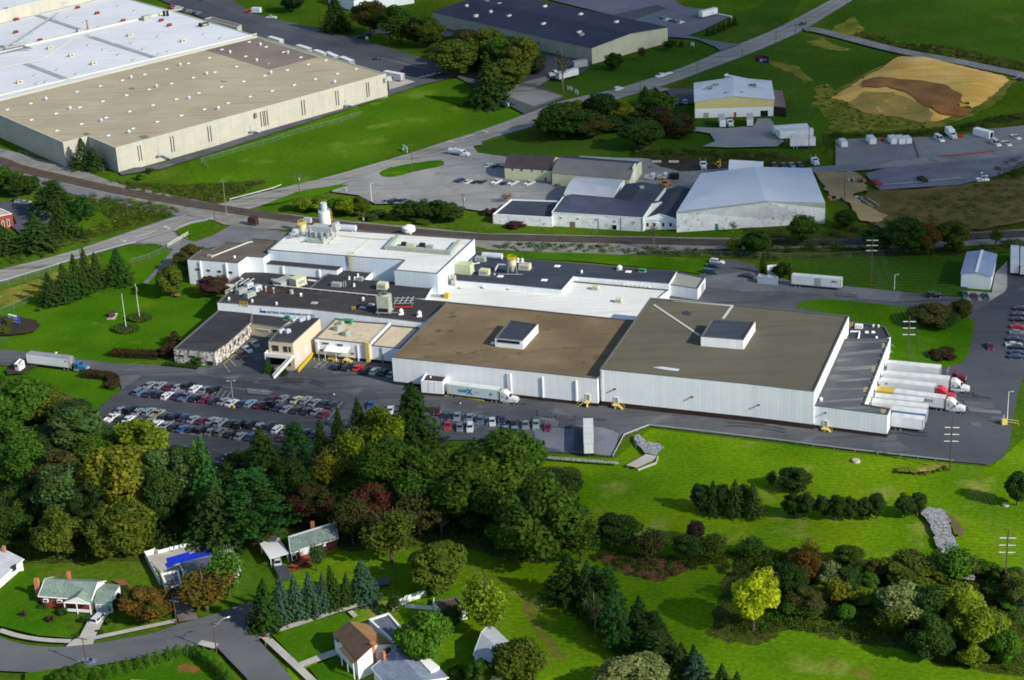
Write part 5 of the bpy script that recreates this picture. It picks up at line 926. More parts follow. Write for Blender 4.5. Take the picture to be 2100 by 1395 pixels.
m_.box((*(A+d*u_-n*.3),HZ+1.),(2.6,.08,.1),AZ); m_.build('yellow_ladder',M_yel,HI.e)
HI.wallrect(0,1,*Z(540,440,1185,600),*Z(540,440,1215,740),'door',G('blue_grey_panel',(.2,.27,.42)),.1)
# machinery cluster at the left of the tall roof
mc=HI.top(*Z(540,440,575,340)); 
CY=empty('dust_collector',(mc[0],mc[1],HI.rz),'yellow topped dust collector tower with platforms on the tall white roof','dust collector')
zz=HI.rz; x,y=mc[0],mc[1]
m_=MB(); m_.cone((x,y,zz+1.2),.35,1.25,1.6,12); m_.cone((x,y,zz+2.8),1.25,1.25,2.2,12); m_.build('hopper',M_hvc,CY); m_=MB(); m_.cone((x,y,zz+5.),1.5,1.5,.15,12)
for k in range(12): a3=k*math.pi/6; m_.box((x+1.45*math.cos(a3),y+1.45*math.sin(a3),zz+5.6),(.06,.06,1.1))
m_.cone((x,y,zz+6.1),1.48,1.48,.1,12,cap=False); m_.build('platform_rail',M_ylr,CY); m_=MB()
for i in (-1,1):
    for j in (-1,1): m_.tube([(x+i*1.4,y+j*1.4,zz),(x+i*1.15,y+j*1.15,zz+4)],.1)
m_.tube([(x+1.3,y,zz+4),(x+2.4,y,zz+4.5),(x+2.6,y,zz+.5)],.4,8); m_.tube([(x-1.3,y,zz+3.6),(x-3,y+.5,zz+3.6),(x-4.6,y+.5,zz+.3)],.3,8); m_.tube([(x-1.3,y-1,zz+2),(x-4,y-1,zz+1.5)],.25,8); m_.build('frame_and_ducts',M_steel,CY)
c2=HI.top(*Z(540,440,800,330)); FS=empty('filter_housing',(c2[0],c2[1],HI.rz),'grey filter housing on legs on the tall white roof','filter housing')
m_=MB(); m_.box((c2[0]+1.5,c2[1]+.5,zz+3.2),(7.5,3.4,1.6),AZ); m_.wedge((c2[0]+5.8,c2[1]-.4,zz+2.4),(2.2,3.4,2.6),AZ,(.6,1)); m_.build('housing',M_grey,FS); m_=MB()
for i in range(5):
    for j in (-1,1): m_.box((c2[0]-2.2+i*1.8+j*.5,c2[1]+1.3-i*.65+j*1.4,zz+1.2),(.2,.2,2.4),AZ)
for k in range(3): m_.cone((c2[0]-1+k*2,c2[1]-.6-k*.6,zz+.6),.6,.9,1.8,10)
m_.build('legs_and_hoppers',M_gmr,FS)
m_=MB(); s0=HI.top(*Z(540,440,650,320)); m_.box((s0[0],s0[1]+1.0,zz+5.6),(2.6,1.4,1.6),AZ,0); m_.tube([(s0[0],s0[1]+1,zz),(s0[0],s0[1]+1,zz+5)],.15); m_.build('upper_fan_box',M_grey,FS)
q=HI.top(*Z(540,440,740,400)); m_=MB(); m_.box((q[0],q[1],zz+.7),(5,1.6,1.0),AZ); m_.box((q[0]+2.9,q[1]-1,zz+1.),(.8,1.8,1.8),AZ); m_.tube([(q[0]-4,q[1]+.5,zz+.3),(q[0]-2.4,q[1],zz+1.8)],.25); m_.build('floor_unit',M_hv,FS)
# --- equipment on the blue-black roof
EB.item(*Z(800,440,1050,830),'air_handler',[M_steel,G('pale_green_panel',(.50,.56,.36),(.44,.50,.32),corr=(.8,.12),fa=.05),M_hvc],acunit(6.2,3.6,3.,AZ,False)); EB.item(*Z(800,440,1465,630),'roof_tank',M_metr,lambda mb,x,y,zz:[mb.tube([(x-3.2,y+1.1,zz+1.),(x+3.2,y-1.1,zz+1.)],1.,10)])
EB.item(*Z(800,440,1355,860),'air_conditioner',ACC,acunit(3.2,2.4,1.6,AZ,False)); EB.item(*Z(800,440,1930,780),'air_conditioner',ACC,acunit(3.6,2.6,1.6,AZ)); EB.item(*Z(800,440,1295,665),'air_conditioner',ACM,acunit(3.4,1.8,1.2,AZ))
for x,y in [Z(800,440,1575,890)]: EB.item(x,y,'skylight',SKM,skylight(1.8,1.5,.3,AZ))
for x,y in z(2,1,385,775,285,883,932,818): EB.item(x,y,'skylight',SKM,skylight(1.8,1.5,.3,AZ))
EB.item(*z(2,1,865,800),'roof_vent',VM,vent(.8,1.3)); EB.item(*z(2,1,573,828),'roof_vent',VM,vent(.35,.9)); EB.item(*z(2,1,1040,815),'air_conditioner',[M_steel,M_green,M_black],acunit(2.2,1.3,.8,AZ,False))
for x,y in Z(800,440,1830,680,1890,685): EB.item(x,y,'roof_vent',[M_wht,M_wht],vent(.45,1.2))
pipe_on(EB,Z(800,440,1100,735,1170,650,1310,590),.2,M_steel); pipe_on(EB,Z(800,440,1140,720,1280,690),.2,M_steel)
hp=EB.top(*Z(800,440,1750,850)); x,y,zz=hp[0],hp[1]+.6,EB.rz; HP=empty('hopper',(x,y,zz),'cream hopper with yellow guard ring on the blue black roof','hopper')
m_=MB(); m_.cone((x,y,zz+.6),.35,1.35,2.4,12); m_.cone((x,y,zz+3.),1.35,1.35,1.9,12); m_.build('hopper_body',M_hvc,HP); m_=MB(); m_.cone((x,y,zz+4.9),1.5,1.5,.15,12)
for k in range(10): a3=k*math.pi/5; m_.box((x+1.45*math.cos(a3),y+1.45*math.sin(a3),zz+5.4),(.09,.09,1.))
for hh in (5.4,5.9): m_.cone((x,y,zz+hh),1.48,1.48,.12,12,cap=False)
m_.build('guard_ring',M_yel,HP); m_=MB(); m_.tube([(x-4.5,y-1,zz+.3),(x+3.2,y-2.4,zz+.3)],.15); m_.tube([(x-1.4,y,zz+3),(x-4.5,y+.6,zz+3),(x-5.5,y-.4,zz+1.6),(x-5.8,y-.6,zz)],.35,8)
for i in (-1,1):
    for j in (-1,1): m_.tube([(x+i*1.5,y+j*1.4,zz),(x+i*1.2,y+j*1.,zz+3)],.1)
m_.build('frame_and_duct',M_steel,HP)
# --- white roof details
for x,y in z(2,1,680,952,860,1050): WR.item(x,y,'air_conditioner',ACC,acunit(2.,1.6,1.1,AZ,False))
for x,y in Z(800,440,1010,1060,1335,1055,1700,1075,): WR.item(x,y,'roof_vent',VM,vent(.45,.6))
rk=WR.item(*z(2,1,1000,930),'pipe_rack',[M_wht],lambda mb,x,y,zz:[mb.box((x,y+j,zz+.5),(8.5,.12,.12),AZ) for j in (-1,0,1)]+[mb.box((x-4+k*1.3,y+1.4-k*.5,zz+.3),(.12,1.8,.5),AZ) for k in range(7)])
for x,y in Z(800,440,890,1000,930,1020): WR.item(x,y,'yellow_stack',M_hvc,lambda mb,x_,y_,z_:[mb.box((x_,y_,z_+1.8),(.7,.7,3.6),AZ)])
WR.item(*Z(800,440,810,1190),'yellow_box',M_yel,lambda mb,x_,y_,z_:mb.box((x_,y_,z_+.7),(1.5,1.5,1.4),AZ)); WR.item(*Z(800,440,670,1180),'pipe_cluster',M_hv,lambda mb,x,y,zz:[mb.tube([(x-3,y+.5*k,zz+.5),(x+3,y-1+.5*k,zz+.4)],.12) for k in range(4)])
# silo beyond the tall block
sx,sy=665+4,466; b0_=P(*z(1,1,560,545)); hS=hgt(*z(1,1,560,545),z(1,1,535,352)[1]); SI=empty('silo',b0_,'tall white silo with yellow ladder standing between factory and railway','silo')
rS=2.0; m_=MB(); m_.cone((b0_[0],b0_[1],0),rS,rS,hS,20); m_.build('tank',M_wht,SI,smooth=False); m_=MB(); m_.cone((b0_[0],b0_[1],hS),rS*.7,.7,1.0,12); m_.cone((b0_[0],b0_[1],hS+1),1.15,1.15,2.2,12)
for k in range(14): a3=k*math.pi/7; m_.box((b0_[0]+rS*.95*math.cos(a3),b0_[1]+rS*.95*math.sin(a3),hS+.55),(.07,.07,1.1))
m_.cone((b0_[0],b0_[1],hS+1.05),rS*.96,rS*.96,.08,16,cap=False); m_.build('top_filter',M_metr,SI); m_=MB(); lx,ly=b0_[0]+rS*1.18,b0_[1]-.2
for s_ in (-.3,.3): m_.box((lx,ly+s_,hS/2),(.08,.08,hS+2))
for k in range(int(hS/.8)): m_.cone((lx+.1,ly,k*.8+1),.42,.42,.1,8,cap=False)
m_.build('ladder',M_yel,SI)
p=P(*z(1,1,1197,545)); hT=hgt(*z(1,1,1197,545),z(1,1,1197,500)[1]); TK=empty('water_tank',p,'white round tank behind the tall factory block','tank'); m_=MB(); m_.cone((p[0],p[1],0),1.,1.,hT,12); m_.cone((p[0],p[1],hT),2.3,2.3,1.4,18); m_.build('tank_body',M_wht,TK,smooth=False); m_=MB(); m_.cone((p[0],p[1],hT+1.4),2.3,.5,.8,18); m_.build('tank_roof',M_wht,TK)
# ================================================================ HOUSES
def house(label,cor,he,hr,wall,roof,ridge=None,cat='house',trim=M_wht,ov=.45,gabwall=None,name='house'):
    """cor: eave corners in pixels at he: front-left, front-right, back-right, back-left ; ridge along the left-right direction"""
    w_=[P(x,y,he)[:2] for x,y in cor]
    if len(w_)==3: w_.append(w_[0]+(w_[2]-w_[1]))
    FL,FR,BR,BLf=w_; e=empty(name,base_of(w_),label,cat); v=lambda q,h: np.array([q[0],q[1],h])
    ml,mr=(FL+BLf)/2,(FR+BR)/2; ins=lambda q: q+( (FL+BR)/2-q)*.06
    a,b,c_,d=[ins(q) for q in (FL,FR,BR,BLf)]; l,r_=ins(ml),ins(mr); hh=hr-.12
    mb=MB(); mb.quad(v(a,0),v(b,0),v(b,he),v(a,he)); mb.quad(v(c_,0),v(d,0),v(d,he),v(c_,he)); mb.build('wall',wall,e)
    mb=MB(); mb.quad(v(b,0),v(c_,0),v(c_,he),v(r_,hh),v(b,he)); mb.quad(v(d,0),v(a,0),v(a,he),v(l,hh),v(d,he)); mb.build('gable_wall',gabwall or wall,e)
    T=np.array([0,0,.16]); mb=MB()
    for p,q in ((FL,FR),(BLf,BR)):
        L4=[v(p,he),v(q,he),v(mr,hr),v(ml,hr)]; mb.add(L4+[x+T for x in L4],[(0,1,2,3),(4,5,6,7),(0,1,5,4),(1,2,6,5),(3,0,4,7)])
    mb.build('roof',roof,e)
    mb=MB()
    for p,q in ((v(FL,he),v(ml,hr)),(v(ml,hr),v(BLf,he)),(v(FR,he),v(mr,hr)),(v(mr,hr),v(BR,he)),(v(FL,he),v(FR,he))): mb.tube([p+T*.5,q+T*.5],.13,4)
    mb.build('fascia',trim,e)
    return e,FL,FR,BR,BLf,ml,mr
def chimney(e,x,y,zt,w_=.8,hh=2.,zb=None,roofz=3.5):
    p=P(x,y,roofz); MB().box((p[0],p[1],(zt+(zb if zb is not None else roofz-1))/2),(w_,w_,zt-(zb if zb is not None else roofz-1)),AZ+15).build('chimney',M_brickc,e)
# 1 red brick rancher with grey-green roof
H1,FL,FR,BR,BL_,ml,mr=house('red brick ranch house with grey green roof, white porch and white wagon in front',z(0,3,293,755,705,785,818,635),2.9,5.0,M_brick,M_shg,gabwall=M_wht)
wallrect(H1,FL,FR,*z(0,3,337,768),*z(0,3,372,790),'window',M_glass,.35,frame=M_wht); wallrect(H1,FL,FR,*z(0,3,443,775),*z(0,3,480,795),'window',M_glass,.35,frame=M_wht)
chimney(H1,*z(0,3,530,600),5.9,.7,roofz=4.6); p=P(*z(0,3,303,690),3); MB().box((p[0]-.4,p[1],2.8),(1,.9,5.6),AZ+12).build('chimney',M_brickc,H1)
g0,g1,gm=P(*z(0,3,487,800),2.8),P(*z(0,3,695,812),2.8),P(*z(0,3,572,778),4.2); gmid=(g0+g1)/2; gmid[2]=4.3; bkk=P(*z(0,3,640,690),4.6); mb=MB(); bkd=bkk-gmid; bkd[2]=.2; mb.quad(g0,gmid,gmid+bkd,g0+bkd*.45); mb.quad(g1,gmid,gmid+bkd,g1+bkd*.45); mb.build('porch_roof',M_shg,H1)
mb=MB(); mb.add([g0-np.array([0,0,.05]),g1-np.array([0,0,.05]),gmid-np.array([0,0,.05])],[(0,1,2)]); mb.tube([g0,gmid],.1); mb.tube([g1,gmid],.1); mb.tube([g0,g1],.1)
for t in (.03,.48,.97): q=g0+(g1-g0)*t; mb.box((q[0],q[1]+.1,1.4),(.2,.2,2.8))
for t0,t1 in ((0,.48),(.5,1)): q=g0+(g1-g0)*(t0+t1)/2; d=g1-g0; mb.box((q[0],q[1]+.1,.9),(np.linalg.norm(d)*(t1-t0),.1,.7),math.degrees(math.atan2(d[1],d[0])))
mb.build('porch',M_wht,H1)
q=[P(*a,2.7)[:2] for a in z(0,3,720,800,860,805,930,660,770,650)]; mb=MB(); mb.prism(inset(ccw(q),.25),0,2.6); mb.build('garage_wall',M_wht,H1); mb=MB(); A,B,Cc,D=q; A3,B3,C3,D3=[np.array([*a,2.65]) for a in q]; mA,mB_=(A3+D3)/2,(B3+C3)/2; mA[2]=mB_[2]=3.5; mb.quad(A3,B3,mB_,mA); mb.quad(D3,C3,mB_,mA); mb.build('garage_roof',M_shg,H1)
wallrect(H1,q[0],q[1],*z(0,3,755,815),*z(0,3,825,860),'garage_door',M_grey,.1); wallrect(H1,q[0],q[1],*z(0,3,828,815),*z(0,3,855,865),'green_door',M_green,.1)
# 2 pool house
H2,FL,FR,BR,BL_,ml,mr=house('slate roofed house beside the fenced deck with the bright blue pool cover',z(0,3,1430,655,1850,565,1790,410),2.7,3.8,M_wht,M_shd)
q=[P(*a,2.6)[:2] for a in z(0,3,1285,690,1400,655,1370,545,1235,575)]
cp=Bld('carport','flat dark roofed carport at the left front of the pool house','carport',None,2.6,M_wht,M_shd,M_wht,world=q); wallrect(cp.e,q[0],q[1],*z(0,3,1290,700),*z(0,3,1395,740),'garage_opening',M_dark,.1)
for x in (1440,1500,1560): wallrect(H2,FL,FR,*z(0,3,x,690-(x-1440)*.2),*z(0,3,x+22,712-(x-1440)*.2),'window',M_glass,.4)
dk=PP(z(0,3,1120,440,1700,300,1790,400,1830,560,1300,640,1230,560)); PD=empty('pool_deck',dk[0],'raised pool deck of pale concrete behind the slate roofed house','pool deck')
MB().prism(ccw([a[:2] for a in PP(z(0,3,1125,440,1705,300,1790,400,1480,480,1235,560),1.)]),0,1.0).build('deck_slab',M_conc,PD)
pc=[a[:2] for a in PP(z(0,3,1280,460,1455,410,1460,430,1530,400,1650,360,1690,385,1680,420,1560,450,1360,500,1290,535,1270,505,1290,490),1.)]; MB().prism(ccw(pc),1.0,1.12).build('pool_cover',M_pool,PD)
fn=empty('fence',dk[0],'white panel fence around the pool deck','fence'); ps=PP(z(0,3,1230,640,1115,430,1190,405,1220,420,1500,345,1700,285,1790,390),1.0)
for a3,b3 in zip(ps[:-1],ps[1:]):
    d=b3-a3; L_=np.linalg.norm(d); k=max(1,int(L_/2.4)); az=math.degrees(math.atan2(d[1],d[0]))
    for i in range(k): c=a3+d*(i+.5)/k; MB().box((c[0],c[1],.9 if i or 1 else 1),(L_/k-.15,.06,1.8),az).build('fence_panel',M_wht,fn); c=a3+d*i/k; MB().box((c[0],c[1],1.),(.13,.13,2.1),az).build('post',M_wht,fn)
# 3 brick rancher with white carport roof
H3,FL,FR,BR,BL_,ml,mr=house('brick ranch house with long green grey roof and flat white carport',z(1,3,285,425,650,310,625,180),2.7,4.8,M_brick,M_shg)
mm=(ml+mr)/2; d=mr-ml; MB().box((*mm,4.95),(np.linalg.norm(d),.5,.12),math.degrees(math.atan2(d[1],d[0]))).build('ridge_cap',M_wht,H3)
wallrect(H3,FL,FR,*z(1,3,350,388),*z(1,3,435,412),'window',M_wht,.35); wallrect(H3,FL,FR,*z(1,3,525,340),*z(1,3,552,362),'window',M_wht,.35); wallrect(H3,FL,FR,*z(1,3,290,432),*z(1,3,325,462),'window',M_glass,.35,frame=M_wht)
chimney(H3,*z(1,3,455,215),5.9,.8,roofz=4.6)
q=PP(z(1,3,125,462,272,420,185,285,45,345),2.6); cp=empty('carport',base_of(q),'flat white carport roof at the left end of the brick ranch house','carport'); MB().prism(ccw([a[:2] for a in q]),2.45,2.65).build('roof',M_wht,cp); mb=MB()
for a in inset(ccw([b[:2] for b in q]),.3): mb.box((*a,1.22),(.15,.15,2.44))
for a in inset(ccw([b[:2] for b in q]),.3): MB().box((*a,1.22),(.18,.18,2.44)).build('post',M_wht,cp)
# 4 white house at left edge
H4,FL,FR,BR,BL_,ml,mr=house('white sided house with grey roof cut off by the left edge',[z(0,3,185,470),z(0,3,-10,640),z(0,3,-330,560)],3.0,4.6,M_wht,M_shw); chimney(H4,*z(0,3,35,410),6,.7,roofz=4.4); wallrect(H4,FL,FR,*z(0,3,90,520),*z(0,3,118,540),'window',M_glass,.4)
# 5 brown roofed two-storey
he5=5.0; a,b_5=P(*z(1,3,605,1040),he5),P(*z(1,3,795,1250),he5); r1,r2=P(*z(1,3,735,945),6.9),P(*z(1,3,930,1125),6.9)
c5=2*r2-b_5; d5=2*r1-a; H5=empty('house',base_of([a,b_5,c5,d5]),'white house with brown and orange brown gabled roof and brick chimney','house'); v=lambda q,h: np.array([q[0],q[1],h])
c5,d5=v(c5,he5),v(d5,he5); mb=MB(); ia=lambda q:q+(((a+c5)/2)-q)*.05; A5,B5,C5,D5=ia(a),ia(b_5),ia(c5),ia(d5); R1,R2=ia(r1)-[0,0,.1],ia(r2)-[0,0,.1]; 
for p,q_ in ((A5,B5),(C5,D5)): mb.quad(v(p,0),v(q_,0),v(q_,he5),v(p,he5))
mb.quad(v(B5,0),v(C5,0),v(C5,he5),v(R2,6.8),v(B5,he5)); mb.quad(v(D5,0),v(A5,0),v(A5,he5),v(R1,6.8),v(D5,he5)); mb.build('wall',M_wht,H5)
T=np.array([0,0,.15]); mb=MB(); mb.add([a,b_5,r2,r1,a+T,b_5+T,r2+T,r1+T],[(0,1,2,3),(4,5,6,7),(0,1,5,4),(1,2,6,5),(3,0,4,7)]); mb.build('roof',M_shb,H5); mb=MB(); mb.add([c5,d5,r1,r2,c5+T,d5+T,r1+T,r2+T],[(0,1,2,3),(4,5,6,7),(0,1,5,4),(1,2,6,5),(3,0,4,7)]); mb.build('roof_slope',M_sho,H5)
p=P(*z(1,3,918,1170),5); MB().box((p[0],p[1]-.3,3.6),(.9,.9,7.2),-40).build('chimney',M_brickc,H5)
q=PP(z(1,3,880,920,1040,875,1180,990,1150,1110,1080,1110),3.4); H5b=Bld('house_extension','flat blue black roofed extension behind the brown roofed house','house extension',z(1,3,885,925,1085,1110,1200,1060,1040,875),3.3,M_wht,M_shd,M_wht)
wallrect(H5,b_5,c5,*z(1,3,1010,1155),*z(1,3,1045,1180),'window',M_glass,.6); wallrect(H5,b_5,c5,*z(1,3,1095,1130),*z(1,3,1125,1160),'window',M_glass,.6); wallrect(H5,a,b_5,*z(1,3,630,1070),*z(1,3,660,1100),'window',M_glass,.4)
MB().prism(ccw([x[:2] for x in (a+(b_5-a)*.45,b_5,b_5+(b_5-c5)*.12,a+(b_5-a)*.45+(b_5-c5)*.12)]),he5-.15,he5).build('porch_roof',M_shb,H5)
for t in (.5,.75,1.): q=a+(b_5-a)*t+(b_5-c5)*.1; MB().box((q[0],q[1],2.4),(.2,.2,4.8)).build('porch_post',M_wht,H5)
# 6 blue-grey roof bottom, 7 pale roof right, 8 gable tip, shed roof
H6,*_6=house('blue grey roofed house cut off by the bottom edge below the brown roofed house',[z(1,3,905,1305),z(1,3,1130,1560),z(1,3,1500,1380)],3.,4.9,M_wht,M_shbl); p=P(*z(1,3,1000,1225),4.4); MB().box((p[0],p[1],4.6),(.9,.8,3.),-40).build('chimney',M_brickc,H6)
q=PP(z(1,3,1265,1240,1365,1345,1430,1300,1330,1220),4.0); MB().prism(ccw([x[:2] for x in q]),3.6,4.35).build('dormer_roof',M_wht,H6)
H7,*_7=house('small pale roofed house beside the green bushes at the bottom centre',[z(1,3,1690,1200),z(1,3,1870,1380),z(1,3,1995,1130)],3.,4.5,M_wht,M_shw)
H8,*_8=house('white gable tip showing at the bottom left edge behind the arborvitae hedge',[z(0,3,1010,1400),z(0,3,1240,1410),z(0,3,1230,1560)][::1],2.8,4.4,M_wht,M_shw)
GS=Bld('garden_shed','shaded garden shed with brown leaf covered roof right of the round green tree','garden shed',z(1,3,1385,790,1470,880,1640,850,1560,750),2.6,M_whited,M_shb,M_cop)
# guard booth
GB=Bld('guard_booth','tiny white guard booth with dark windows beside the entrance road','guard booth',Z(0,600,255,1275,330,1290,430,1220,350,1180)[:4],3.0,M_wht,M_shd,M_wht); windows(GB,0,1,[(*Z(0,600,275,1290),*Z(0,600,305,1335))],m=M_dark); windows(GB,1,2,[(*Z(0,600,345,1270),*Z(0,600,368,1320)),(*Z(0,600,385,1255),*Z(0,600,405,1300))],m=M_dark)
# small containers / tanks near the conifer
for x0,x1,lb in ((50,122,'left pale blue storage container of the joined pair beside the service road'),(122,205,'right pale blue storage container of the joined pair beside the service road')):
    Bld('storage_container',lb,'storage container',[z(3,1,x0,852+(x0-50)*.1),z(3,1,x1,852+(x1-50)*.1),z(3,1,x1+3,838+(x1-50)*.1),z(3,1,x0+12,828+(x0-50)*.1)],2.6,G('pale_blue_metal',(.42,.52,.58),(.38,.48,.55),corr=(.5,.1),fa=.05),M_trr,M_grey)
Bld('shed','small white shed tucked between column conifer and dark round shrub','shed',z(3,1,128,800,185,795,195,760,125,765),3.,G('teal_grey_panel',(.30,.40,.42)),M_wht,M_wht)
mb=MB(); p=P(*Z(340,440,1255,155)); tag(MB().wedge((p[0],p[1],0),(3.2,2.6,3.2),AZ,(.95,.95)).build('utility_box',M_base),'dark brown square utility hut beside the railway','utility hut')
# ================================================================ VEHICLES
COL=dict(silver=(.19,.215,.24),white=(.62,.63,.63),black=(.005,.005,.007),dark=(.014,.017,.022),blue=(.02,.07,.22),navy=(.012,.02,.06),maroon=(.07,.006,.014),red=(.48,.01,.02),grey=(.12,.13,.13),tan=(.22,.20,.15),beige=(.42,.40,.26),green=(.02,.06,.045),ltblue=(.16,.24,.36),palegreen=(.26,.36,.30),magenta=(.13,.006,.028),steelblue=(.07,.11,.17),royal=(.01,.03,.40),salmon=(.35,.08,.05))
CN_={'dark':'dark grey','navy':'dark blue','ltblue':'light blue','palegreen':'pale green','magenta':'wine red','steelblue':'steel blue','royal':'bright blue','salmon':'salmon red'}
def loft(mb,st):
    n=len(st[0][1]); V=[]; Fs=[]
    for x,pts in st: V+=[(x,y,zz) for y,zz in pts]
    for i in range(len(st)-1):
        for k in range(n): Fs.append((i*n+k,i*n+(k+1)%n,(i+1)*n+(k+1)%n,(i+1)*n+k))
    Fs+=[tuple(range(n-1,-1,-1)),tuple(range((len(st)-1)*n,len(st)*n))]; mb.add(V,Fs)
def wheelmesh(r,w_):
    mb=MB(); n=12
    for sgn in (0,):
        V=[(r*math.cos(2*math.pi*i/n),-w_/2,r*math.sin(2*math.pi*i/n)) for i in range(n)]+[(r*math.cos(2*math.pi*i/n),w_/2,r*math.sin(2*math.pi*i/n)) for i in range(n)]
        mb.add(V,[(i,(i+1)%n,n+(i+1)%n,n+i) for i in range(n)]+[tuple(range(n)),tuple(range(2*n-1,n-1,-1))])
    mb.cm=1
    for s in (-1,1):
        V=[(r*.58*math.cos(2*math.pi*i/n),s*(w_/2+.01),r*.58*math.sin(2*math.pi*i/n)) for i in range(n)]; mb.add(V,[tuple(range(n))])
    return mb
PROTO={}
def mkwheels(e,pos,r,w_):
    me=None
    for x,y in pos:
        if me is None: o=wheelmesh(r,w_).build('wheel',[M_rubber,M_steel],e,local=True); me=o.data
        else: o=bpy.data.objects.new('wheel',me); C.objects.link(o); o.parent=e
        o.location=(x,y,r)
def make_car(kind):
    e=bpy.data.objects.new(kind,None); C.objects.link(e); ORG[e.name]=np.zeros(3)
    L,W,hd,bt,rf,cab,top,tr={'sedan':(4.6,1.78,.84,.93,1.42,(-1.75,1.15),(-1.0,.35),.97),'station_wagon':(4.75,1.8,.9,.98,1.52,(-2.25,1.15),(-2.0,.35),.98),'suv':(4.7,1.86,1.08,1.12,1.78,(-2.25,1.0),(-2.0,.45),1.12),'minivan':(4.95,1.9,1.0,1.08,1.75,(-2.35,1.55),(-2.15,.7),1.08),'pickup_truck':(5.4,1.95,1.1,1.15,1.82,(-.55,1.35),(-.35,.65),1.15),'cargo_van':(5.6,2.0,1.15,1.2,2.5,(-2.7,1.9),(-2.65,1.0),1.2)}[kind]
    w_=W/2; h=L/2
    def sec(zt,k=1.): return [(-w_*k*.93,.28),(-w_*k,.55),(-w_*k*.96,zt*.93),(-w_*k*.86,zt),(w_*k*.86,zt),(w_*k*.96,zt*.93),(w_*k,.55),(w_*k*.93,.28)]
    mb=MB()
    if kind=='pickup_truck':
        loft(mb,[(-h,sec(tr*.75)),(-h+.1,sec(tr*.78)),(-.55,sec(tr*.78)),(-.5,sec(bt)),(1.3,sec(bt)),(h-.15,sec(hd*.9,.96)),(h,sec(hd*.7,.9))])
        for s in (-1,1): mb.box((-1.65,s*w_*.92,tr*.9),(2.1,.1,.35))
        mb.box((-h+.05,0,tr*.9),(.1,W*.9,.35))
    else: loft(mb,[(-h,sec(tr*.72,.9)),(-h+.12,sec(tr*.95,.97)),(cab[0],sec(bt)),(cab[1],sec(bt)),(h-.5,sec(hd,.98)),(h-.1,sec(hd*.85,.93)),(h,sec(hd*.65,.86))])
    k1,k2=.88,.72
    loft(mb,[(cab[0],[(-w_*k1,bt),(-w_*k1,bt+.01),(w_*k1,bt+.01),(w_*k1,bt)]),(top[0],[(-w_*k1,bt),(-w_*k2,rf-.03),(w_*k2,rf-.03),(w_*k1,bt)]),((top[0]+top[1])/2,[(-w_*k1,bt),(-w_*k2,rf),(w_*k2,rf),(w_*k1,bt)]),(top[1],[(-w_*k1,bt),(-w_*k2,rf-.04),(w_*k2,rf-.04),(w_*k1,bt)]),(cab[1],[(-w_*k1,bt),(-w_*k1,bt+.01),(w_*k1,bt+.01),(w_*k1,bt)])])
    mb.build('body',M_paint,e,local=True)
    g=MB(); o=.015
    def wq(xb,xt,s0,s1): # front/rear screens
        f=.12; za,zb_=bt+(rf-bt)*f,bt+(rf-bt)*.93; xa=xb+(xt-xb)*f; xc=xb+(xt-xb)*.93; ya=w_*(k1+(k2-k1)*f)*.92; yb=w_*(k1+(k2-k1)*.93)*.92; sg=1 if xb>xt else -1
        g.add([(xa+sg*.03,-ya,za+.02),(xa+sg*.03,ya,za+.02),(xc+sg*.03,yb,zb_+.02),(xc+sg*.03,-yb,zb_+.02)],[(0,1,2,3)])
    wq(cab[1],top[1],0,0); wq(cab[0],top[0],0,0)
    for s in (-1,1):
        for t0,t1 in ((.06,.47),(.53,.95)):
            if kind=='cargo_van' and t0<.5: continue
            xa,xb=cab[0]+.25+(cab[1]-cab[0]-.55)*t0,cab[0]+.25+(cab[1]-cab[0]-.55)*t1; xc,xd=max(top[0]+.08,top[0]+(top[1]-top[0])*t0),top[0]+(top[1]-top[0])*t1
            za,zb_=bt+(rf-bt)*.12,bt+(rf-bt)*.82; ya=w_*(k1+(k2-k1)*.12)+o; yb=w_*(k1+(k2-k1)*.82)+o
            g.add([(xa,s*ya,za),(xb,s*ya,za),(xd,s*yb,zb_),(xc,s*yb,zb_)],[(0,1,2,3)])
    g.build('windows',M_cglass,e,local=True)
    r=.33 if W<1.85 else .38; mkwheels(e,[(sx*L*.305,s*(w_-.09)) for sx in (-1,1) for s in (-1,1)],r,.22)
    for s in (-1,1):
        MB().box((h-.1,s*w_*.68,hd*.72),(.12,.34,.14)).build('headlight',M_lamp,e,local=True); MB().box((-h+.03,s*w_*.72,tr*.72),(.1,.26,.16)).build('tail_light',M_tail,e,local=True)
    PROTO[kind]=e
    for c in [e]+list(e.children_recursive): c.hide_render=False
    return e
def copy_tree(o,parent=None):
    c=o.copy(); C.objects.link(c); 
    if parent is not None: c.parent=parent
    for ch in list(o.children): copy_tree(ch,c)
    return c
USED=set()
def place(kind,p,az,col,label,cat,group=None,scale=None):
    if kind not in PROTO: make_car(kind)
    src=PROTO[kind]
    if kind in USED: e=copy_tree(src)
    else: USED.add(kind); e=src
    e.location=(p[0],p[1],p[2] if len(p)>2 else .05); e.rotation_euler=(0,0,R(az))
    for k in ('label','category','group'):
        if k in e: del e[k]
    tag(e,label,cat,group)
    e.scale=(1.06,1.06,1.03); c=COL[col] if isinstance(col,str) else col; j=rng.uniform(.85,1.15)
    for ch in e.children: ch.color=(*[min(1,v*j) for v in c],1)
    return e
KN={'sedan':'sedan','station_wagon':'station wagon','suv':'SUV','minivan':'minivan','pickup_truck':'pickup','cargo_van':'van'}
def ordw(i):
    t=['twenty','thirty','forty']; u=['','first','second','third','fourth','fifth','sixth','seventh','eighth','ninth']; i+=1
    return ORD[i-1] if i<20 else ({20:'twentieth',30:'thirtieth',40:'fortieth'}[i] if i%10==0 else t[i//10-2]+'-'+u[i%10])
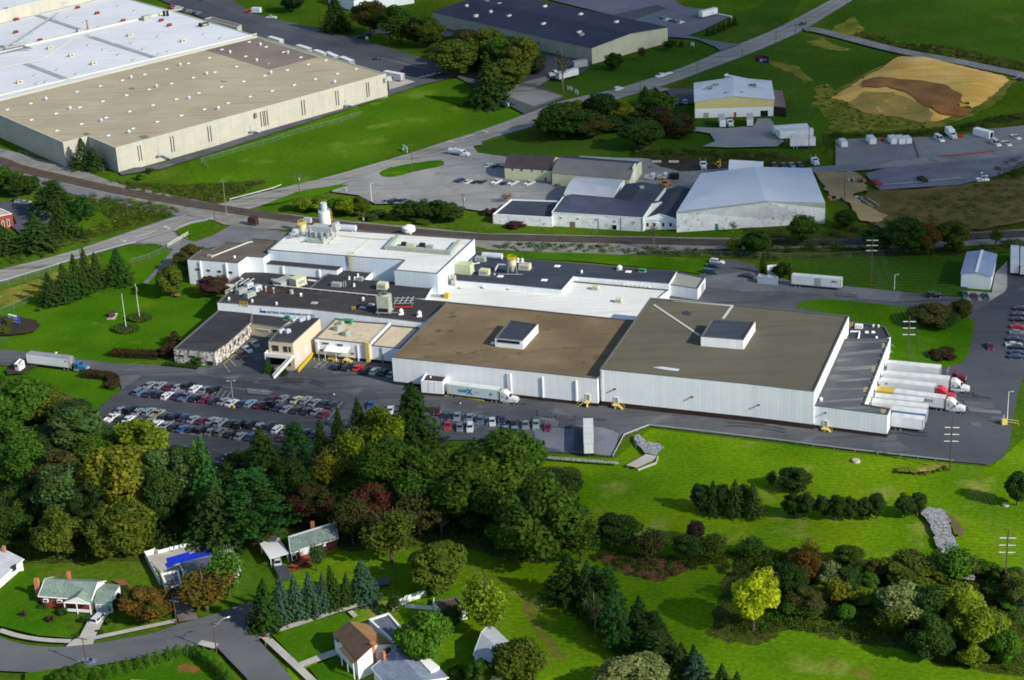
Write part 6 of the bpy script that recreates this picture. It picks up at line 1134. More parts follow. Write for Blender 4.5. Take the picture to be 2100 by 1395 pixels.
ORD=['first','second','third','fourth','fifth','sixth','seventh','eighth','ninth','tenth','eleventh','twelfth','thirteenth','fourteenth','fifteenth','sixteenth','seventeenth','eighteenth','nineteenth','twentieth','twenty-first','twenty-second','twenty-third','twenty-fourth','twenty-fifth','twenty-sixth']
def row(cells,az,where,group,cat='car',jit=2.,frm='from the left'):
    KK=dict(s='sedan',w='station_wagon',u='suv',m='minivan',p='pickup_truck',v='cargo_van')
    for i,(pt,col,k) in enumerate(cells):
        p=P(*pt,.7); kind=KK[k]
        place(kind,(p[0],p[1],.045),az+rng.normal(0,jit),col,f"{CN_.get(col,col)} {KN[kind]}, {ORD[i]} {frm} in {where}".replace('from the left in','in'),'pickup truck' if k=='p' else 'van' if k=='v' else 'car',group)
def zz(c,r,*v): return [(z(c,r,v[i],v[i+1]),v[i+2],v[i+3]) for i in range(0,len(v),4)]
LG='cars parked in the staff car park'
row(zz(0,2,1153,410,'silver','s',1232,412,'silver','s',1300,422,'maroon','s',1365,428,'silver','s',1448,415,'black','u',1503,440,'white','w',1578,445,'silver','s',1655,445,'black','u')+zz(1,2,150,520,'maroon','s',225,514,'silver','s',330,524,'beige','s',403,527,'silver','w',470,545,'silver','s',540,553,'dark','s',607,564,'dark','s'),64,'the top row of the staff car park',LG)
row(zz(0,2,1075,462,'steelblue','m',1152,477,'dark','s',1222,482,'black','s',1288,492,'white','w',1362,492,'navy','s',1428,508,'steelblue','p',1502,512,'black','s',1577,520,'magenta','s',1645,528,'dark','w',1720,535,'silver','s',1783,547,'white','s',1860,553,'navy','s',1925,552,'ltblue','w',1997,562,'maroon','s',2080,566,'black','p')+zz(1,2,195,582,'navy','s',253,594,'silver','s',333,602,'dark','s',410,612,'black','s',485,614,'silver','s',540,632,'magenta','s'),63,'the second row of the staff car park',LG)
row(zz(0,2,928,605,'silver','s',1003,600,'black','u',1065,618,'silver','s',1148,615,'silver','w',1210,637,'tan','p',1270,650,'dark','w',1340,658,'black','u',1415,660,'navy','s',1487,674,'silver','s',1555,685,'maroon','s',1630,684,'silver','s',1697,700,'silver','m',1778,705,'black','s',1850,712,'black','m',1928,714,'black','u',1995,730,'silver','s')+zz(1,2,125,722,'dark','w',188,748,'white','w',262,757,'silver','s',330,768,'dark','s',398,775,'dark','s',470,785,'navy','s'),64,'the third row of the staff car park',LG)
row(zz(0,2,858,668,'white','p',930,668,'dark','s',990,672,'white','s',1065,690,'dark','s',1150,692,'silver','s',1205,709,'white','s',1280,717,'silver','s',1335,732,'black','s',1405,747,'blue','s',1475,752,'black','s',1550,757,'black','u',1620,772,'grey','s',1700,773,'grey','u',1775,785,'black','s',1848,803,'silver','s',1930,807,'navy','s')+zz(1,2,60,810,'dark','s',225,815,'magenta','s',285,825,'royal','s',340,828,'salmon','s'),64,'the fourth row of the staff car park',LG)
row(zz(0,2,1395,905,'navy','s',1455,932,'ltblue','s',1570,955,'navy','s',1755,960,'silver','s',1828,970,'maroon','s',1872,1000,'palegreen','s')+zz(1,2,320,955,'white','s'),64,'the bottom row of the staff car park',LG)
MG='cars parked below the brown roofed halls'
row(zz(1,2,905,566,'blue','s',1050,605,'white','s',1410,612,'maroon','u',1480,652,'dark','s',1565,652,'silver','s',1660,662,'silver','s',1745,678,'steelblue','s',1835,692,'white','s',1910,680,'navy','w',1995,708,'black','s')+zz(2,2,142,716,'silver','s',222,710,'palegreen','s',312,735,'magenta','s'),-92,'the upper row below the brown roofed halls',MG)
row(zz(1,2,1445,835,'navy','s',1493,722,'red','s',1585,735,'silver','s',1665,737,'white','w',1940,755,'silver','s',2005,762,'ltblue','s'),-91,'the lower row below the brown roofed halls',MG)
row(zz(1,2,655,270,'black','u',722,275,'dark','u',805,278,'red','s',870,295,'dark','w',937,302,'white','w',1002,312,'black','s',1062,328,'silver','s'),66,'the visitor row by the yellow steps','cars parked at the yellow steps')
row([(Z(340,600,1085,885),'maroon','s'),(Z(340,600,1165,810),'white','s'),(Z(340,600,1275,735),'silver','s')],-62,'the courtyard of the stone office','cars parked in the office courtyard',frm='from the front')
row(zz(3,1,2080,1098,'dark','s',2072,1145,'maroon','s',2062,1182,'black','s',2058,1238,'red','s',2050,1283,'silver','s',2030,1332,'dark','s',2022,1375,'white','s')+zz(3,2,2060,122,'black','s',2052,163,'navy','s',2042,193,'navy','s'),-12,'the column at the right edge','cars parked at the right edge',frm='from the top')
row(zz(3,1,1645,987,'green','s',1718,1005,'maroon','s',1803,1005,'green','s'),-92,'front of the pale metal shed','cars parked at the metal shed')
row(zz(2,1,1615,737,'white','w',1582,770,'navy','s',1562,818,'green','m',1845,848,'dark','s'),-28,'the small lot by the service road','cars parked by the service road',frm='from the top')
place('sedan',(*P(*z(3,2,1838,112),.7)[:2],.045),-97,'maroon','small maroon car driving alone across the right yard','car')
place('suv',(*P(*z(3,1,1415,997),.7)[:2],.06),5,'black','black SUV driving on the service road left of the pale metal shed','car')
TG='vehicles parked at the truck yard'
row(zz(1,1,1030,272,'silver','s',1080,275,'black','u',1150,268,'navy','s'),55,'the yard row beside the round hedge',TG)
row(zz(1,1,1590,117,'navy','m',1650,124,'white','s',1710,127,'maroon','s',1763,127,'dark','s',1870,127,'white','p',1930,137,'navy','s',1998,135,'white','p')+zz(2,1,173,138,'white','p',395,152,'grey','s'),55,'the long row by the cream workshops',TG)
row(zz(1,0,1808,1272,'white','s',1862,1282,'black','s',1915,1285,'blue','s'),55,'the short row above the cream workshops',TG)
place('pickup_truck',P(*z(1,0,138,145)),160,'white','white pickup driving along the side street top left','pickup truck'); place('sedan',P(*z(1,0,950,468)),10,'black','lone black car crossing the dark delivery yard','car')
row(zz(1,0,1310,598,'black','s',1355,588,'navy','s',1400,575,'black','s',1440,572,'dark','s'),20,'the line at the lawn corner under the trees','cars parked under the trees')
place('suv',P(*z(2,0,855,697)),38,'white','white SUV driving on the highway below the striped lawn','car'); place('pickup_truck',P(*z(2,0,1182,594)),218,'white','white pickup towing a small trailer on the highway','pickup truck'); place('sedan',P(*z(3,0,397,192)),225,'black','dark car on the highway near the top of the view','car')
row(zz(2,0,1195,140,'black','s',1227,152,'white','s',1268,160,'dark','s',1302,167,'navy','s',1338,174,'white','s'),50,'the slate lot behind the dark roof','cars parked behind the dark roof')
row([(Z(300,0,365,95),'red','s'),(Z(300,0,430,105),'white','s'),(Z(300,0,480,120),'white','s'),(Z(300,0,530,135),'magenta','s'),(Z(300,0,590,155),'silver','s'),(Z(300,0,650,170),'silver','s'),(Z(300,0,700,180),'dark','s'),(Z(300,0,740,190),'silver','s')],60,'the line behind the white roof','cars behind the white factory roof')
row(zz(0,1,130,270,'black','s',155,275,'silver','w',195,285,'white','s',265,322,'grey','s',315,345,'white','s',360,373,'silver','s'),22,'the brick office car park','cars at the brick office')
place('minivan',(*P(*z(0,3,763,918),.8)[:2],.09),68,'white','white wagon on the concrete drive of the red brick ranch house','car')
place('sedan',(*P(*z(0,3,670,1258),.7)[:2],.06),2,'ltblue','light blue sedan parked on the residential street','car')
place('sedan',(*P(*z(1,3,185,492),.7)[:2],.09),-80,'white','white car half hidden under the flat white carport','car')
row(zz(2,0,1295,790,'blue','s',1370,785,'ltblue','s'),-90,'the shaded lot left of the yellow and white building','cars left of the yellow building')
row(zz(3,0,1448,1075,'white','v',1883,1108,'white','v',1965,1108,'white','p',2037,1058,'white','p'),-75,'the contractor yard','work vans in the contractor yard',frm='from the left')
place('sedan',P(*z(3,0,2060,618)),160,'maroon','dark maroon car on the gravel lane at the right edge','car')
row(zz(3,0,180,1268,'navy','s',250,1272,'navy','s',315,1270,'ltblue','s',375,1265,'dark','s'),-85,'the gap behind the big white shed','cars behind the white shed')
# trailers and tractors ------------------------------------------------------
def make_trailer(L,label,a,b,white=M_trl,roof=M_trr,cat='semi trailer',hgt_=4.05,group=None,extra=None,name='semi_trailer',rear_frame=None):
    """a,b: pixels of the near top edge, rear -> front"""
    A,B=P(*a,hgt_),P(*b,hgt_); d=(B-A)[:2]; Lm=np.linalg.norm(d); d/=Lm; az=math.degrees(math.atan2(d[1],d[0])); n=np.array([-d[1],d[0]]); mid=(A+B)[:2]/2
    if n@mid<0: n=-n     # away from camera
    c=mid+n*1.3; L=L or Lm; e=empty(name,(c[0],c[1],0.04),label,cat,group,rz=R(az)); near=-1 if (n@np.array([-d[1],d[0]]))>0 else 1
    mb=MB(); mb.box((0,0,(1.15+hgt_)/2),(L,2.6,hgt_-1.15)); mb.build('box_body',white,e,local=True)
    MB().box((0,0,hgt_+.03),(L+.04,2.62,.06)).build('roof',roof,e,local=True)
    m_=MB(); m_.box((0,0,1.0),(L*.96,1.0,.3)); 
    for s in (-1,1): m_.box((L*.28,s*.9,.55),(.18,.14,1.1))
    m_.box((-L/2+.1,0,.75),(.12,2.3,.15)); m_.build('underframe',M_black,e,local=True)
    mkwheels(e,[(-L/2+x,s*1.05) for x in (1.4,2.7) for s in (-1,1)],.5,.5)
    m_=MB(); m_.box((-L/2-.03,0,2.6),(.05,2.4,2.7)); m_.box((-L/2-.06,0,2.6),(.05,.06,2.7)); m_.build('rear_door',white,e,local=True)
    for k in np.linspace(-L/2+.05,L/2-.05,2): MB().box((k,0,(1.15+hgt_)/2),(.1,2.66,hgt_-1.1)).build('corner_post',M_steel,e,local=True)
    MB().box((0,near*1.31,1.25),(L,.05,.22)).build('side_rail',M_steel,e,local=True)
    e['_near']=near; return e,L,az,near
def tsign(e,near,x0,x1,z0,z1,name,m): MB().box(((x0+x1)/2,near*1.32,(z0+z1)/2),(x1-x0,.04,z1-z0)).build(name,m,e,local=True)
def ttext(e,near,x,z_,size,txt,m,bold=.02,shear=0):
    c=bpy.data.curves.new('lettering','FONT'); c.body=txt; c.size=size; c.offset=bold; c.shear=shear; c.extrude=.01
    t=bpy.data.objects.new('t',c); C.objects.link(t); me=bpy.data.meshes.new_from_object(t.evaluated_get(bpy.context.evaluated_depsgraph_get())); bpy.data.objects.remove(t)
    V=np.empty(len(me.vertices)*3); me.vertices.foreach_get('co',V); V=V.reshape(-1,3); W=np.c_[x+V[:,0]*(-near),np.full(len(V),near*1.36)+V[:,2]*near,z_+V[:,1]]
    me.vertices.foreach_set('co',W.ravel()); me.update(); me.materials.clear(); return link(me,'lettering',m,e)
def make_tractor(p,az,col,label,stripe=None,sleeper=True,group=None,name='truck_tractor',cat='truck',body=None):
    e=empty(name,(p[0],p[1],.04),label,cat,group,rz=R(az)); m=G('truck_paint_'+str(col),COL.get(col,(.7,.7,.7)) if isinstance(col,str) else col,fa=.02,rough=.3,spec=.6)
    # x forward; total ~7.2 m, cab from -1.2..1.6, hood 1.6..3.6
    mb=MB()
    def sc(w_,zb,zt,k=.9): return [(-w_,zb),(-w_,zt-.3),(-w_*k,zt),(w_*k,zt),(w_,zt-.3),(w_,zb)]
    mb2=MB(); loft(mb2,[(1.55,sc(1.05,.8,2.2)),(2.8,sc(.98,.75,2.05)),(3.5,sc(.9,.6,1.85)),(3.62,sc(.82,.6,1.5))]); mb2.build('hood',m,e,local=True)
    loft(mb,[(-1.3 if sleeper else -.2,sc(1.18,.8,3.75 if sleeper else 2.9)),(-.2,sc(1.18,.8,3.85 if sleeper else 2.95)),(.9,sc(1.15,.8,3.1 if sleeper else 2.95)),(1.1,sc(1.12,.8,2.85)),(1.6,sc(1.1,.8,2.15))]); mb.build('cab',m,e,local=True)
    g=MB(); g.add([(1.63,-.92,2.2),(1.63,.92,2.2),(1.16,.88,2.82),(1.16,-.88,2.82)],[(0,1,2,3)]); 
    for s in (-1,1): g.add([(.45,s*1.175,2.0),(1.3,s*1.15,2.0),(1.1,s*1.13,2.6),(.45,s*1.16,2.6)],[(0,1,2,3)]); g.add([(-.9,s*1.19,2.1),(-.5,s*1.19,2.1),(-.5,s*1.19,2.5),(-.9,s*1.19,2.5)],[(0,1,2,3)]) if sleeper else 0
    g.build('windows',M_cglass,e,local=True)
    f=MB(); f.box((-1.6,0,.85),(6.2,.9,.28)); f.box((3.62,0,.65),(.2,2.2,.4)); f.build('chassis',M_black,e,local=True)
    t=MB()
    for s in (-1,1): t.box((.3,s*1.0,.7),(1.6,.45,.55)); t.cone((-1.45,s*1.0,.9),.09,.09,2.9,8)
    t.build('fuel_tank_and_stack',M_steel,e,local=True)
    MB().box((3.66,0,1.3),(.06,1.1,.8)).build('grille',M_steel,e,local=True)
    for s in (-1,1): MB().box((3.55,s*.85,1.15),(.15,.3,.25)).build('headlight',M_lamp,e,local=True); MB().box((1.35,s*1.35,2.3),(.15,.2,.6)).build('mirror',m,e,local=True)
    mkwheels(e,[(2.75,s*1.0) for s in (-1,1)]+[(x,s*.98) for x in (-2.5,-3.8) for s in (-1,1)],.5,.42)
    if stripe is not None:
        for s in (-1,1): MB().box((.2,s*1.2,1.75),(2.7,.03,.3)).build('side_stripe',stripe,e,local=True)
    return e
def ahead(e,L,az,dist): 
    c=np.array(e.location[:2]); return c+np.array([math.cos(R(az)),math.sin(R(az))])*(L/2+dist)
# the lettered trailer at the front dock
e,L,az,nr=make_trailer(None,'white trailer with blue lettering backed to the small dock shelter',Z(860,740,385,340),Z(860,740,1125,432),white=G('pale_aqua_trailer',(.58,.70,.70),(.54,.66,.67),coord='obj',fa=.04,scale=.3))
ttext(e,nr,-L/2+3.6 if nr<0 else L/2-3.6,2.35,1.15,'QUIK',M_ltb,.03); ttext(e,nr,-L/2+6.35,2.0,2.1,'X',M_ltb,.1); ttext(e,nr,-L/2+8.6,2.7,.42,'QUIK X',M_pale,.01); tsign(e,nr,L/2-2.6,L/2-1.9,2.3,3.0,'blue_logo',M_ltb); tsign(e,nr,-L/2+.1,-L/2+.9,1.6,3.6,'rear_panel',M_cream)
make_tractor(ahead(e,L,az,1.75),az+1,'white','white sleeper truck hauling the blue lettered trailer at the dock shelter')
# entrance road truck
e,L,az,nr=make_trailer(None,'pale trailer with dark roof on the entrance road behind a blue truck',Z(0,600,460,1105),Z(0,600,1215,1195),roof=G('slate_trailer_roof',(.20,.21,.25),(.25,.26,.3),coord='obj',fa=.1,scale=.3)); tsign(e,nr,L/2-1.3,L/2-.8,3.0,3.4,'round_mark',M_black)
make_tractor(ahead(e,L,az,1.9),az,(.03,.12,.28),'blue long nosed truck on the entrance road pulling the pale trailer',sleeper=False)
e,L,az,nr=make_trailer(None,'white trailer with red lettering parked on the service road edge',Z(1560,540,550,225),Z(1560,540,1440,300),hgt_=4.0); ttext(e,nr,L/2-3.2,2.9,.75,'XTRA',M_red,.04,.3); tsign(e,nr,-.6,1.5,1.3,3.9,'grey_side_door',M_grey)
p=P(*z(2,2,697,655),4.05); q=P(*z(2,2,700,868),4.05)
e,L,az,nr=make_trailer(None,'lone pale trailer parked nose away on the rough asphalt by the white guard rail',z(2,2,666,862),z(2,2,660,668)) ; 
# dock row
dr=[((270,740),(1035,812),'far trailer with tan roof and white side, top one of the dock row',M_trl,M_trr),((215,893),(1165,972),'second trailer of the dock row, coupled to the white blue striped truck',M_trl,M_trr),((165,990),(958,1078),'third trailer of the dock row, coupled to the bright red truck',M_trl,M_trr),((105,1118),(1095,1245),'fourth trailer of the dock row with a yellow panel at its dock end',M_trl,M_trr),((90,1215),(785,1285),'fifth trailer of the dock row, short and without a truck',M_trl,M_trr),((50,1296),(850,1374),'sixth trailer of the dock row, without a truck',M_trl,M_trr),((330,1402),(830,1460),'seventh trailer of the dock row with a blue side stripe',M_trl,M_trr),((325,1497),(790,1552),'nearest trailer of the dock row with ribbed white side',M_whitep,M_trr)]
ends=[]
for i,(a,b,lb,m1,m2) in enumerate(dr):
    a=(a[0]-0,a[1]); e,L,az,nr=make_trailer(None,lb,Z(1780,640,*a),Z(1780,640,*b),m1,m2,group='trailers backed to the loading dock'); ends.append((e,L,az))
    if i==3: tsign(e,nr,-L/2+.3,-L/2+5,3.0,4.0,'yellow_panel',M_yel); MB().box((-L/2+2.6,0,4.12),(4.6,2.5,.05)).build('yellow_roof_panel',M_yel,e,local=True); tsign(e,nr,L/2-6,L/2-3,2.6,3.4,'dark_lettering_block',M_gmr)
    if i==2: tsign(e,nr,-L/2+1.6,-L/2+2.2,3.3,3.7,'red_mark',M_red)
    if i==6: tsign(e,nr,-L/2,L/2,3.3,3.9,'blue_stripe',G('mid_blue_paint',(.08,.16,.42)))
for i,(k,col,lb,st) in enumerate(((1,'white','white sleeper truck with blue stripe at the dock row',M_ltb),(2,'red','bright red sleeper truck at the dock row',None),(3,'white','white sleeper truck nearest the tall pole at the dock row',None))):
    e,L,az=ends[k]; make_tractor(ahead(e,L,az,1.8),az-2,col if col!='red' else (.50,.008,.03),lb,st)
p=P(*Z(1780,640,1215,915),1.5); make_tractor(p,-22,(.10,.006,.03),'maroon truck without trailer beyond the dock row',sleeper=False)
# other trailers
for a,b,lb in ((z(3,1,1998,760),z(3,1,1998,612),'white trailer standing nose away at the right edge, left one'),(z(3,1,2072,770),z(3,1,2072,622),'white trailer standing nose away at the right edge, right one')):
    A,B=P(*a,4.05),P(*b,4.05); c=(A+B)/2; d=B-A; L=15; az=math.degrees(math.atan2(d[1],d[0])); e,L,az,nr=make_trailer(None,lb,a,b)
for i,(a,b,lb) in enumerate(((Z(1380,140,1450,850),Z(1380,140,1935,815),'rear most white trailer of the stack right of the yellow and white building'),(Z(1380,140,1500,890),Z(1380,140,1965,855),'second white trailer of the stack right of the yellow and white building'),(Z(1380,140,1530,915),Z(1380,140,2015,880),'third trailer of the stack with green tinted end'),(Z(1380,140,1700,985),Z(1380,140,2010,970),'fourth short trailer of the stack by the grassy bank'),(Z(1380,140,1680,1020),Z(1380,140,2045,1010),'nearest grey white trailer of the stack with ribbed side'))):
    make_trailer(None,lb,a,b,M_whited,M_trr,group='trailers stored beside the industrial building')
for a,b,lb in ((Z(1380,140,640,650),Z(1380,140,670,760),'trailer backed into the left dock of the yellow and white building'),(Z(1380,140,1050,610),Z(1380,140,1060,770),'trailer backed into the right dock of the yellow and white building')):
    make_trailer(9.5,lb,b,a,M_whited,G('worn_trailer_roof',(.42,.42,.38),fa=.1),hgt_=3.8)
p=P(*Z(1380,140,815,780),1.5); make_tractor(p,-88,'white','white box cab truck parked between the two docked trailers',sleeper=False)
make_trailer(None,'long white bus like trailer behind the yellow and white building',Z(1380,140,735,110),Z(1380,140,1000,165),hgt_=3.4)
TD=[(z(1,0,100,283),z(1,0,203,313)),(z(1,0,330,352),z(1,0,405,375)),(z(1,0,455,388),z(1,0,540,418)),(z(1,0,540,402),z(1,0,620,437)),(z(1,0,660,440),z(1,0,733,470)),(z(1,0,1015,555),z(1,0,1110,572))]
for i,(a,b) in enumerate(TD):
    b2=P(*b,4.05); d=np.array([math.cos(R(42.6)),math.sin(R(42.6))]); 
    e=make_trailer(11,f"{['first','second','third','fourth','fifth','nearest'][i]} white trailer from the left along the far side of the tan roofed warehouse",a,b,M_trl,M_trr,group='trailers docked behind the tan roof')
place('cargo_van',P(*z(1,0,1075,628)),-5,'white','white delivery truck on the pale concrete apron beyond the tan roofed warehouse','van')
make_trailer(None,'pale trailer parked beside the white bollards in the slate lot',z(2,0,1500,92),z(2,0,1620,62),M_whited,M_trr)
make_trailer(None,'grey trailer parked against the tan wall of the dark roofed warehouse',z(2,0,515,478),z(2,0,620,462),M_grey,M_gmr)
make_trailer(None,'white trailer parked behind the bare red tree',z(2,0,400,565),z(2,0,550,528),M_trl,M_trr)
make_tractor(P(*z(2,0,375,590)),205,'white','white truck head beside the bare red tree',sleeper=False)
# tanker, utility trucks, red truck
def box_truck(p,az,col,label,box=True,tank=False,name='truck',L=6.5):
    e=make_tractor(p,az,col,label,sleeper=False,name=name)
    if tank: 
        m_=MB(); m_.tube([(-5.6,0,2.1),(-5.2,0,2.1),(-.7,0,2.1),(-.5,0,2.1)],1.15,12); m_.box((-3,0,3.35),(1,.8,.3)); m_.build('tank',M_metr,e,local=True)
    elif box: MB().box((-3.,0,2.35),(5.,2.4,2.5)).build('box_body',M_trl,e,local=True)
    return e
box_truck(P(*z(1,0,1600,1190),1.),-32,'white','white tanker truck leaving the truck yard onto the highway',tank=True,name='tanker_truck')
box_truck(P(1341,366,1.),160,'white','white utility truck with grey equipment parked behind the black roof',box=False)
e=box_truck(P(1367,365,1.),165,'white','white truck with dark cargo cage beside the utility truck',box=False); MB().box((-2.8,0,2.0),(3.6,2.3,1.6)).build('cargo_cage',M_black,e,local=True)
box_truck(P(1442,341,1),-92,'white','white truck cab facing the camera in the yard behind the black roofs',box=False); box_truck(P(*z(3,0,485,1248),1.),-80,'white','white flatbed truck parked by the tall pole behind the white shed',box=False)
box_truck(P(*z(3,0,1547,1050),1.),-85,'white','white box truck with grey roof in the contractor yard'); box_truck(P(*z(0,0,1935,95),1.),160,(.45,.06,.03),'red and white truck on the side street at the top left')
for i,(x,y,s_) in enumerate(((708,1108,1.),(925,1085,1.1),(1090,1085,1.1),(1148,1085,1.1),(1203,1083,.95))):
    p=P(*z(3,0,x,y),1.2); e=empty('cargo_trailer',(p[0],p[1],.04),['small white cargo trailer alone at the left end of the contractor yard','white cargo trailer beside the red implement','left white cargo trailer of the close three','middle white cargo trailer of the close three','right white cargo trailer of the close three by the orange fence'][i],'cargo trailer','white cargo trailers',rz=R(-85))
    MB().box((0,0,1.6),(5*s_,2.3*s_,2.3*s_)).build('box_body',M_wht,e,local=True); MB().box((0,0,1.62+1.15*s_),(5*s_,2.32*s_,.06)).build('roof',M_trr,e,local=True); mkwheels(e,[(x_,s*1.05*s_) for x_ in (-.5,.5) for s in (-1,1)],.36,.25); MB().tube([(2.5*s_,0,.5),(3.6*s_,0,.5)],.08).build('tow_bar',M_black,e,local=True)
p=P(*z(3,0,1785,1040),1.2); e=empty('cargo_trailer',(p[0],p[1],.04),'large white cargo trailer with open door in the contractor yard','cargo trailer',rz=R(-55)); MB().box((0,0,2.),(8,2.5,2.8)).build('box_body',M_wht,e,local=True); MB().box((4.02,.2,1.9),(.05,1.6,2.3)).build('open_door',M_dark,e,local=True); mkwheels(e,[(x_,s*1.2) for x_ in (-.5,.5) for s in (-1,1)],.4,.25)
# small flat trailer on the road, dumpsters, bulldozer, excavator
p=P(*z(2,0,1245,574)); e=empty('utility_trailer',(p[0],p[1],.05),'small flat trailer towed behind the white pickup on the highway','trailer',rz=R(218)); MB().box((0,0,.6),(3.2,1.8,.35)).build('bed',M_whited,e,local=True); mkwheels(e,[(0,.95),(0,-.95)],.35,.2)
p=P(*z(3,0,1640,835)); D=empty('bulldozer',(p[0],p[1],.05),'yellow bulldozer spreading dark soil on the earthworks','bulldozer',rz=R(185))
M_cat=G('machine_yellow',(.50,.36,.05),fa=.1)
for s in (-1,1): m_=MB(); loft(m_,[(-2.4,[(s*1.2-.3,.3),(s*1.2-.3,.7),(s*1.2+.3,.7),(s*1.2+.3,.3)]),(-2.,[(s*1.2-.3,0),(s*1.2-.3,1.05),(s*1.2+.3,1.05),(s*1.2+.3,0)]),(2.,[(s*1.2-.3,0),(s*1.2-.3,1.),(s*1.2+.3,1.),(s*1.2+.3,0)]),(2.4,[(s*1.2-.3,.3),(s*1.2-.3,.7),(s*1.2+.3,.7),(s*1.2+.3,.3)])]); m_.build('track',M_black,D,local=True)
m_=MB(); m_.box((.9,0,1.5),(2.6,1.5,1.2)); m_.build('engine_body',M_cat,D,local=True); m_=MB(); m_.box((-1.1,0,1.9),(1.5,1.6,1.6)); m_.box((-1.1,0,2.75),(1.8,1.8,.15)); m_.build('cab',M_cat,D,local=True); MB().box((-1.1,0,2.25),(1.54,1.64,.7)).build('cab_glass',M_cglass,D,local=True)
m_=MB(); m_.box((3.4,0,.75),(.25,4.0,1.4)); m_.tube([(1,-1.3,.6),(3.3,-1.3,.5)],.14); m_.tube([(1,1.3,.6),(3.3,1.3,.5)],.14); m_.build('blade',M_cat,D,local=True)
def excavator(p,az,label,col):
    e=empty('backhoe',(p[0],p[1],.05),label,'backhoe',rz=R(az)); m_=MB(); m_.box((0,0,1.1),(3.,1.4,.9)); m_.box((-.2,0,2.5),(1.5,1.5,.12)); m_.build('body',col,e,local=True); MB().box((-.2,0,2.),(1.4,1.4,.9)).build('cab',M_cglass,e,local=True)
    mkwheels(e,[(-1.2,s*.85) for s in (-1,1)],.7,.4); mkwheels(e,[(1.3,s*.85) for s in (-1,1)],.45,.3); m_=MB(); m_.tube([(-1.5,0,1.2),(-2.4,0,4.2)],.18); m_.tube([(-2.4,0,4.2),(-3.4,0,2.4)],.15); m_.box((2.6,0,.6),(.7,2.2,.7)); m_.tube([(1.2,.6,1.2),(2.5,.6,.7)],.1); m_.build('arm_and_bucket',col,e,local=True)
excavator(P(1474,345),95,'yellow backhoe with raised arm behind the big white shed',M_cat); excavator(P(1364,384),20,'orange yellow loader beside the utility trucks',G('machine_orange',(.5,.25,.04)))
for x,y,c,lb in ((962,138,M_brick,'dark red skip beside the white line of the blue gravel yard'),(1320,112,M_base,'dark brown skip in the blue gravel yard')):
    p=P(*z(3,1,x,y),.8); e=empty('skip',(p[0],p[1],.05),lb,'skip',rz=R(-80)); m_=MB(); m_.wedge((0,0,.2),(4.5,2.2,1.5),0,(1.12,1.02)); m_.build('bin',c,e,local=True); 
    for s in (-1,1): MB().box((0,s*.8,.1),(4.5,.15,.2)).build('skid',M_black,e,local=True)
for x,y,lb in ((1005,1085,'red wheeled implement between the white cargo trailers'),(1610,1058,'red wheeled implement beside the white box truck')):
    p=P(*z(3,0,x,y),.5); e=empty('farm_implement',(p[0],p[1],.05),lb,'farm implement'); m_=MB(); m_.box((0,0,1.),(2,1.2,.9)); m_.tube([(0,0,1.2),(1.5,0,1.8)],.15); m_.build('frame',M_red,e,local=True); mkwheels(e,[(0,-.9),(0,.9)],.5,.3)
# ================================================================ TREES
def quadsmesh(name,c,nr,s,asp=1.):
    n=len(c); nr=nr/(np.linalg.norm(nr,axis=1)[:,None]+1e-9); a=rng.normal(size=(n,3)); t=np.cross(nr,a); t/=np.linalg.norm(t,axis=1)[:,None]+1e-9; b=np.cross(nr,t)
    s=np.broadcast_to(np.asarray(s,float),(n,))[:,None]; V=np.empty((n,4,3)); t=t*s; b=b*s*asp
    V[:,0]=c-t*.5-b*.35; V[:,1]=c+t*.1-b*.5; V[:,2]=c+t*.5+b*.3; V[:,3]=c-t*.15+b*.5
    me=bpy.data.meshes.new(name); me.vertices.add(4*n); me.vertices.foreach_set('co',V.ravel()); me.loops.add(4*n); me.loops.foreach_set('vertex_index',np.arange(4*n,dtype=np.int32)); me.polygons.add(n); me.polygons.foreach_set('loop_start',np.arange(0,4*n,4,dtype=np.int32)); me.polygons.foreach_set('loop_total',np.full(n,4,dtype=np.int32)); me.update(calc_edges=True); me.validate(); return me
def rdir(n): v=rng.normal(size=(n,3)); return v/np.linalg.norm(v,axis=1)[:,None]
def crown_dec(nc,nl,leaf,z0,shape='round',hollow=.55):
    """clumped crown for a 10 m tall tree of 4 m radius"""
    C_,N_,S_=[],[],[]; H_=10-z0
    for i in range(nc):
        while True:
            d=rdir(1)[0]; r=rng.uniform(hollow,.86) if i>nc*.15 else rng.uniform(0,.5); p=d*r
            if p[2]>-.8: break
        if shape=='oval': p=p*np.array([.85,.85,1.05])
        if shape=='broad': p=p*np.array([1.05,1.05,.85])
        if shape=='spread' and p[2]<0: p[:2]*=.75
        cr=rng.uniform(.15,.38)*(1.15-.25*abs(p[2])); cc=np.array([p[0]*4*.8,p[1]*4*.8,z0+H_/2+p[2]*H_/2*.8]); m=int(nl*cr/.28*rng.uniform(.8,1.2))
        dd=rdir(m); dd[:,2]=dd[:,2]*.9+.15; rr=cr*4*rng.uniform(.55,1.08,m)**.6; c=cc+dd*rr[:,None]*np.array([1,1,.85]); C_.append(c)
        N_.append(dd+rng.normal(size=(m,3))*.55+np.array([0,0,.25])); S_.append(leaf*rng.uniform(.6,1.35,m))
    return np.concatenate(C_),np.concatenate(N_),np.concatenate(S_)
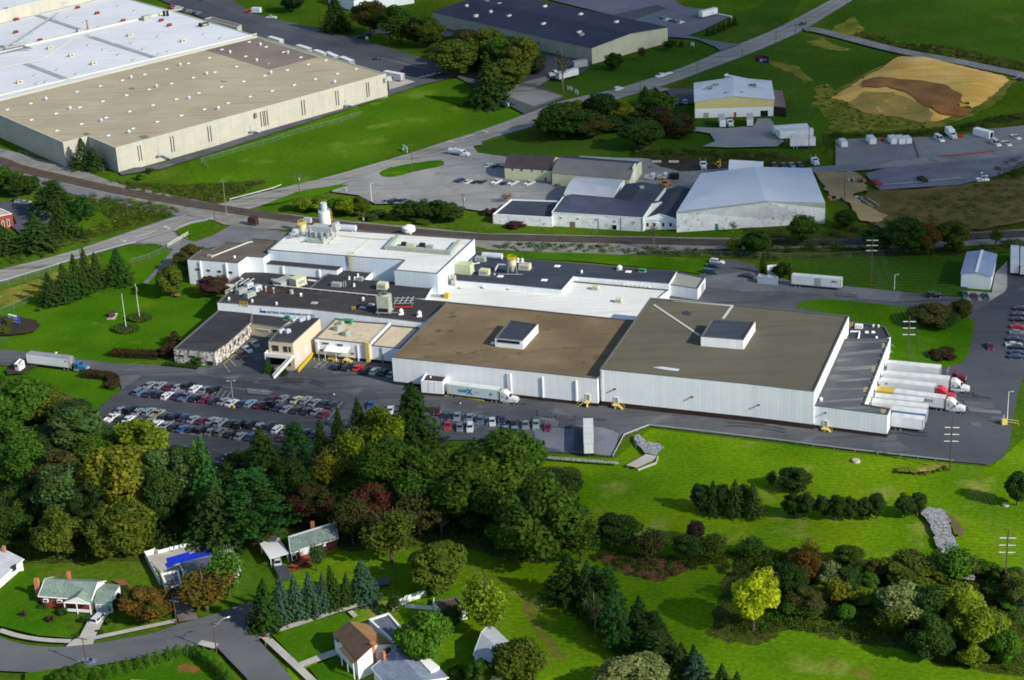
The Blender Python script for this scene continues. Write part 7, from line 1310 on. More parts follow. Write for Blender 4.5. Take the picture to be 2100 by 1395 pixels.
def trunk_mesh(h,r,limbs=6,reach=2.6,top=.75):
    mb=MB(); mb.tube([(0,0,0),(rng.normal(0,.08),rng.normal(0,.08),h*.35),(rng.normal(0,.2),rng.normal(0,.2),h*top)],r,7,r*.35)
    for k in range(limbs):
        a=2*math.pi*k/limbs+rng.uniform(-.4,.4); z_=h*rng.uniform(.25,.6); q=rng.uniform(.6,1)*reach; mb.tube([(0,0,z_),(q*.5*math.cos(a),q*.5*math.sin(a),z_+h*.13),(q*math.cos(a),q*math.sin(a),z_+h*.27)],r*.42,5,r*.1)
    return mb
TP={}
def proto_tree(kind,v):
    if (kind,v) in TP: return TP[(kind,v)]
    if kind=='dec': c,n,s=crown_dec((44,40,50)[v%3],(235,260,215)[v%3],.35,(-.2,-.5,.2)[v%3],('round','spread','oval')[v%3]); tk=trunk_mesh(10,.28)
    elif kind=='thin': c,n,s=crown_dec(50,60,.36,.6,'oval',.3); tk=trunk_mesh(10,.22,22,3.6,.92)
    elif kind=='bare': c,n,s=crown_dec(30,14,.3,2.5,'oval',.3); tk=trunk_mesh(10,.2,26,3.6,.95)
    elif kind=='bush': c,n,s=crown_dec(22,170,.55,-3.,'broad'); c[:,2]=np.abs(c[:,2]); tk=trunk_mesh(6,.2,4)
    elif kind in('spruce','fir','column'):
        C_,N_,S_=[],[],[]; L=26 if kind!='column' else 30
        for i in range(L):
            f=i/(L-1); z_=.5+9.5*f; R_=(4*(1-f)**.85+.12) if kind!='column' else 4*(.35+.65*math.sin(math.pi*min(1,(f+.12))*.93))*(1 if f<.75 else (1-f)/.25*.9+.1)
            nb=max(4,int((13 if kind=='spruce' else 11)*(1-f*.6)))
            for k in range(nb):
                a=2*math.pi*(k+rng.uniform(-.35,.35))/nb+i*1.3; L2=R_*rng.uniform(.72,1.12); m=int(11+20*L2/4); t=rng.uniform(.15,1,m)**.7
                w_=(1-t)*.5*L2*.5+.15; off=rng.normal(size=m)*w_*.55; r_=t*L2
                x=r_*math.cos(a)-off*math.sin(a); y=r_*math.sin(a)+off*math.cos(a); zz_=z_+(.10 if kind=='fir' else -.22)*r_+rng.normal(size=m)*.12
                C_.append(np.c_[x,y,zz_]); N_.append(np.c_[np.cos(a)*.6+rng.normal(size=m)*.35,np.sin(a)*.6+rng.normal(size=m)*.35,np.full(m,.9)]); S_.append(rng.uniform(.25,.48,m))
        c,n,s=np.concatenate(C_),np.concatenate(N_),np.concatenate(S_); c[:,2]=np.maximum(c[:,2],.1); tk=MB(); tk.tube([(0,0,0),(0,0,9.3)],.2,6,.04)
    elif kind=='pine':
        C_,N_,S_=[],[],[]
        for i in range(11):
            f=i/10; z_=1.6+8*f; R_=4*(1-.75*f)*rng.uniform(.85,1.1); nb=max(3,int(8*(1-f*.5)))
            for k in range(nb):
                a=2*math.pi*(k+rng.uniform(-.4,.4))/nb+i; 
                for q in (.45,.75,1.):
                    cc=np.array([R_*q*math.cos(a),R_*q*math.sin(a),z_+.18*R_*q]); m=int(26*(.6+q*.5)); dd=rdir(m); C_.append(cc+dd*np.array([.75,.75,.35])*rng.uniform(.5,1.1,(m,1))); N_.append(dd*.4+np.array([0,0,1.])+rng.normal(size=(m,3))*.3); S_.append(rng.uniform(.28,.5,m))
        c,n,s=np.concatenate(C_),np.concatenate(N_),np.concatenate(S_); tk=trunk_mesh(10,.24,5,2.4,.95)
    cm=quadsmesh(kind+'_crown',c,n,s,1. if kind in('dec','bush','thin','bare') else .8); cm.materials.append(M_needle if kind in('spruce','fir','column','pine') else M_leaf)
    tm=bpy.data.meshes.new(kind+'_trunk'); tm.from_pydata([tuple(x) for x in tk.v],[],tk.f); tm.materials.append(M_barkp if kind=='bare' else M_bark); TP[(kind,v)]=(cm,tm); return cm,tm
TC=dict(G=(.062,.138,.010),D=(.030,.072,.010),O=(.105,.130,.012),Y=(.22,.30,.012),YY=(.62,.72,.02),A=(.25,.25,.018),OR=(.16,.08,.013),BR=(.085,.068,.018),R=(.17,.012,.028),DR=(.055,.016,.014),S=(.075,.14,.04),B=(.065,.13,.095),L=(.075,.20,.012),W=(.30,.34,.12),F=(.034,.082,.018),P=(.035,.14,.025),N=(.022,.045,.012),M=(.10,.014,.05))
TN=dict(dec='deciduous_tree',thin='deciduous_tree',bare='bare_tree',bush='shrub',spruce='spruce_tree',fir='spruce_tree',column='columnar_conifer',pine='pine_tree')
nv=[0]
def tree(kind,col,cx,top,base,wpx,label,group=None,cat=None,hk=1.):
    nv[0]+=1; v={'dec':5,'bush':2,'thin':3,'bare':2,'spruce':3,'fir':3,'pine':2}.get(kind,1); cm,tm=proto_tree(kind,nv[0]%v)
    b=P(cx,base); 
    if kind in('dec','bush','thin') : # crown hides its own foot: foot stands behind the lower silhouette
        b=P(cx,base-(wpx*.10 if kind!='bush' else wpx*.16))
    h=max(.6,hgt(*proj(b),top)*hk)*(1.02 if kind in('dec','thin') else 1); r=wpx*mpp(*proj(b))/2*{'dec':1.46,'thin':1.38,'bush':1.25,'spruce':1.55,'fir':1.62,'pine':1.3}.get(kind,1.)
    nm=TN[kind] if kind!='bush' else 'shrub'
    e=empty(nm,b,label,cat or ('shrub' if kind=='bush' else 'tree'),group,rz=rng.uniform(0,6.28)); e.scale=(r/4*rng.uniform(.9,1.1),r/4*rng.uniform(.9,1.1),h/10); e.rotation_euler=(rng.normal(0,.03),rng.normal(0,.03),rng.uniform(0,6.28))
    cr=bpy.data.objects.new('crown' if kind!='bush' else 'foliage',cm); C.objects.link(cr); cr.parent=e; c=TC[col]; j=rng.uniform(.88,1.14); hj=rng.uniform(.93,1.07); cr.color=(c[0]*j*hj,c[1]*j,c[2]*j,1)
    if kind!='bush' and kind!='column': t=bpy.data.objects.new('trunk',tm); C.objects.link(t); t.parent=e
    return e
def trees(s):
    for ln in s.strip().split('\n'):
        a,lb=ln.split('|'); k,c,x,t,b,w_=a.split(); tree(KD[k],c,float(x),float(t),float(b),float(w_),lb.strip())
KD=dict(d='dec',t='thin',n='bare',u='bush',s='spruce',f='fir',c='column',p='pine')
trees('''s D 692 -14 66 52|tall dark spruce beside the small white block at the top
d N 603 -18 30 46|dark round tree at the top left of the side street lawn
d BR 762 -6 80 64|reddish dark tree on the lawn corner behind the side street
d G 822 4 97 62|mid green tree right of the reddish dark tree, near the street sign
d DR 852 30 97 36|dark slim tree squeezed beside the olive orange tree
d O 880 24 103 52|olive orange tree beside the dark parking lot at the top
d O 935 82 165 88|broad olive tree at the far corner of the long lawn
d O 1000 48 150 70|olive tree behind the lawn corner below the dark roof edge
d BR 965 56 140 62|brownish tree at the left of the roadside grove
d G 1030 75 165 72|green tree in the middle of the roadside grove
d O 1040 110 196 80|dark olive tree at the junction side of the grove
s D 1003 118 216 70|dark conifer at the foot of the roadside grove beside the low sign
d O 1072 66 172 66|olive brown tree at the right of the roadside grove
d R 1102 118 156 30|small red tree beside the asphalt front of the dark roofed warehouse
n DR 1155 92 188 46|thin red leaved tree on the striped lawn beside the white truck head
d D 1260 104 146 34|round green tree in front of the tan gable wall
t BR 1317 92 126 20|small brown tree near the white wall mark of the tan gable wall
t D 1374 77 108 33|dark spreading tree at the right end of the tan gable wall
f D 1397 81 96 10|tiny dark conifer right of the tan gable wall
d D 1155 206 292 96|large dark round tree at the left of the roadside island
d A 1186 200 252 44|yellow tree behind the large dark round tree
d N 1232 190 256 60|dark green tree in the middle of the roadside island
d BR 1218 232 290 54|brown tree at the front middle of the roadside island
d A 1277 202 256 52|orange yellow tree on the roadside island
f D 1322 176 216 26|pointed conifer peeking over the roadside island trees
d G 1345 180 252 78|wide green tree at the right of the roadside island
d DR 1350 222 278 62|dark red tree at the centre right of the roadside island
d D 1316 240 312 72|dark round tree standing in front of the roadside island
d DR 1400 250 288 44|low dark red tree beside the light gravel loop
d DR 1396 230 264 38|small dark red tree left of the yellow and white building
f F 173 285 348 40|tall evergreen in the notch of the pale concrete wall
f F 199 302 350 30|shorter evergreen in the notch of the pale concrete wall
t BR 306 342 360 22|dry grey bush at the end of the service lane
u L 288 350 372 22|bright green bush near the end of the service lane
d G 6 338 398 62|green tree at the left edge above the brick office car park
d D 36 350 408 44|dark green tree second from the left edge by the car park
d F 64 360 404 40|bluish green tree behind the parked cars of the brick office
p F 112 374 442 80|wide pine behind the car park of the brick office
s D 130 408 482 52|dark narrow spruce at the corner of the car park
p P 174 402 448 48|light green pine at the right of the car park trees
f F 78 443 510 72|large round evergreen in front of the brick office
f F 10 462 518 56|evergreen at the left edge below the brick office
s D 171 462 488 14|tiny pine alone on the grass by the highway
f F 107 560 626 40|lowest spruce of the row on the company lawn
f F 140 541 618 40|second spruce of the row on the company lawn
f D 163 523 610 36|third spruce of the row on the company lawn
s F 182 510 597 34|tallest pointed spruce of the row on the company lawn
f F 202 518 588 34|fifth spruce of the row on the company lawn
f F 243 511 584 50|last spruce of the row nearest the entrance gate
d O 353 538 614 48|olive tree at the end of the short dark drive
d BR 398 496 560 56|brownish tree behind the white office block
d M 441 566 612 60|crimson tree at the left wall of the black roofed wing
u DR 357 676 714 34|dark red shrub above the stone office lawn corner
u DR 342 700 738 38|dark red shrub beside the stone office front
u G 405 722 752 26|light green bush in front of the stone office windows
f F 549 735 765 18|left small conifer below the tan block balcony
f F 581 745 770 16|right small conifer below the tan block balcony
d G 44 770 900 104|lightish green tree at the left edge of the wood
d G 22 850 970 104|green tree at the left edge of the wood below the lightish one
d O 96 786 880 72|pinkish olive topped tree near the guard booth lawn
d S 165 818 945 98|silvery green tree at the lawn side of the wood
d G 60 900 1020 92|mid green tree inside the left wood
d BR 128 915 1035 84|brown tree inside the left wood
d Y 302 852 962 92|yellow green tree topping out over the bottom car row
d A 262 893 1080 128|large golden yellow tree in the middle of the left wood
d S 348 898 1065 104|silvery green tree right of the golden tree
d S 132 955 1085 112|pale green tree below the brown tree of the left wood
d Y 285 1010 1100 80|bright green tree at the foot of the golden tree
d O 122 1038 1155 92|olive and orange tree at the lower edge of the left wood
d O 258 1028 1152 116|wide brown olive tree above the pool house lawn
d N 200 960 1090 90|dark tree filling the gap below the silvery green one
d D 330 960 1095 70|dark tree right of the golden tree foot
f D 8 1030 1110 44|dark evergreen at the left edge above the white sided house
s P 430 903 1065 80|fresh green conifer beside the bottom car row
f L 405 908 1020 46|small light green conifer left of the fresh green one
s D 548 880 1015 96|dark spruce covering the end of the car rows
p P 526 972 1112 118|bright green pine right above the brick ranch house lawn
s F 448 985 1112 100|drooping dark green spruce left of the bright green pine
p P 615 870 990 76|light green pine in front of the salmon red car
s D 697 840 960 54|pointed spruce at the right end of the car rows
s D 660 864 960 44|second pointed spruce left of the pointed one
s D 850 790 925 100|huge dark pine standing in the lot below the dock shelter
s D 742 820 935 58|dark spruce beside the huge dark pine
d Y 785 832 958 98|yellow topped green tree between the two dark conifers
t Y 724 872 1005 86|yellow green tree with loose crown in the central wood
t A 676 912 1025 80|golden green tree left in the central wood
d G 802 900 1045 114|green tree in the middle of the central wood
d G 884 912 1060 118|large green tree right in the central wood
d R 768 986 1085 76|crimson crowned tree in the central wood
d BR 740 1030 1110 80|brown orange tree below the crimson crowned one
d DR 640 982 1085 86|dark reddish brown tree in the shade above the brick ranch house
d D 600 940 1050 70|dark tree behind the bright green pine
d G 1028 876 1040 150|very wide green tree beside the lower parked cars
d G 960 945 1095 124|green tree in the lower middle of the central wood
d G 1118 962 1165 136|large green tree at the right end of the central wood
d G 1060 1030 1160 92|green tree at the lower right of the central wood
t G 1192 1040 1165 92|loose light green tree at the meadow side of the central wood
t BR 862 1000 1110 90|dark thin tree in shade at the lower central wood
t O 803 1030 1168 108|tall half bare olive tree right of the brick ranch house
t BR 725 1010 1125 76|brown tree touching the end of the long green grey roof
d O 900 1098 1228 106|round olive brown tree above the garden shed
t Y 1000 1163 1312 92|yellow green tree by the meadow edge
d L 874 1250 1382 98|big round fresh green tree between the two lower houses
n BR 906 1038 1100 52|bare dark tree standing in shade above the olive brown tree
t S 650 1108 1176 38|small grey green tree in front of the brick ranch house
d OR 303 1202 1280 88|round orange brown tree right of the red brick ranch house
t OR 425 1165 1265 118|wide half bare orange tree in front of the pool house
t L 470 1110 1230 80|light green tree leaning over the pool house roof
s D 545 1190 1293 66|dark spruce at the street corner end of the evergreen row
s B 580 1180 1278 48|second evergreen of the blue spruce row
s B 612 1178 1270 46|third evergreen of the blue spruce row
s B 640 1172 1265 44|fourth evergreen of the blue spruce row
s B 664 1174 1256 36|fifth evergreen of the blue spruce row
s D 688 1163 1250 42|dark green evergreen near the right end of the spruce row
s F 712 1178 1242 36|small green evergreen before the last blue spruce
s B 746 1148 1232 56|last and fullest blue spruce of the row
u G 790 1235 1262 28|dark shrub at the end of the long sidewalk
t D 810 1215 1262 32|small dark tree by the white garden fence
f D 1165 1138 1232 74|dark wide spruce at the top of the diagonal evergreen group
s F 1205 1150 1245 56|second dark spruce of the diagonal evergreen group
p F 1243 1168 1255 56|dark pine at the right shoulder of the diagonal evergreen group
n BR 1222 1212 1305 54|bare reddish tree inside the diagonal evergreen group
p P 1262 1224 1328 60|blue green pine lit at the centre of the diagonal evergreen group
s D 1312 1224 1312 60|dark spruce right of the lit pine
s F 1276 1268 1332 38|small olive spruce at the foot of the lit pine
p F 1345 1255 1320 44|small pine at the right of the diagonal evergreen group
n BR 1345 1290 1340 44|bare grey shrub low in the diagonal evergreen group
p F 1350 1300 1375 66|blue green pine lower in the diagonal evergreen group
s D 1392 1330 1395 50|dark spruce near the bottom of the diagonal evergreen group
p B 1432 1348 1412 52|grey green round evergreen near the bottom of the group
s D 1480 1362 1425 46|second last dark evergreen at the bottom of the group
s F 1512 1380 1440 40|last dark evergreen at the bottom edge of the group
d YY 1545 1162 1302 80|brilliant yellow tree alone at the thicket edge
t YY 1572 1148 1250 50|taller yellow tree top behind the brilliant yellow tree
d D 1266 1054 1122 72|round dark green tree on the meadow edge
t BR 1335 1085 1150 76|brownish bush tree between the round dark tree and the purple tree
d M 1428 1068 1118 36|small purple tree on the meadow edge
d F 1415 1095 1152 54|dark green bush tree below the purple tree
t O 1466 1094 1152 64|olive yellow bush right of the purple tree
t Y 1392 1088 1130 30|yellow tinged sapling left of the purple tree
d W 1698 1143 1215 52|whitish green tree in the right thicket
d OR 1655 1128 1205 56|orange brown tree left of the whitish green one
t A 1660 1100 1160 44|yellow topped sapling above the right thicket
t A 1715 1175 1245 44|golden olive tree right in the thicket
d L 1783 1170 1222 32|small bright green tree in the right thicket
d D 1735 1160 1225 60|dark green bush tree in the middle of the right thicket
t O 1765 1145 1190 40|reddish tipped bush at the meadow side of the right thicket
d W 1848 1194 1290 84|cream and yellow tree in the right thicket
t O 1835 1235 1312 66|olive weeping tree below the cream and yellow tree
d O 1875 1140 1210 120|wide brownish green tree near the rock channel
t L 1958 1118 1215 96|light see-through tree over the rock channel foot
d Y 1965 1200 1290 90|yellow green tree below the see-through tree
d Y 2000 1232 1345 94|large pink tipped yellow green tree at the lower right
d Y 1990 1320 1375 50|light green bush at the foot of the pink tipped tree
d L 2062 1284 1365 54|fresh green tree near the lower right corner
d O 2090 1180 1255 60|olive tree at the right edge below the twin arm pole
d A 2075 1172 1225 36|yellow bush beside the foot of the twin arm pole
d BR 2050 1260 1320 44|brown bush between the lower right trees
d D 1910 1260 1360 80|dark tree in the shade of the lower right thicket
d D 1905 1195 1290 70|deep green tree left of the yellow green one
d BR 1650 1200 1260 70|brown shrub mass left in the right thicket
d D 1620 1160 1235 60|dark bush tree right of the brilliant yellow tree
t G 1540 1100 1150 60|light green brush tree above the yellow trees
d W 1295 1352 1450 120|cream tipped tree cut off at the bottom edge
d O 1068 1300 1420 88|olive tree beside the small pale roofed house
d G 985 1345 1420 46|dark green bush tree left of the small pale roofed house
u G 940 1355 1400 40|round green bush below the big fresh green tree
t D 930 1240 1300 60|dark shrub beside the garden shed
d F 1635 955 1012 56|dark tree in the back pair on the mowed meadow
t F 1605 968 1012 36|slim tree in the back pair on the mowed meadow
t F 1583 962 1002 26|thin sapling left of the back pair on the meadow
d D 2085 965 1042 46|dark tree at the right edge below the asphalt corner
d BR 1908 622 674 70|wide brownish shrub tree on the grass island
d D 1935 640 676 60|low dark shrub beside the wide brownish one on the island
d BR 1972 611 658 40|small orange brown tree at the corner of the grass island
u DR 1938 716 744 54|round dark red bush near the docked trailers
d G 1647 440 508 58|green tree in front of the big white shed wall
d D 1551 468 530 50|dark green tree left behind the railway
t O 1508 484 528 44|thin olive tree by the fence behind the small lot
n BR 1503 452 478 34|bare grey bush against the big white shed wall
n BR 1341 448 512 30|thin bare tree before the small white gable front
d D 1860 448 526 82|broad dark tree behind the railway at the right
d OR 1903 450 528 42|orange topped tree behind the railway
d O 1953 448 522 66|olive tree right of the orange topped tree
t O 2042 464 508 30|small olive tree beside the curved railway
d D 1800 462 520 60|dark bush tree left of the broad dark tree by the railway
d D 1735 432 470 44|dark bush beside the wooden pole and rubble
c D 1564 516 562 17|narrow column conifer beside the storage containers
d N 1603 536 573 31|round almost black shrub tree beside the storage containers
d Y 620 400 437 36|left yellow green bush tree of the railway hedge
d Y 655 397 436 50|second yellow green bush tree of the railway hedge
d L 688 406 440 36|third bush tree of the railway hedge
d Y 714 402 446 42|bright green bush tree of the railway hedge
d O 741 402 446 38|olive bush tree of the railway hedge
u F 770 428 455 50|low dark green shrub under the railway hedge
d D 822 414 456 36|left dark tree of the long clipped row by the truck yard
d D 845 410 455 40|second dark tree of the long clipped row by the truck yard
d D 872 407 455 40|third dark tree of the long clipped row by the truck yard
d D 900 408 457 40|fourth dark tree of the long clipped row by the truck yard
d D 925 412 460 40|right dark tree of the long clipped row by the truck yard
u G 868 440 462 60|low green shrub in front of the clipped row
n R 1040 393 418 42|red leaved small tree above the low white annex
u M 1003 424 444 26|red bush left of the low white annex
u M 1055 452 474 40|red vines climbing the low white annex''')
for i,(x,t,b,w_) in enumerate(((1437,985,1052,34),(1460,988,1055,34),(1482,992,1056,36),(1505,985,1058,36),(1524,990,1058,34),(1547,988,1060,34))): tree('fir' if i%2 else 'dec','F',x,t,b,w_,f"{ORD[i]} dark tree from the left in the left cluster on the mowed meadow",'tree row on the mowed meadow')
for i,(x,t,b,w_) in enumerate(((1626,1004,1066,36),(1652,1008,1070,32),(1685,1010,1068,30),(1713,1012,1072,32),(1743,1015,1070,28),(1772,1012,1070,32),(1798,1010,1069,38),(1855,1010,1066,32),(1881,1008,1064,30))): tree('dec','F' if i%3 else 'D',x,t,b,w_,f"{ORD[i]} small tree from the left in the long row on the mowed meadow",'tree row on the mowed meadow')
for i,(x,t,b) in enumerate(((1452,58,74),(1463,54,70),(1474,49,66),(1485,45,62),(1496,38,56),(1507,35,52))): tree('fir','D',x,t,b,11,f"{ORD[i]} tiny conifer from the left in the line edging the slate lot",'conifer line at the slate lot')
for i,(x,t,b,w_) in enumerate(((135,1368,1410,44),(165,1362,1408,40),(200,1366,1400,30),(222,1358,1394,28),(243,1352,1388,28),(264,1347,1383,28),(285,1342,1378,28),(306,1336,1372,28),(327,1331,1366,28),(348,1326,1360,28),(367,1320,1352,28),(386,1318,1350,28),(405,1320,1354,28),(420,1326,1364,28),(434,1336,1376,28),(446,1346,1388,28),(458,1358,1400,28),(470,1370,1412,28))): tree('column' if i>1 else 'dec','L' if i>1 else 'G',x,t,b,w_,f"{ORD[i]} plant from the left in the bright green hedge at the bottom left",'bright green garden hedge')
for x,t,b,w_,lb in ((47,1247,1272,13,'small dark red sapling left of the red brick ranch house'),(104,1256,1283,18,'purple ball shrub on the lawn of the red brick ranch house'),(157,1296,1312,20,'round shrub left of the concrete drive by the sidewalk'),(205,1290,1306,18,'round shrub right of the concrete drive by the sidewalk'),(180,1256,1278,22,'round shrub at the porch end of the concrete drive'),(221,1262,1282,14,'small ball shrub right of the white wagon'),(237,1222,1252,16,'clipped ball shrub by the garage corner'),(247,1210,1238,15,'taller clipped shrub by the garage corner'),(256,1196,1222,18,'tallest clipped shrub behind the garage corner'),(85,1236,1256,22,'leafy bush under the left window of the red brick ranch house'),(128,1242,1264,22,'bush before the porch of the red brick ranch house'),(608,1145,1162,16,'clipped bush beside the flat white carport'),(582,1120,1128,0,'')):
    if w_: tree('bush','M' if 'purple' in lb or 'red sapling' in lb else 'F',x,t,b,w_,lb)
for i,(x,t,b,w_) in enumerate(((18,648,672,18),(10,668,690,26),(50,630,642,0),(78,632,640,9))): 
    if w_: tree('bush','M' if i==3 else 'O',x,t,b,w_,['brown grass clump beside the blue sign','low green shrub in the mulch bed by the blue sign','','tiny red flower shrub on the company lawn'][i])
def fillers(pix,n,cols,h0,h1,w0,w1,label,group,kinds='d',gap=26):
    pts=[]; X=[p[0] for p in pix]; Y=[p[1] for p in pix]; k=0
    def ins(x,y):
        r_=False; j=len(pix)-1
        for i in range(len(pix)):
            if ((pix[i][1]>y)!=(pix[j][1]>y)) and x<(pix[j][0]-pix[i][0])*(y-pix[i][1])/(pix[j][1]-pix[i][1]+1e-9)+pix[i][0]: r_=not r_
            j=i
        return r_
    while len(pts)<n and k<4000:
        k+=1; x,y=random.uniform(min(X),max(X)),random.uniform(min(Y),max(Y))
        if ins(x,y) and all((x-a)**2+((y-b)*2)**2>gap**2 for a,b in pts): pts.append((x,y))
    for i,(x,y) in enumerate(sorted(pts)):
        h=random.uniform(h0,h1); c=random.choice(cols); tree(KD[random.choice(kinds)],c,x,proj(P(x,y)+np.array([0,0,h]))[1],y,random.uniform(w0,w1),f"{CNM.get(c,'green')} {label}, {ordw(i)} of them from the left",group)
CNM=dict(L='bright green',Y='yellow green',D='dark green',G='green',O='olive',N='very dark green',B='bluish',BR='brown',F='dark green')
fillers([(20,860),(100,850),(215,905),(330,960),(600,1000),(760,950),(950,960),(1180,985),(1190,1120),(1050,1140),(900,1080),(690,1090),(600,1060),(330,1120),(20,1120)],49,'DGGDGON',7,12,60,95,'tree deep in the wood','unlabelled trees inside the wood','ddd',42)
fillers(z(3,3,250,450,1100,560,1500,480,1900,650,2080,650,2080,1230,1500,1200,1100,1050,700,1000,300,900),49,['L','G','O','BR','Y','G','G'],3,6.5,34,60,'small tree inside the lower right thicket','small trees inside the thicket','dtd',27)
fillers([(700,395),(730,395),(735,445),(700,445)],1,['G'],3,4,30,34,'round bush in the railway hedge','railway hedge')
fillers([(925,112),(1090,125),(1095,165),(1000,185),(930,150)],9,['D','D','N','G'],10,14,60,80,'tree inside the roadside grove','trees inside the roadside grove','d',34)
fillers([(1120,250),(1380,250),(1380,280),(1120,280)],6,['N','D','D'],7,10,60,80,'low tree inside the roadside island','trees inside the roadside island','d',40)
fillers([(1150,1215),(1215,1215),(1290,1290),(1360,1330),(1440,1400),(1330,1395),(1240,1310)],12,['D','F','F','N'],6,9,40,56,'filler conifer of the diagonal evergreen group','conifers inside the diagonal group','sfp',30)
# hedges as clipped masses -----------------------------------------------------
def hedge(label,pix,wd,h,col,cat='hedge',name='hedge',closed=False,dens=26):
    w_=[np.array([*p[:2],0]) for p in PP(pix)]; 
    if closed: w_.append(w_[0])
    C_,N_=[],[]
    for a,b in zip(w_[:-1],w_[1:]):
        d=b-a; L_=np.linalg.norm(d); n=np.array([-d[1],d[0],0])/L_; m=int(L_*(wd+2*h)*dens); t=rng.uniform(0,1,m); f=rng.uniform(-1,1,m)*(wd/2+h); x=np.clip(f,-wd/2,wd/2); z_=h-np.maximum(0,np.abs(f)-wd/2)
        c=a+d*t[:,None]+n*x[:,None]; c[:,2]=z_+rng.normal(0,.07,m); C_.append(c); N_.append(np.where((np.abs(f)>wd/2)[:,None],n*np.sign(f)[:,None],np.array([0,0,1.]))+rng.normal(size=(m,3))*.5)
    e=empty(name,w_[0],label,cat); c=np.concatenate(C_)-w_[0]; me=quadsmesh('foliage',c,np.concatenate(N_),rng.uniform(.18,.4,len(c))); o=link(me,'foliage',M_leaf,e); o.color=(*TC[col],1)
    mb=MB(); strip(mb,w_,wd*.8,h*.8); mb.build('inner_branches',M_base,e); return e
hedge('straight clipped dark red hedge between the company lawn and entrance road',z(0,2,860,185,1010,195,1150,200,1230,205),3.2,1.9,'DR'); hedge('curved clipped dark red hedge at the corner of the parking entrance',z(0,2,640,345,760,355,850,365,885,400,870,430,830,455),3.2,1.7,'DR')
def ring(cx,cy,a,b): return [(cx+a*math.cos(t),cy+b*math.sin(t)) for t in np.linspace(0,6.28,14)[:-1]]
hedge('round clipped hedge around the front flagpole',ring(258.5,677,21,7.),2.4,1.0,'G',closed=True); hedge('round clipped hedge around the rear flagpole',ring(286,654.5,19,6.),2.4,1.0,'G',closed=True)
hedge('low clipped hedge along the stone office front wall',z(0,2,1260,262,1400,275,1530,290),2.2,.8,'D')
# undergrowth masses -----------------------------------------------------------
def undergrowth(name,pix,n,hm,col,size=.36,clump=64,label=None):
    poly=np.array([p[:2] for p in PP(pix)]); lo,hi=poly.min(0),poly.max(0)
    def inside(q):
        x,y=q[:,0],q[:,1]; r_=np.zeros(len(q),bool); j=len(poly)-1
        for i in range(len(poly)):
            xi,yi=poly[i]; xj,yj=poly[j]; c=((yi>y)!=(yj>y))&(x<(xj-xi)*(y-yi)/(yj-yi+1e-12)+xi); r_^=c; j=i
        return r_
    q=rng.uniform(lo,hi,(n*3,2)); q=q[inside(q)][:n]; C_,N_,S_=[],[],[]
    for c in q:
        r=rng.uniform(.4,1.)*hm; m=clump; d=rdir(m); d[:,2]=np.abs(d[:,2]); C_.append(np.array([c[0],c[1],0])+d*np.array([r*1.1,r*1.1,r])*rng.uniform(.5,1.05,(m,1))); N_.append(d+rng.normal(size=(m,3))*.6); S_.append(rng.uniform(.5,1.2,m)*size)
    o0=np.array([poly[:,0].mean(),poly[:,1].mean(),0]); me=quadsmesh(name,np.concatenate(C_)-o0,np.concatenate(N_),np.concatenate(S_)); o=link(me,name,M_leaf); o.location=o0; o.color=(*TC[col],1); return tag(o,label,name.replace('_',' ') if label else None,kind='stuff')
TH=z(3,3,0,400,250,410,500,480,1100,530,1250,480,1500,400,1750,620,2100,600,2100,1340,1500,1270,1050,1110,900,1110,700,1060,500,1040,300,1000,150,1070,-100,1060,-150,700)
for c,n in (('G',230),('BR',100),('O',170),('L',120),('D',90)): undergrowth('undergrowth',TH,n,2.0,c)
T2=z(2,3,700,400,1000,430,1440,470,1900,380,2090,470,2100,600,1900,560,1700,600,1500,540,1150,620,950,600,640,470)
for c,n in (('BR',60),('O',60),('G',50)): undergrowth('undergrowth',T2,n,1.2,c)
FW=[(-20,780),(110,810),(210,860),(330,940),(600,990),(760,935),(900,930),(1060,965),(1180,970),(1200,1100),(1100,1150),(900,1100),(700,1110),(600,1080),(330,1140),(0,1150)]
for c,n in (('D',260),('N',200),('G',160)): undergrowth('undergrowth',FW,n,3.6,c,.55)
RB=z(0,1,690,230,1000,260,1400,350,1250,420,900,490,700,545,640,560,700,480,880,440,740,300)
for c,n in (('G',90),('O',60),('BR',50),('Y',30)): undergrowth('undergrowth',RB,n,1.9,c)
RB2=z(0,1,830,115,1400,160,2060,120,1760,260,1640,280,1300,245,1000,190)
for c,n in (('G',90),('BR',60),('O',60)): undergrowth('undergrowth',RB2,n,1.5,c)
for c,n in (('G',120),('D',110),('BR',50)): undergrowth('undergrowth',z(2,1,-100,600,500,610,1000,630,1600,655,2100,690,2100,720,1400,695,600,670,-100,655),n,1.5,c)
for c,n in (('D',120),('G',60),('O',60),('BR',90)): undergrowth('undergrowth',z(3,1,700,470,900,460,1100,420,1200,300,1400,240,1700,160,2100,160,2100,480,1700,510,1000,560,560,555),n,2.2,c)
for c,n in (('D',120),('G',60),('BR',40)): undergrowth('undergrowth',z(3,1,0,560,560,590,800,640,1700,640,2100,570,2100,620,1700,690,1000,690,0,660),n,2.0,c)
for c,n in (('D',100),('BR',60),('O',40)): undergrowth('undergrowth',z(2,0,960,1160,1450,1160,2080,1190,2080,1280,1700,1270,1400,1265,960,1220),n,1.8,c)
for c,n in (('D',110),('BR',40),('O',40)): undergrowth('undergrowth',z(3,0,560,1035,1000,1035,1500,995,1900,905,2080,870,2080,920,1800,980,1400,1050,1000,1050,650,1070),n,1.8,c)
for c,n in (('BR',90),('D',90),('A',40)): undergrowth('undergrowth',z(3,0,740,280,860,240,1150,330,1500,350,1800,420,2090,490,2090,560,1700,470,1400,415,1170,390,900,325),n,1.3,c)
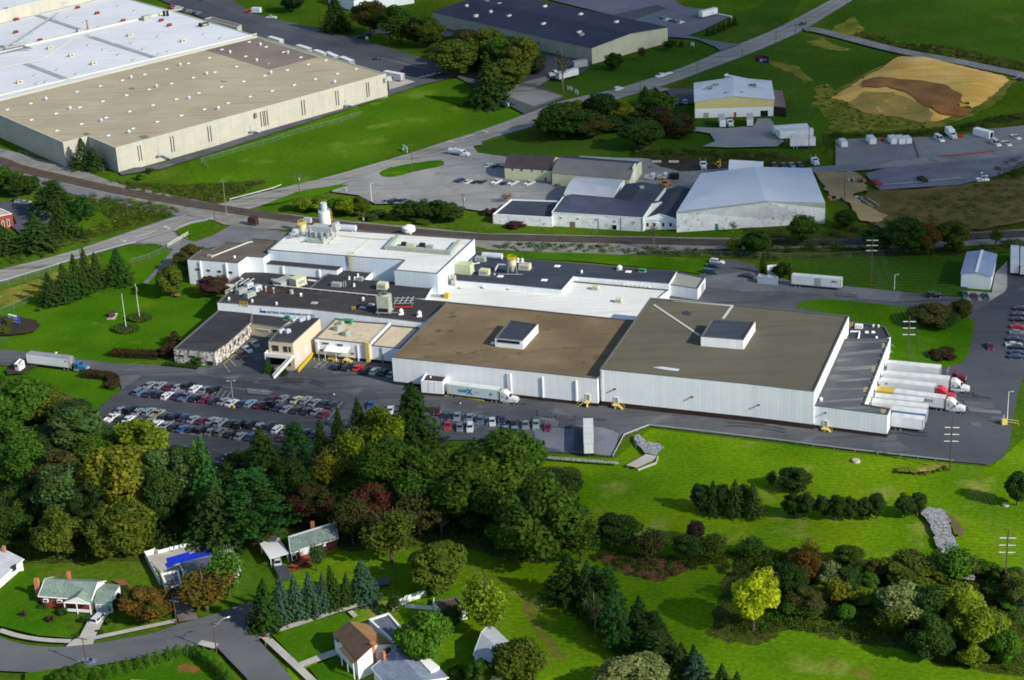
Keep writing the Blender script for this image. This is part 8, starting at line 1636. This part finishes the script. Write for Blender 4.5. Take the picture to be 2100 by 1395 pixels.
for c,n in (('A',70),('O',70)): undergrowth('tall_grass',z(3,0,480,660,600,640,700,760,850,860,1100,890,1400,960,1300,1000,900,1010,700,1010,600,1000,560,880,500,800),n,.7,c,.35)
for c,n in (('A',25),('O',20)): undergrowth('tall_grass',z(3,2,1120,1060,1250,1080,1500,1030,1530,1060,1300,1110,1140,1105),n,.8,c,.35)
for c,n in (('BR',50),('D',40)): undergrowth('undergrowth',z(3,1,1880,0,2100,-60,2100,120,1900,130),n,2.,c)
for c,n in (('O',40),('BR',50)): undergrowth('undergrowth',z(0,1,-60,740,300,650,620,560,700,520,820,470,860,490,700,580,640,600,0,790),n,.9,c,.35)
# ================================================================ POLES, WIRES, FENCES, SIGNS, PEOPLE
def pole(bx,by,ty,label,arms=(),armw=2.4,m=M_wood,r=.16,name='utility_pole',cat='utility pole',az=None,group=None,armm=None):
    b=P(bx,by); h=hgt(bx,by,ty); e=empty(name,b,label,cat,group); MB().tube([(0,0,0),(0,0,h)],r,8,r*.6).build('pole_shaft',m,e,local=True); az=AZ if az is None else az
    pts=[]
    for k in arms:
        zz_=h-k; ca,sa=math.cos(R(az)),math.sin(R(az)); m_=MB(); m_.box((ca*0,sa*0+.12,zz_),(armw,.14,.16),az); m_.build('cross_arm',armm or m,e,local=True); m_=MB()
        for t in (-.46,-.2,.2,.46): m_.cone((ca*armw*t,sa*armw*t+.12,zz_+.08),.06,.04,.22,6); pts.append((b[0]+ca*armw*t,b[1]+sa*armw*t+.12,zz_+.3))
        m_.build('insulators',M_grey,e,local=True)
    return e,b,h,pts
def wire(a,b,label,sag=1.2,r=.02,m=None,group='overhead wires'):
    a,b=np.array(a),np.array(b); pts=[a+(b-a)*t-np.array([0,0,sag*4*t*(1-t)]) for t in np.linspace(0,1,14)]
    o=MB().tube(pts,r,3).build('overhead_wire',m or M_wire); return tag(o,label,'wire',group)
M_wire=G('wire',(.22,.23,.22),fa=0)
big=[]
for i,(x,y,t,ar) in enumerate(((1785.9,590.7,489,(.7,2.4,4.1)),(1862,740,648,(1.8,3.8,5.8)),(1948,966,861,(2.2,4.1,6.0)),(2060,1211,1086,(2.2,4.0,5.8)),(2190,1560,1400,(2.,4.,6.)))):
    lb=['tall three armed wooden pole on the grass behind the long lettered trailer','tall three armed wooden pole on the grass island behind the docked trailers','tall three armed wooden pole at the meadow corner of the asphalt yard','three armed pole with white arms in the lower right thicket','offscreen'][i]
    if i<4: e,b,h,pts=pole(x,y,t,lb,ar,3.6,r=.2,az=-8,armm=M_whited)
    else: b=P(x,y); h=15; pts=[(b[0]+3.6*t_,b[1],h-k) for k in ar for t_ in (-.46,-.2,.2,.46)]
    big.append(pts)
for s in range(4):
    for q_,j in enumerate((0,3,4,7,8,11)): wire(big[s][j],big[s+1][j],f"{['top left','top right','middle left','middle right','bottom left','bottom right'][q_]} wire of the {['farthest','second','third','nearest'][s]} span of the three armed poles")
PL=[(1658.7,317,219,'very tall dark pole beside the stored trailers',(.5,),'a'),(1628,213,136,'pole right of the yellow and white building',(.5,),0),(1590.7,122.7,45,'tall pole between highway and billboard',(.5,1.6),0),(1522,141,101,'short pole left of the billboard',(.4,),0),(1730.7,438.7,349,'tall wooden pole beside the bare dirt and rubble',(.5,),0),(464.8,443,371,'pale pole at the railway crossing corner',(.5,),0),(441,455,407,'thick dark brown pole at the railway crossing island',(.4,1.2),0),(262.7,442.7,390.7,'reddish brown pole in the brush beside the railway',(.4,),0),(614.7,402.7,356,'wooden pole with transformer at the grass verge of the highway',(.4,1.2),'t'),(846.7,356,297,'wooden pole on the grass island of the truck yard',(.4,),0),(952,449,397,'wooden pole at the right end of the clipped trees',(.5,),'t'),(745,470.7,437,'pole with equipment behind the tall white factory block',(.4,1.3),'t'),(794.7,96,52,'pole by the dark slim tree on the side street lawn',(.4,),0),(1123,187,141,'pole at the side street junction beside the bare red tree',(.4,),0),(657,62.7,18,'pole left of the tall dark spruce at the top',(.4,),0),(490,45,-14,'tall pole behind the white factory roof edge',(.4,),0),(1556,37,-12,'pole near the bottom of the upper roadside field',(.4,),0),(1736,33,-4,'pole right of the highway at the top edge',(.4,),0),(1630.7,80,50,'short pole at the start of the gravel lane',(.3,),0),(179,1372,1308,'wooden pole beside the light blue sedan on the street',(.4,),0),(362.7,1283,1231,'wooden pole beside the shaded drive of the pool house',(.4,),0),(1036,1148,1093,'lone pale pole standing on the meadow right of the garden shed',(),0),(813,1207,1135,'thin pole in the shade right of the last blue spruce',(),0),(165,529,509,'short pole behind the spruce row by the highway',(),0),(1430,141+40,128,'slim pole at the highway side of the yellow and white building',(.3,),0),(1313,190,165,'pole beside the highway above the roadside island',(.3,),0)]
PT={}
for bx,by,ty,lb,ar,fl in PL:
    e,b,h,pts=pole(bx,by,ty,lb,ar,2.2,m=M_barkp if 'pale' in lb else M_wood,r=.17); PT[bx]=(b,h)
    if fl=='t': MB().cone((.35,-.2,h-2.6),.28,.28,.9,10).build('transformer',M_grey,e,local=True)
e,b,h,pts=pole(444.8,1344,1277,'wooden street pole with lamp arm at the street junction',(.5,),2.,r=.17); m_=MB(); m_.tube([(0,0,h-1.2),(2.2,.9,h+.3),(3.,1.3,h+.35)],.06); m_.build('lamp_arm',M_steel,e,local=True); MB().box((3.2,1.4,h+.32),(.7,.3,.15),25).build('lamp_head',M_wht,e,local=True); PT[444.8]=(b,h)
def pw(a,c,lb,dh=.3,sag=.8):
    for i_,o in enumerate((-.8,0,.8)): p,q=PT[a],PT[c]; wire((p[0][0]+o*.5,p[0][1]+o*.5,p[1]-dh+.2),(q[0][0]+o*.5,q[0][1]+o*.5,q[1]-dh+.2),['left','middle','right'][i_]+' '+lb,sag,.014,M_black)
pw(179,444.8,'wire of the residential street line between its two lower poles'); pw(362.7,444.8,'wire from the shaded drive pole to the street junction pole'); pw(444.8,813,'wire running right from the street junction pole over the spruces')
pw(614.7,464.8,'highway line wire near the railway crossing'); pw(614.7,846.7,'highway line wire over the truck yard entrance')
# lamps
def lamp(bx,by,ty,label,arm=1,m=M_wht,base=None):
    b=P(bx,by); h=hgt(bx,by,ty); e=empty('street_lamp',b,label,'street lamp'); MB().tube([(0,0,0),(0,0,h)],.12,8,.07).build('lamp_post',m,e,local=True)
    for s in ((-1,1) if arm==2 else (1,)): MB().tube([(0,0,h),(s*.7,0,h+.1)],.05).build('arm',m,e,local=True); MB().wedge((s*.95,0,h),(.7,.4,.22),0,(.7,.7)).build('lamp_head',M_steel,e,local=True)
    if base is not None: MB().cone((0,0,0),.5,.42,.9,12).build('concrete_base',base,e,local=True)
    return e
lamp(480,838,781.5,'twin headed lamp post on a yellow base in the staff car park',2,M_grey,M_yel); lamp(2064.8,868,804,'tall lamp post beside the yellow barrier box in the right yard',1); lamp(1834,596,564,'white lamp post on the grass by the service road'); lamp(762.7,417,377,'white lamp post at the truck yard edge'); 
b=P(2059,872); e=empty('barrier_box',b,'yellow box with guard rails beside the tall lamp post','barrier'); MB().box((0,0,.8),(1.4,1.2,1.6)).build('box',M_ylr,e,local=True); m_=MB(); m_.tube([(.5,0,1.),(3.5,-1,.8),(3.6,-1,0)],.08); m_.tube([(.5,0,1.7),(3.5,-1.,1.5)],.08); m_.tube([(-.2,0,0),(-.2,0,3.)],.12); m_.build('rail',M_ylr,e,local=True)
# flagpoles
for i,(bx,by,ty,lb) in enumerate(((259.2,674.7,602.7,'front white flagpole rising from the round hedge'),(286.7,653.3,582.7,'rear white flagpole with its flag on the company lawn'))):
    b=P(bx,by); h=hgt(bx,by,ty); e=empty('flagpole',b,lb,'flagpole'); MB().tube([(0,0,0),(0,0,h)],.09,8,.05).build('pole_shaft',M_wht,e,local=True); MB().cone((0,0,h),.12,.02,.2,8).build('finial',M_yel,e,local=True)
    m_=MB(); n=8; f0=h-.4
    if i==1:
        V=[];Fs=[]
        for k in range(n):
            x=.1+k*.16; V+=[(x*.5,-.3*x+.12*math.sin(k*1.4),f0-k*.12),(x*.5,-.3*x+.12*math.sin(k*1.4+.3),f0-1.5-k*.16)]
        for k in range(n-1): Fs.append((2*k,2*k+1,2*k+3,2*k+2))
        m_.add(V,Fs); m_.build('flag',G('flag_cloth',(.5,.3,.3),brick=(3,(.5,.03,.03),(.7,.7,.7))),e,local=True)
# guard rails
def rail(name,label,pix,h,m,sp=3.8,wd=.08,hh=.32,cat='guard rail',pm=None,double=False):
    w_=[np.array([*p[:2],0]) for p in PP(pix)]; e=empty(name,w_[0],label,cat); o=w_[0]; mb=MB(); n=0
    for a,b in zip(w_[:-1],w_[1:]):
        d=b-a; L_=np.linalg.norm(d); az=math.degrees(math.atan2(d[1],d[0])); c=(a+b)/2-o; mb.box((c[0],c[1],h),(L_,wd,hh),az)
        if double: mb.box((c[0],c[1],h*.45),(L_,wd,hh),az)
        k=max(1,int(L_/sp))
        for i in range(k): q=a+d*i/k-o; MB().box((q[0],q[1]+.1,h*.5),(.16,.16,h+.1),az).build('post',pm or m,e,local=True)
    mb.build('beam',m,e,local=True); return e
rail('guard_rail','pale guard rail along the meadow edge of the front drive',z(2,2,815,970,900,810,1090,735,1280,755,1500,780,1800,815,2100,850)+z(3,2,480,885,800,925,1150,965,1560,1010),.7,M_grey,4.)
rail('guard_rail','dark post guard rail beside the highway along the company lawn',z(0,1,0,905,250,830,480,757,700,690,900,635,1050,600,1250,615),.7,M_steel,4.,pm=M_black)
rail('guard_rail','guard rail curving round the grass island at the gate',z(0,1,1345,515,1380,485,1470,452,1640,415),.7,M_steel,3.,pm=M_black); rail('guard_rail','low white barrier at the highway bend near the railway crossing',z(0,1,1770,272,2100,185)+[z(1,1,215,160)],.8,M_copw,6.)
rail('yellow_barrier','long yellow bumper rail in front of the dock shelter',Z(860,740,365,520,650,550,880,590,925,600),.5,M_yel,4.,.25,.3,cat='barrier')
for k in range(8): 
    p=P(*Z(600,600,312+k*68,980+k*8)); 
    if k!=3: tag(MB().cone((p[0],p[1],0),.14,.14,1.1,8).build('bollard',M_yel),['first','second','third','fourth','fifth','sixth','seventh','eighth'][k]+' yellow bollard from the left before the entrance canopy','bollard','yellow bollards at the entrance')
for k in range(7): p=P(*z(2,0,1610+k*18,118+k*3.2)); tag(MB().box((p[0],p[1],.5),(1.6,.5,1.),-60).build('concrete_block',M_wht),ORD[k]+' white block from the left beside the trailer in the slate lot','concrete block','white blocks in the slate lot')
# chain-link
mm=bpy.data.materials.new('chain_link'); mm.use_nodes=True; nt=mm.node_tree; bb=nt.nodes['Principled BSDF']; bb.inputs['Base Color'].default_value=(.22,.25,.23,1); tr=N(nt,'BsdfTransparent'); mx=N(nt,'MixShader',i_0=.93); nt.links.new(bb.outputs[0],mx.inputs[1]); nt.links.new(tr.outputs[0],mx.inputs[2]); nt.links.new(mx.outputs[0],nt.nodes['Material Output'].inputs[0])
def chain(label,pix,h=2.,sp=4.5):
    w_=[np.array([*p[:2],0]) for p in PP(pix)]; e=empty('chain_link_fence',w_[0],label,'fence'); o=w_[0]; a_=MB(); t_=MB(); tot=0
    for a,b in zip(w_[:-1],w_[1:]):
        d=b-a; L_=np.linalg.norm(d); az=math.degrees(math.atan2(d[1],d[0])); p,q=a-o,b-o; a_.add([(p[0],p[1],.05),(q[0],q[1],.05),(q[0],q[1],h),(p[0],p[1],h)],[(0,1,2,3)]); t_.box(((p[0]+q[0])/2,(p[1]+q[1])/2,h),(L_,.035,.035),az); k=max(1,int(L_/sp)); tot+=k
        for i in range(k):
            if tot<100: c=p+(q-p)*i/k; MB().box((c[0],c[1],h/2),(.05,.05,h)).build('post',M_steel,e,local=True)
    a_.build('mesh_panel',mm,e,local=True); t_.build('top_rail',M_steel,e,local=True)
chain('chain link fence from the gate down the company lawn by the highway',z(0,1,1440,560,1300,650,1150,720,1000,765)); chain('chain link fence across the bottom left of the highway lawn',z(0,1,-60,960,200,890,480,790)); chain('chain link fence behind the blue company sign',z(0,1,-20,1155,110,1105,235,1045)); chain('short chain link fence end by the entrance road',z(0,2,-60,90,85,95))
chain('chain link fence across the long green lawn below the tan roofed warehouse',z(0,0,1600,1300,1550,1250,1800,1180,2100,1095)+z(1,0,300,1040,600,960,830,890)); chain('chain link fence along the railway ballast below the pale warehouse',z(0,0,150,1190,380,1250,560,1300,700,1330,800,1330,800,1290))
chain('long chain link fence behind the blue black factory roof',z(2,1,-330,650,-100,665,500,680,1200,695,2100,715),2.,6); chain('chain link fence behind the grass strip right of the storage containers',z(3,1,150,720,600,715,1100,690,1700,650),2.,6); chain('chain link fence beside the railway left of the tall white block',z(1,1,-250,430,0,490,200,520),2.)
# white lattice gate at the entrance
e=rail('sliding_gate','white slatted sliding gate at the plant entrance',z(0,1,1290,630,1450,535),1.3,M_copw,2.,cat='gate',double=True)
def orange(label,pix):
    w_=PP(pix); 
    m_=MB()
    for a,b in zip(w_[:-1],w_[1:]): m_.add([(a[0],a[1],0),(b[0],b[1],0),(b[0],b[1],1.2),(a[0],a[1],1.2),(a[0],a[1]+.05,0),(b[0],b[1]+.05,0),(b[0],b[1]+.05,1.2),(a[0],a[1]+.05,1.2)],[(0,1,2,3),(7,6,5,4),(3,2,6,7)])
    tag(m_.build('safety_fence',G('orange_mesh',(.40,.07,.04),(.3,.05,.03),scale=.5,fa=.3)),label,'safety fence')
orange('orange safety fence running down beside the white cargo trailers',z(3,0,1240,1075,1262,1140,1290,1230)); orange('long orange safety fence along the gravel lane',z(3,0,1430,1218,1600,1210,1870,1182))
# signs -------------------------------------------------------------------------
def board(name,label,cat,q,h0,h1,m,depth=.25,posts=(.2,.8),pm=M_wht,base=None):
    """q: pixels of bottom-left and bottom-right of the board (at height h0)"""
    A,B=P(*q[0],h0),P(*q[1],h0); d=(B-A)[:2]; L_=np.linalg.norm(d); az=math.degrees(math.atan2(d[1],d[0])); c=(A+B)/2; e=empty(name,(c[0],c[1],0),label,cat,rz=R(az)); MB().box((0,0,(h0+h1)/2),(L_,depth,h1-h0)).build('board',m,e,local=True)
    for t in posts: MB().box(((t-.5)*L_,.05,h0/2+.1),(.15,.15,h0)).build('post',pm,e,local=True)
    return e,L_
def etext(e,x,y,z_,size,txt,m,bold=.02):
    c=bpy.data.curves.new('l','FONT'); c.body=txt; c.size=size; c.offset=bold; c.align_x='CENTER'; t=bpy.data.objects.new('t',c); C.objects.link(t); me=bpy.data.meshes.new_from_object(t.evaluated_get(bpy.context.evaluated_depsgraph_get())); bpy.data.objects.remove(t)
    V=np.empty(len(me.vertices)*3); me.vertices.foreach_get('co',V); V=V.reshape(-1,3); me.vertices.foreach_set('co',np.c_[x+V[:,0],np.full(len(V),y),z_+V[:,1]].ravel()); me.update(); me.materials.clear(); return link(me,'lettering',m,e)
e,L_=board('company_sign','white and blue company sign in the mulch bed on the lawn','sign',Z(0,600,165,500,335,545),1.2,3.4,M_wht,.5)
MB().box((L_/2+.1,0,2.3),(.25,.7,2.6)).build('blue_end_panel',M_blue,e,local=True); MB().box((0,-.27,1.95),(L_*.98,.03,.35)).build('blue_band',M_navy,e,local=True); 
for t in (-.3,.3): MB().box((t*L_,-.27,2.75),(L_*.2,.03,.6)).build('grey_emblem',M_pale,e,local=True)
MB().box((0,-.27,2.75),(L_*.16,.03,.8)).build('dark_emblem',M_navy,e,local=True)
e,L_=board('billboard','dark purple and red billboard on one post above the highway','billboard',z(2,0,1908,475,2012,488),3.4,6.6,G('billboard_dark',(.03,.02,.07),(.08,.02,.10),scale=.6,fa=.2),.4,(.5,),M_wood); MB().box((-L_*.2,-.23,5.7),(L_*.5,.03,.7)).build('red_panel',M_red,e,local=True); MB().box((L_*.2,-.23,4.9),(L_*.35,.03,.8)).build('pale_purple_panel',G('mauve',(.3,.18,.4)),e,local=True); MB().box((-L_*.05,-.23,4.4),(L_*.2,.03,1.2)).build('pale_figure_panel',M_pale,e,local=True)
board('entrance_sign','low white sign at the foot of the roadside grove','sign',z(1,0,1880,795,1962,820),.3,1.8,M_metr,.4); e,L_=board('roadside_sign','white signboard on two posts beside the highway lawn','sign',z(1,0,1148,1135,1182,1155),1.2,2.6,M_wht,.1,(.05,.95))
for q,lb,m_ in ((z(2,0,463,682,500,690),'small pale sign group beside the bare red tree',M_wht),(z(2,0,521,708,545,718),'small white sign right of the sign group at the junction',M_wht),(z(2,0,1413,345,1437,350),'small white sign at the slate lot driveway',M_wht),(z(1,0,862,300,882,303),'small white sign at the side street driveway',M_wht),(z(1,1,690,195,716,200),'white sign on the truck yard verge',M_whited)): board('road_sign',lb,'sign',q,.7,2.,m_,.12,(.1,.9))
for bx,by,lb in ((545.5,1328,'red stop sign at the residential street corner'),): 
    b=P(bx,by); e=empty('stop_sign',b,lb,'stop sign'); MB().tube([(0,0,0),(0,0,2.1)],.05).build('post',M_steel,e,local=True); V=[(.38*math.cos(R(22.5+45*k)),-.03,2.4+.38*math.sin(R(22.5+45*k))) for k in range(8)]; V2=[(a,.0,c) for a,_,c in V]; MB().add(V+V2,[tuple(range(8)),tuple(range(15,7,-1))]+[(i,(i+1)%8,8+(i+1)%8,8+i) for i in range(8)]).build('sign_plate',G('stop_red',(.6,.02,.06)),e,local=True); etext(e,0,-.04,2.28,.28,'STOP',M_wht,.01)
b=P(117,735); e=empty('round_sign',b,'small round white sign on the lawn above the blue truck','sign'); MB().tube([(0,0,0),(0,0,1.5)],.06).build('post',M_wood,e,local=True); V=[(.35*math.cos(k*.5236),-.03,1.8+.35*math.sin(k*.5236)) for k in range(12)]; MB().add(V+[(a,.05,c) for a,_,c in V],[tuple(range(12)),tuple(range(23,11,-1))]+[(i,(i+1)%12,12+(i+1)%12,12+i) for i in range(12)]).build('sign_plate',M_wht,e,local=True)
# monument on the lawn, boulders, manhole ring
b=P(230,651); e=empty('monument',b,'dark monument block on a pale slab in the company lawn','monument'); MB().add([(p[0]-b[0],p[1]-b[1],zz_) for zz_ in (.02,.15) for p in PP(z(0,1,820,1185,860,1135,908,1137,885,1185))],[(0,1,2,3),(4,5,6,7),(0,1,5,4),(1,2,6,5),(2,3,7,6),(3,0,4,7)]).build('slab',M_conc,e,local=True); MB().wedge((-.3,.3,.1),(1.7,1.2,1.7),20,(.8,.7)).build('block',G('dark_bronze',(.06,.035,.03),fa=.3),e,local=True); m_=MB(); m_.cone((.7,.6,.1),.22,.15,2.1,8); m_.cone((.7,.6,2.2),.17,.12,.35,8); m_.build('figure',M_base,e,local=True); m_=MB(); 
for k in range(12): m_.cone((-.9+rng.uniform(-.3,1.4),-.5+rng.uniform(-.4,.2),.1),.14,.05,.3,5)
m_.build('red_flowers',G('red_flowers',(.35,.02,.02)),e,local=True)
def boulder(x,y,s,m,lb,group=None):
    p=P(x,y); bm=bmesh.new(); bmesh.ops.create_icosphere(bm,subdivisions=2,radius=s)
    for v in bm.verts: v.co*=rng.uniform(.8,1.15); v.co.z*=.6
    me=bpy.data.meshes.new('boulder'); bm.to_mesh(me); bm.free(); o=link(me,'boulder',m); o.location=(p[0],p[1],s*.2); tag(o,lb,'boulder',group)
for i,(x,y) in enumerate(((425,575),(480,505),(325,615),(60,590),(68,740),(108,742),(575,690))): boulder(x/8.717,600+y/8.717,.6,M_wht,['pale boulder right of the blue sign panel','largest white boulder right of the company sign','white boulder below the company sign','white boulder at the left of the mulch bed','left white boulder of the lowest pair in the mulch bed','right white boulder of the lowest pair in the mulch bed','flat white boulder at the right tip of the mulch bed'][i],'boulders in the mulch bed')
p=P(*z(3,2,808,1005)); m_=MB(); m_.cone((p[0],p[1],0),1.1,1.0,.7,14,cap=False); m_.cone((p[0],p[1],.68),1.0,.6,.05,14); tag(m_.build('manhole_ring',M_conc),'round concrete manhole ring on the meadow below the guard rail','manhole'); p=P(*z(3,3,1958,55)); tag(MB().cone((p[0],p[1],0),.9,.8,.6,12).build('manhole_ring',M_conc),'small round concrete ring near the right edge of the meadow','manhole')
for i in range(16): 
    q=rng.uniform(0,1,2); x,y=z(3,1,580+q[0]*370,225+q[1]*100); boulder(x,y,rng.uniform(.5,1.1),(M_conc,M_rock,M_brickc)[i%3],'rough rubble block on the dirt beside the wooden pole','rubble beside the dirt path')
p,q=P(*z(3,1,870,260),.5),P(*z(3,1,960,320),.5); d=q-p; az=math.degrees(math.atan2(d[1],d[0])); e=empty('concrete_channel',(*((p+q)/2)[:2],0),'long concrete trough lying on the rubble slope','concrete trough',rz=R(az)); MB().box((0,0,.3),(np.linalg.norm(d),2.4,.2)).build('trough_floor',M_conc,e,local=True); 
for s in (-1,1): MB().box((0,s*1.2,.7),(np.linalg.norm(d),.25,1.)).build('side_wall',M_conc,e,local=True)
p=P(*z(3,1,1930,412)); tag(MB().box((p[0],p[1],.3),(13,3.5,.5),-2).build('concrete_slab',M_conc),'long pale slab lying in the brush at the right edge','concrete slab')
for i in range(9): x,y=z(3,1,1745+(i%3)*32,70+(i//3)*22); boulder(x,y,rng.uniform(.7,1.3),M_wht,'white block of the pile in the blue gravel yard','white rubble pile')
ribbon('yard_line',M_wl,z(3,1,1010,165,1130,158,1300,145,1450,127,1620,115),.5)
for i,(x,y,c) in enumerate(((770,135,M_brick),(840,140,M_brick))): 
    p=P(*z(3,1,x,y)); e=empty('cable_drum',(p[0],p[1],0),['left','right'][i]+' reddish cable drum on the tan dirt','cable drum','cable drums'); MB().tube([(-.7,0,1.1),(.7,0,1.1)],.6,14).build('core',M_wood,e,local=True)
    for s in (-1,1): MB().tube([(s*.75-.06,0,1.1),(s*.75+.06,0,1.1)],1.1,16).build('flange',(M_wht,c)[i],e,local=True)
for a,b_,lb in ((Z(1280,300,595,355),Z(1280,300,800,355),'yellow beige plank stack at the edge of the truck yard'),(Z(1280,300,960,355),Z(1280,300,1170,358),'orange ended plank stack at the edge of the truck yard')):
    A,B=P(*a,.5),P(*b_,.5); d=B-A; c=(A+B)/2; tag(MB().box((c[0],c[1],.6),(np.linalg.norm(d),1.5,1.2),math.degrees(math.atan2(d[1],d[0]))).build('plank_stack',M_hvc),lb,'plank stack')
# white garden fence near the brown roofed house
ps=PP(z(1,3,1010,880,1075,855,1180,800,1330,750)); e=empty('fence',ps[0],'white garden fence behind the brown roofed house','fence')
for a,b_ in zip(ps[:-1],ps[1:]): d=b_-a; c=(a+b_)/2; MB().box((c[0],c[1],.9),(np.linalg.norm(d),.08,1.8),math.degrees(math.atan2(d[1],d[0]))).build('fence_panel',M_whited,e); MB().box((a[0],a[1],1.),(.15,.15,2.)).build('post',M_whited,e)
ps=PP(z(1,3,1165,840,1380,860,1390,790)); e=empty('fence',ps[0],'low white fence around the garden shed yard','fence')
for a,b_ in zip(ps[:-1],ps[1:]): d=b_-a; c=(a+b_)/2; MB().box((c[0],c[1],.6),(np.linalg.norm(d),.08,1.2),math.degrees(math.atan2(d[1],d[0]))).build('fence_panel',M_whited,e)
q=PP(z(0,3,860,640,960,635,1010,690,960,690)); tag(MB().prism(ccw([a[:2] for a in q]),.2,.5).build('wooden_deck',G('deck_wood',(.22,.08,.04),fa=.2)),'reddish wooden deck behind the ranch house garage','deck')
# people -------------------------------------------------------------------------
def person(x,y,label,top,legs,az=0,stride=.25):
    b=P(x,y); e=empty('person',(b[0],b[1],.04),label,'person',rz=R(az)); J=[(0,0,.95),(0,0,1.15),(0,0,1.4),(0,0,1.52),(0,0,1.68),(0,.11,.9),(stride*.6,.11,.48),(stride,.11,.06),(stride+.14,.11,.03),(0,-.11,.9),(-stride*.3,-.11,.5),(-stride,-.11,.08),(-stride+.14,-.11,.03),(0,.2,1.4),(-.12,.26,1.12),(.02,.28,.88),(0,-.2,1.4),(.12,-.26,1.12),(.2,-.27,.9)]
    E=[(0,1),(1,2),(2,3),(3,4),(0,5),(5,6),(6,7),(7,8),(0,9),(9,10),(10,11),(11,12),(2,13),(13,14),(14,15),(2,16),(16,17),(17,18)]; rr=[.14,.13,.15,.06,.10,.09,.065,.05,.04,.09,.065,.05,.04,.06,.045,.035,.06,.045,.035]
    me=bpy.data.meshes.new('body'); me.from_pydata(J,E,[]); o=link(me,'body',G('skin',(.38,.22,.15),fa=0),e); sk=o.modifiers.new('s','SKIN'); me.skin_vertices[0].data[0].use_root=True
    for i,r in enumerate(rr): me.skin_vertices[0].data[i].radius=(r,r)
    o.modifiers.new('u','SUBSURF').levels=1; o.modifiers[-1].render_levels=1
    m_=MB(); m_.tube([(0,0,.88),(0,0,1.15),(0,0,1.46)],.2,10,.21); 
    for s in (-1,1): m_.tube([(0,s*.19,1.42),(-s*.1,s*.27,1.12)],.085,8,.07)
    m_.build('shirt',top,e,local=True); m_=MB()
    for s,f in ((1,1),(-1,-1)): m_.tube([(0,s*.1,.95),(f*stride*.5,s*.11,.48),(f*stride,s*.11,.1)],.115,8,.08)
    m_.build('trousers',legs,e,local=True); m_=MB(); m_.tube([(-.02,0,1.68),(-.03,0,1.8)],.105,8,.07); m_.build('hair',M_base,e,local=True)
cb=G('dark_cloth',(.02,.02,.03),fa=0); cw=G('white_cloth',(.65,.65,.65),fa=0); cj=G('blue_jeans',(.05,.07,.14),fa=0)
person(*Z(440,760,930,285),'person in dark clothes walking above the top row of the staff car park',cb,cj,200); person(*Z(440,760,1710,365),'person in dark top and pale trousers walking across the open asphalt',cb,cw,180); person(*Z(860,740,585,630),'person in black top and white trousers beside the yellow bumper rail',cb,cw,200)
# ================================================================ CLOUD BANK (unseen, added high above to shade the upper right and central wood)
cm_=bpy.data.materials.new('shade_cloud'); cm_.use_nodes=True; nt=cm_.node_tree; L=nt.links.new; bb=nt.nodes['Principled BSDF']; bb.inputs['Base Color'].default_value=(.85,.86,.88,1); bb.inputs['Roughness'].default_value=1
tc=N(nt,'TexCoord'); sx=N(nt,'SeparateXYZ'); L(tc.outputs['Object'],sx.inputs[0]); cv=N(nt,'CombineXYZ'); L(sx.outputs[0],cv.inputs[0]); L(sx.outputs[1],cv.inputs[1]); ln=N(nt,'VectorMath',operation='LENGTH'); L(cv.outputs[0],ln.inputs[0])
nz=N(nt,'TexNoise'); nz.inputs['Scale'].default_value=2.2; nz.inputs['Detail'].default_value=5; L(tc.outputs['Object'],nz.inputs['Vector']); ma=N(nt,'Math',operation='MULTIPLY_ADD',i_1=.9,i_2=-.45); L(nz.outputs['Fac'],ma.inputs[0]); ad=N(nt,'Math',operation='ADD'); L(ln.outputs['Value'],ad.inputs[0]); L(ma.outputs[0],ad.inputs[1])
mr=N(nt,'MapRange',interpolation_type='SMOOTHSTEP'); mr.inputs[1].default_value=.95; mr.inputs[2].default_value=.35; mr.inputs[3].default_value=0; mr.inputs[4].default_value=CLD; L(ad.outputs[0],mr.inputs[0]); tr=N(nt,'BsdfTransparent'); mx=N(nt,'MixShader'); L(mr.outputs[0],mx.inputs[0]); L(tr.outputs[0],mx.inputs[1]); L(bb.outputs[0],mx.inputs[2]); L(mx.outputs[0],nt.nodes['Material Output'].inputs[0])
bm=bmesh.new(); bmesh.ops.create_icosphere(bm,subdivisions=4,radius=1.)
for v in bm.verts:
    n_=mathutils.noise.noise(v.co*2.3)*.16+mathutils.noise.noise(v.co*5)*.07; v.co*=1+n_
cme=bpy.data.meshes.new('shade_cloud'); bm.to_mesh(cme); bm.free(); cme.materials.append(cm_)
for i,(x,y,rx,ry,alt) in enumerate(CLOUDS):
    g=P(x,y); k=alt/math.tan(R(SUN_EL)); c=(g[0]+k*math.cos(R(SUN_AZ)),g[1]+k*math.sin(R(SUN_AZ)),alt)
    o=bpy.data.objects.new('shade_cloud',cme); C.objects.link(o); o.location=c; o.scale=(rx,ry,40); o.rotation_euler=(0,0,i*1.1); tag(o,kind='structure')
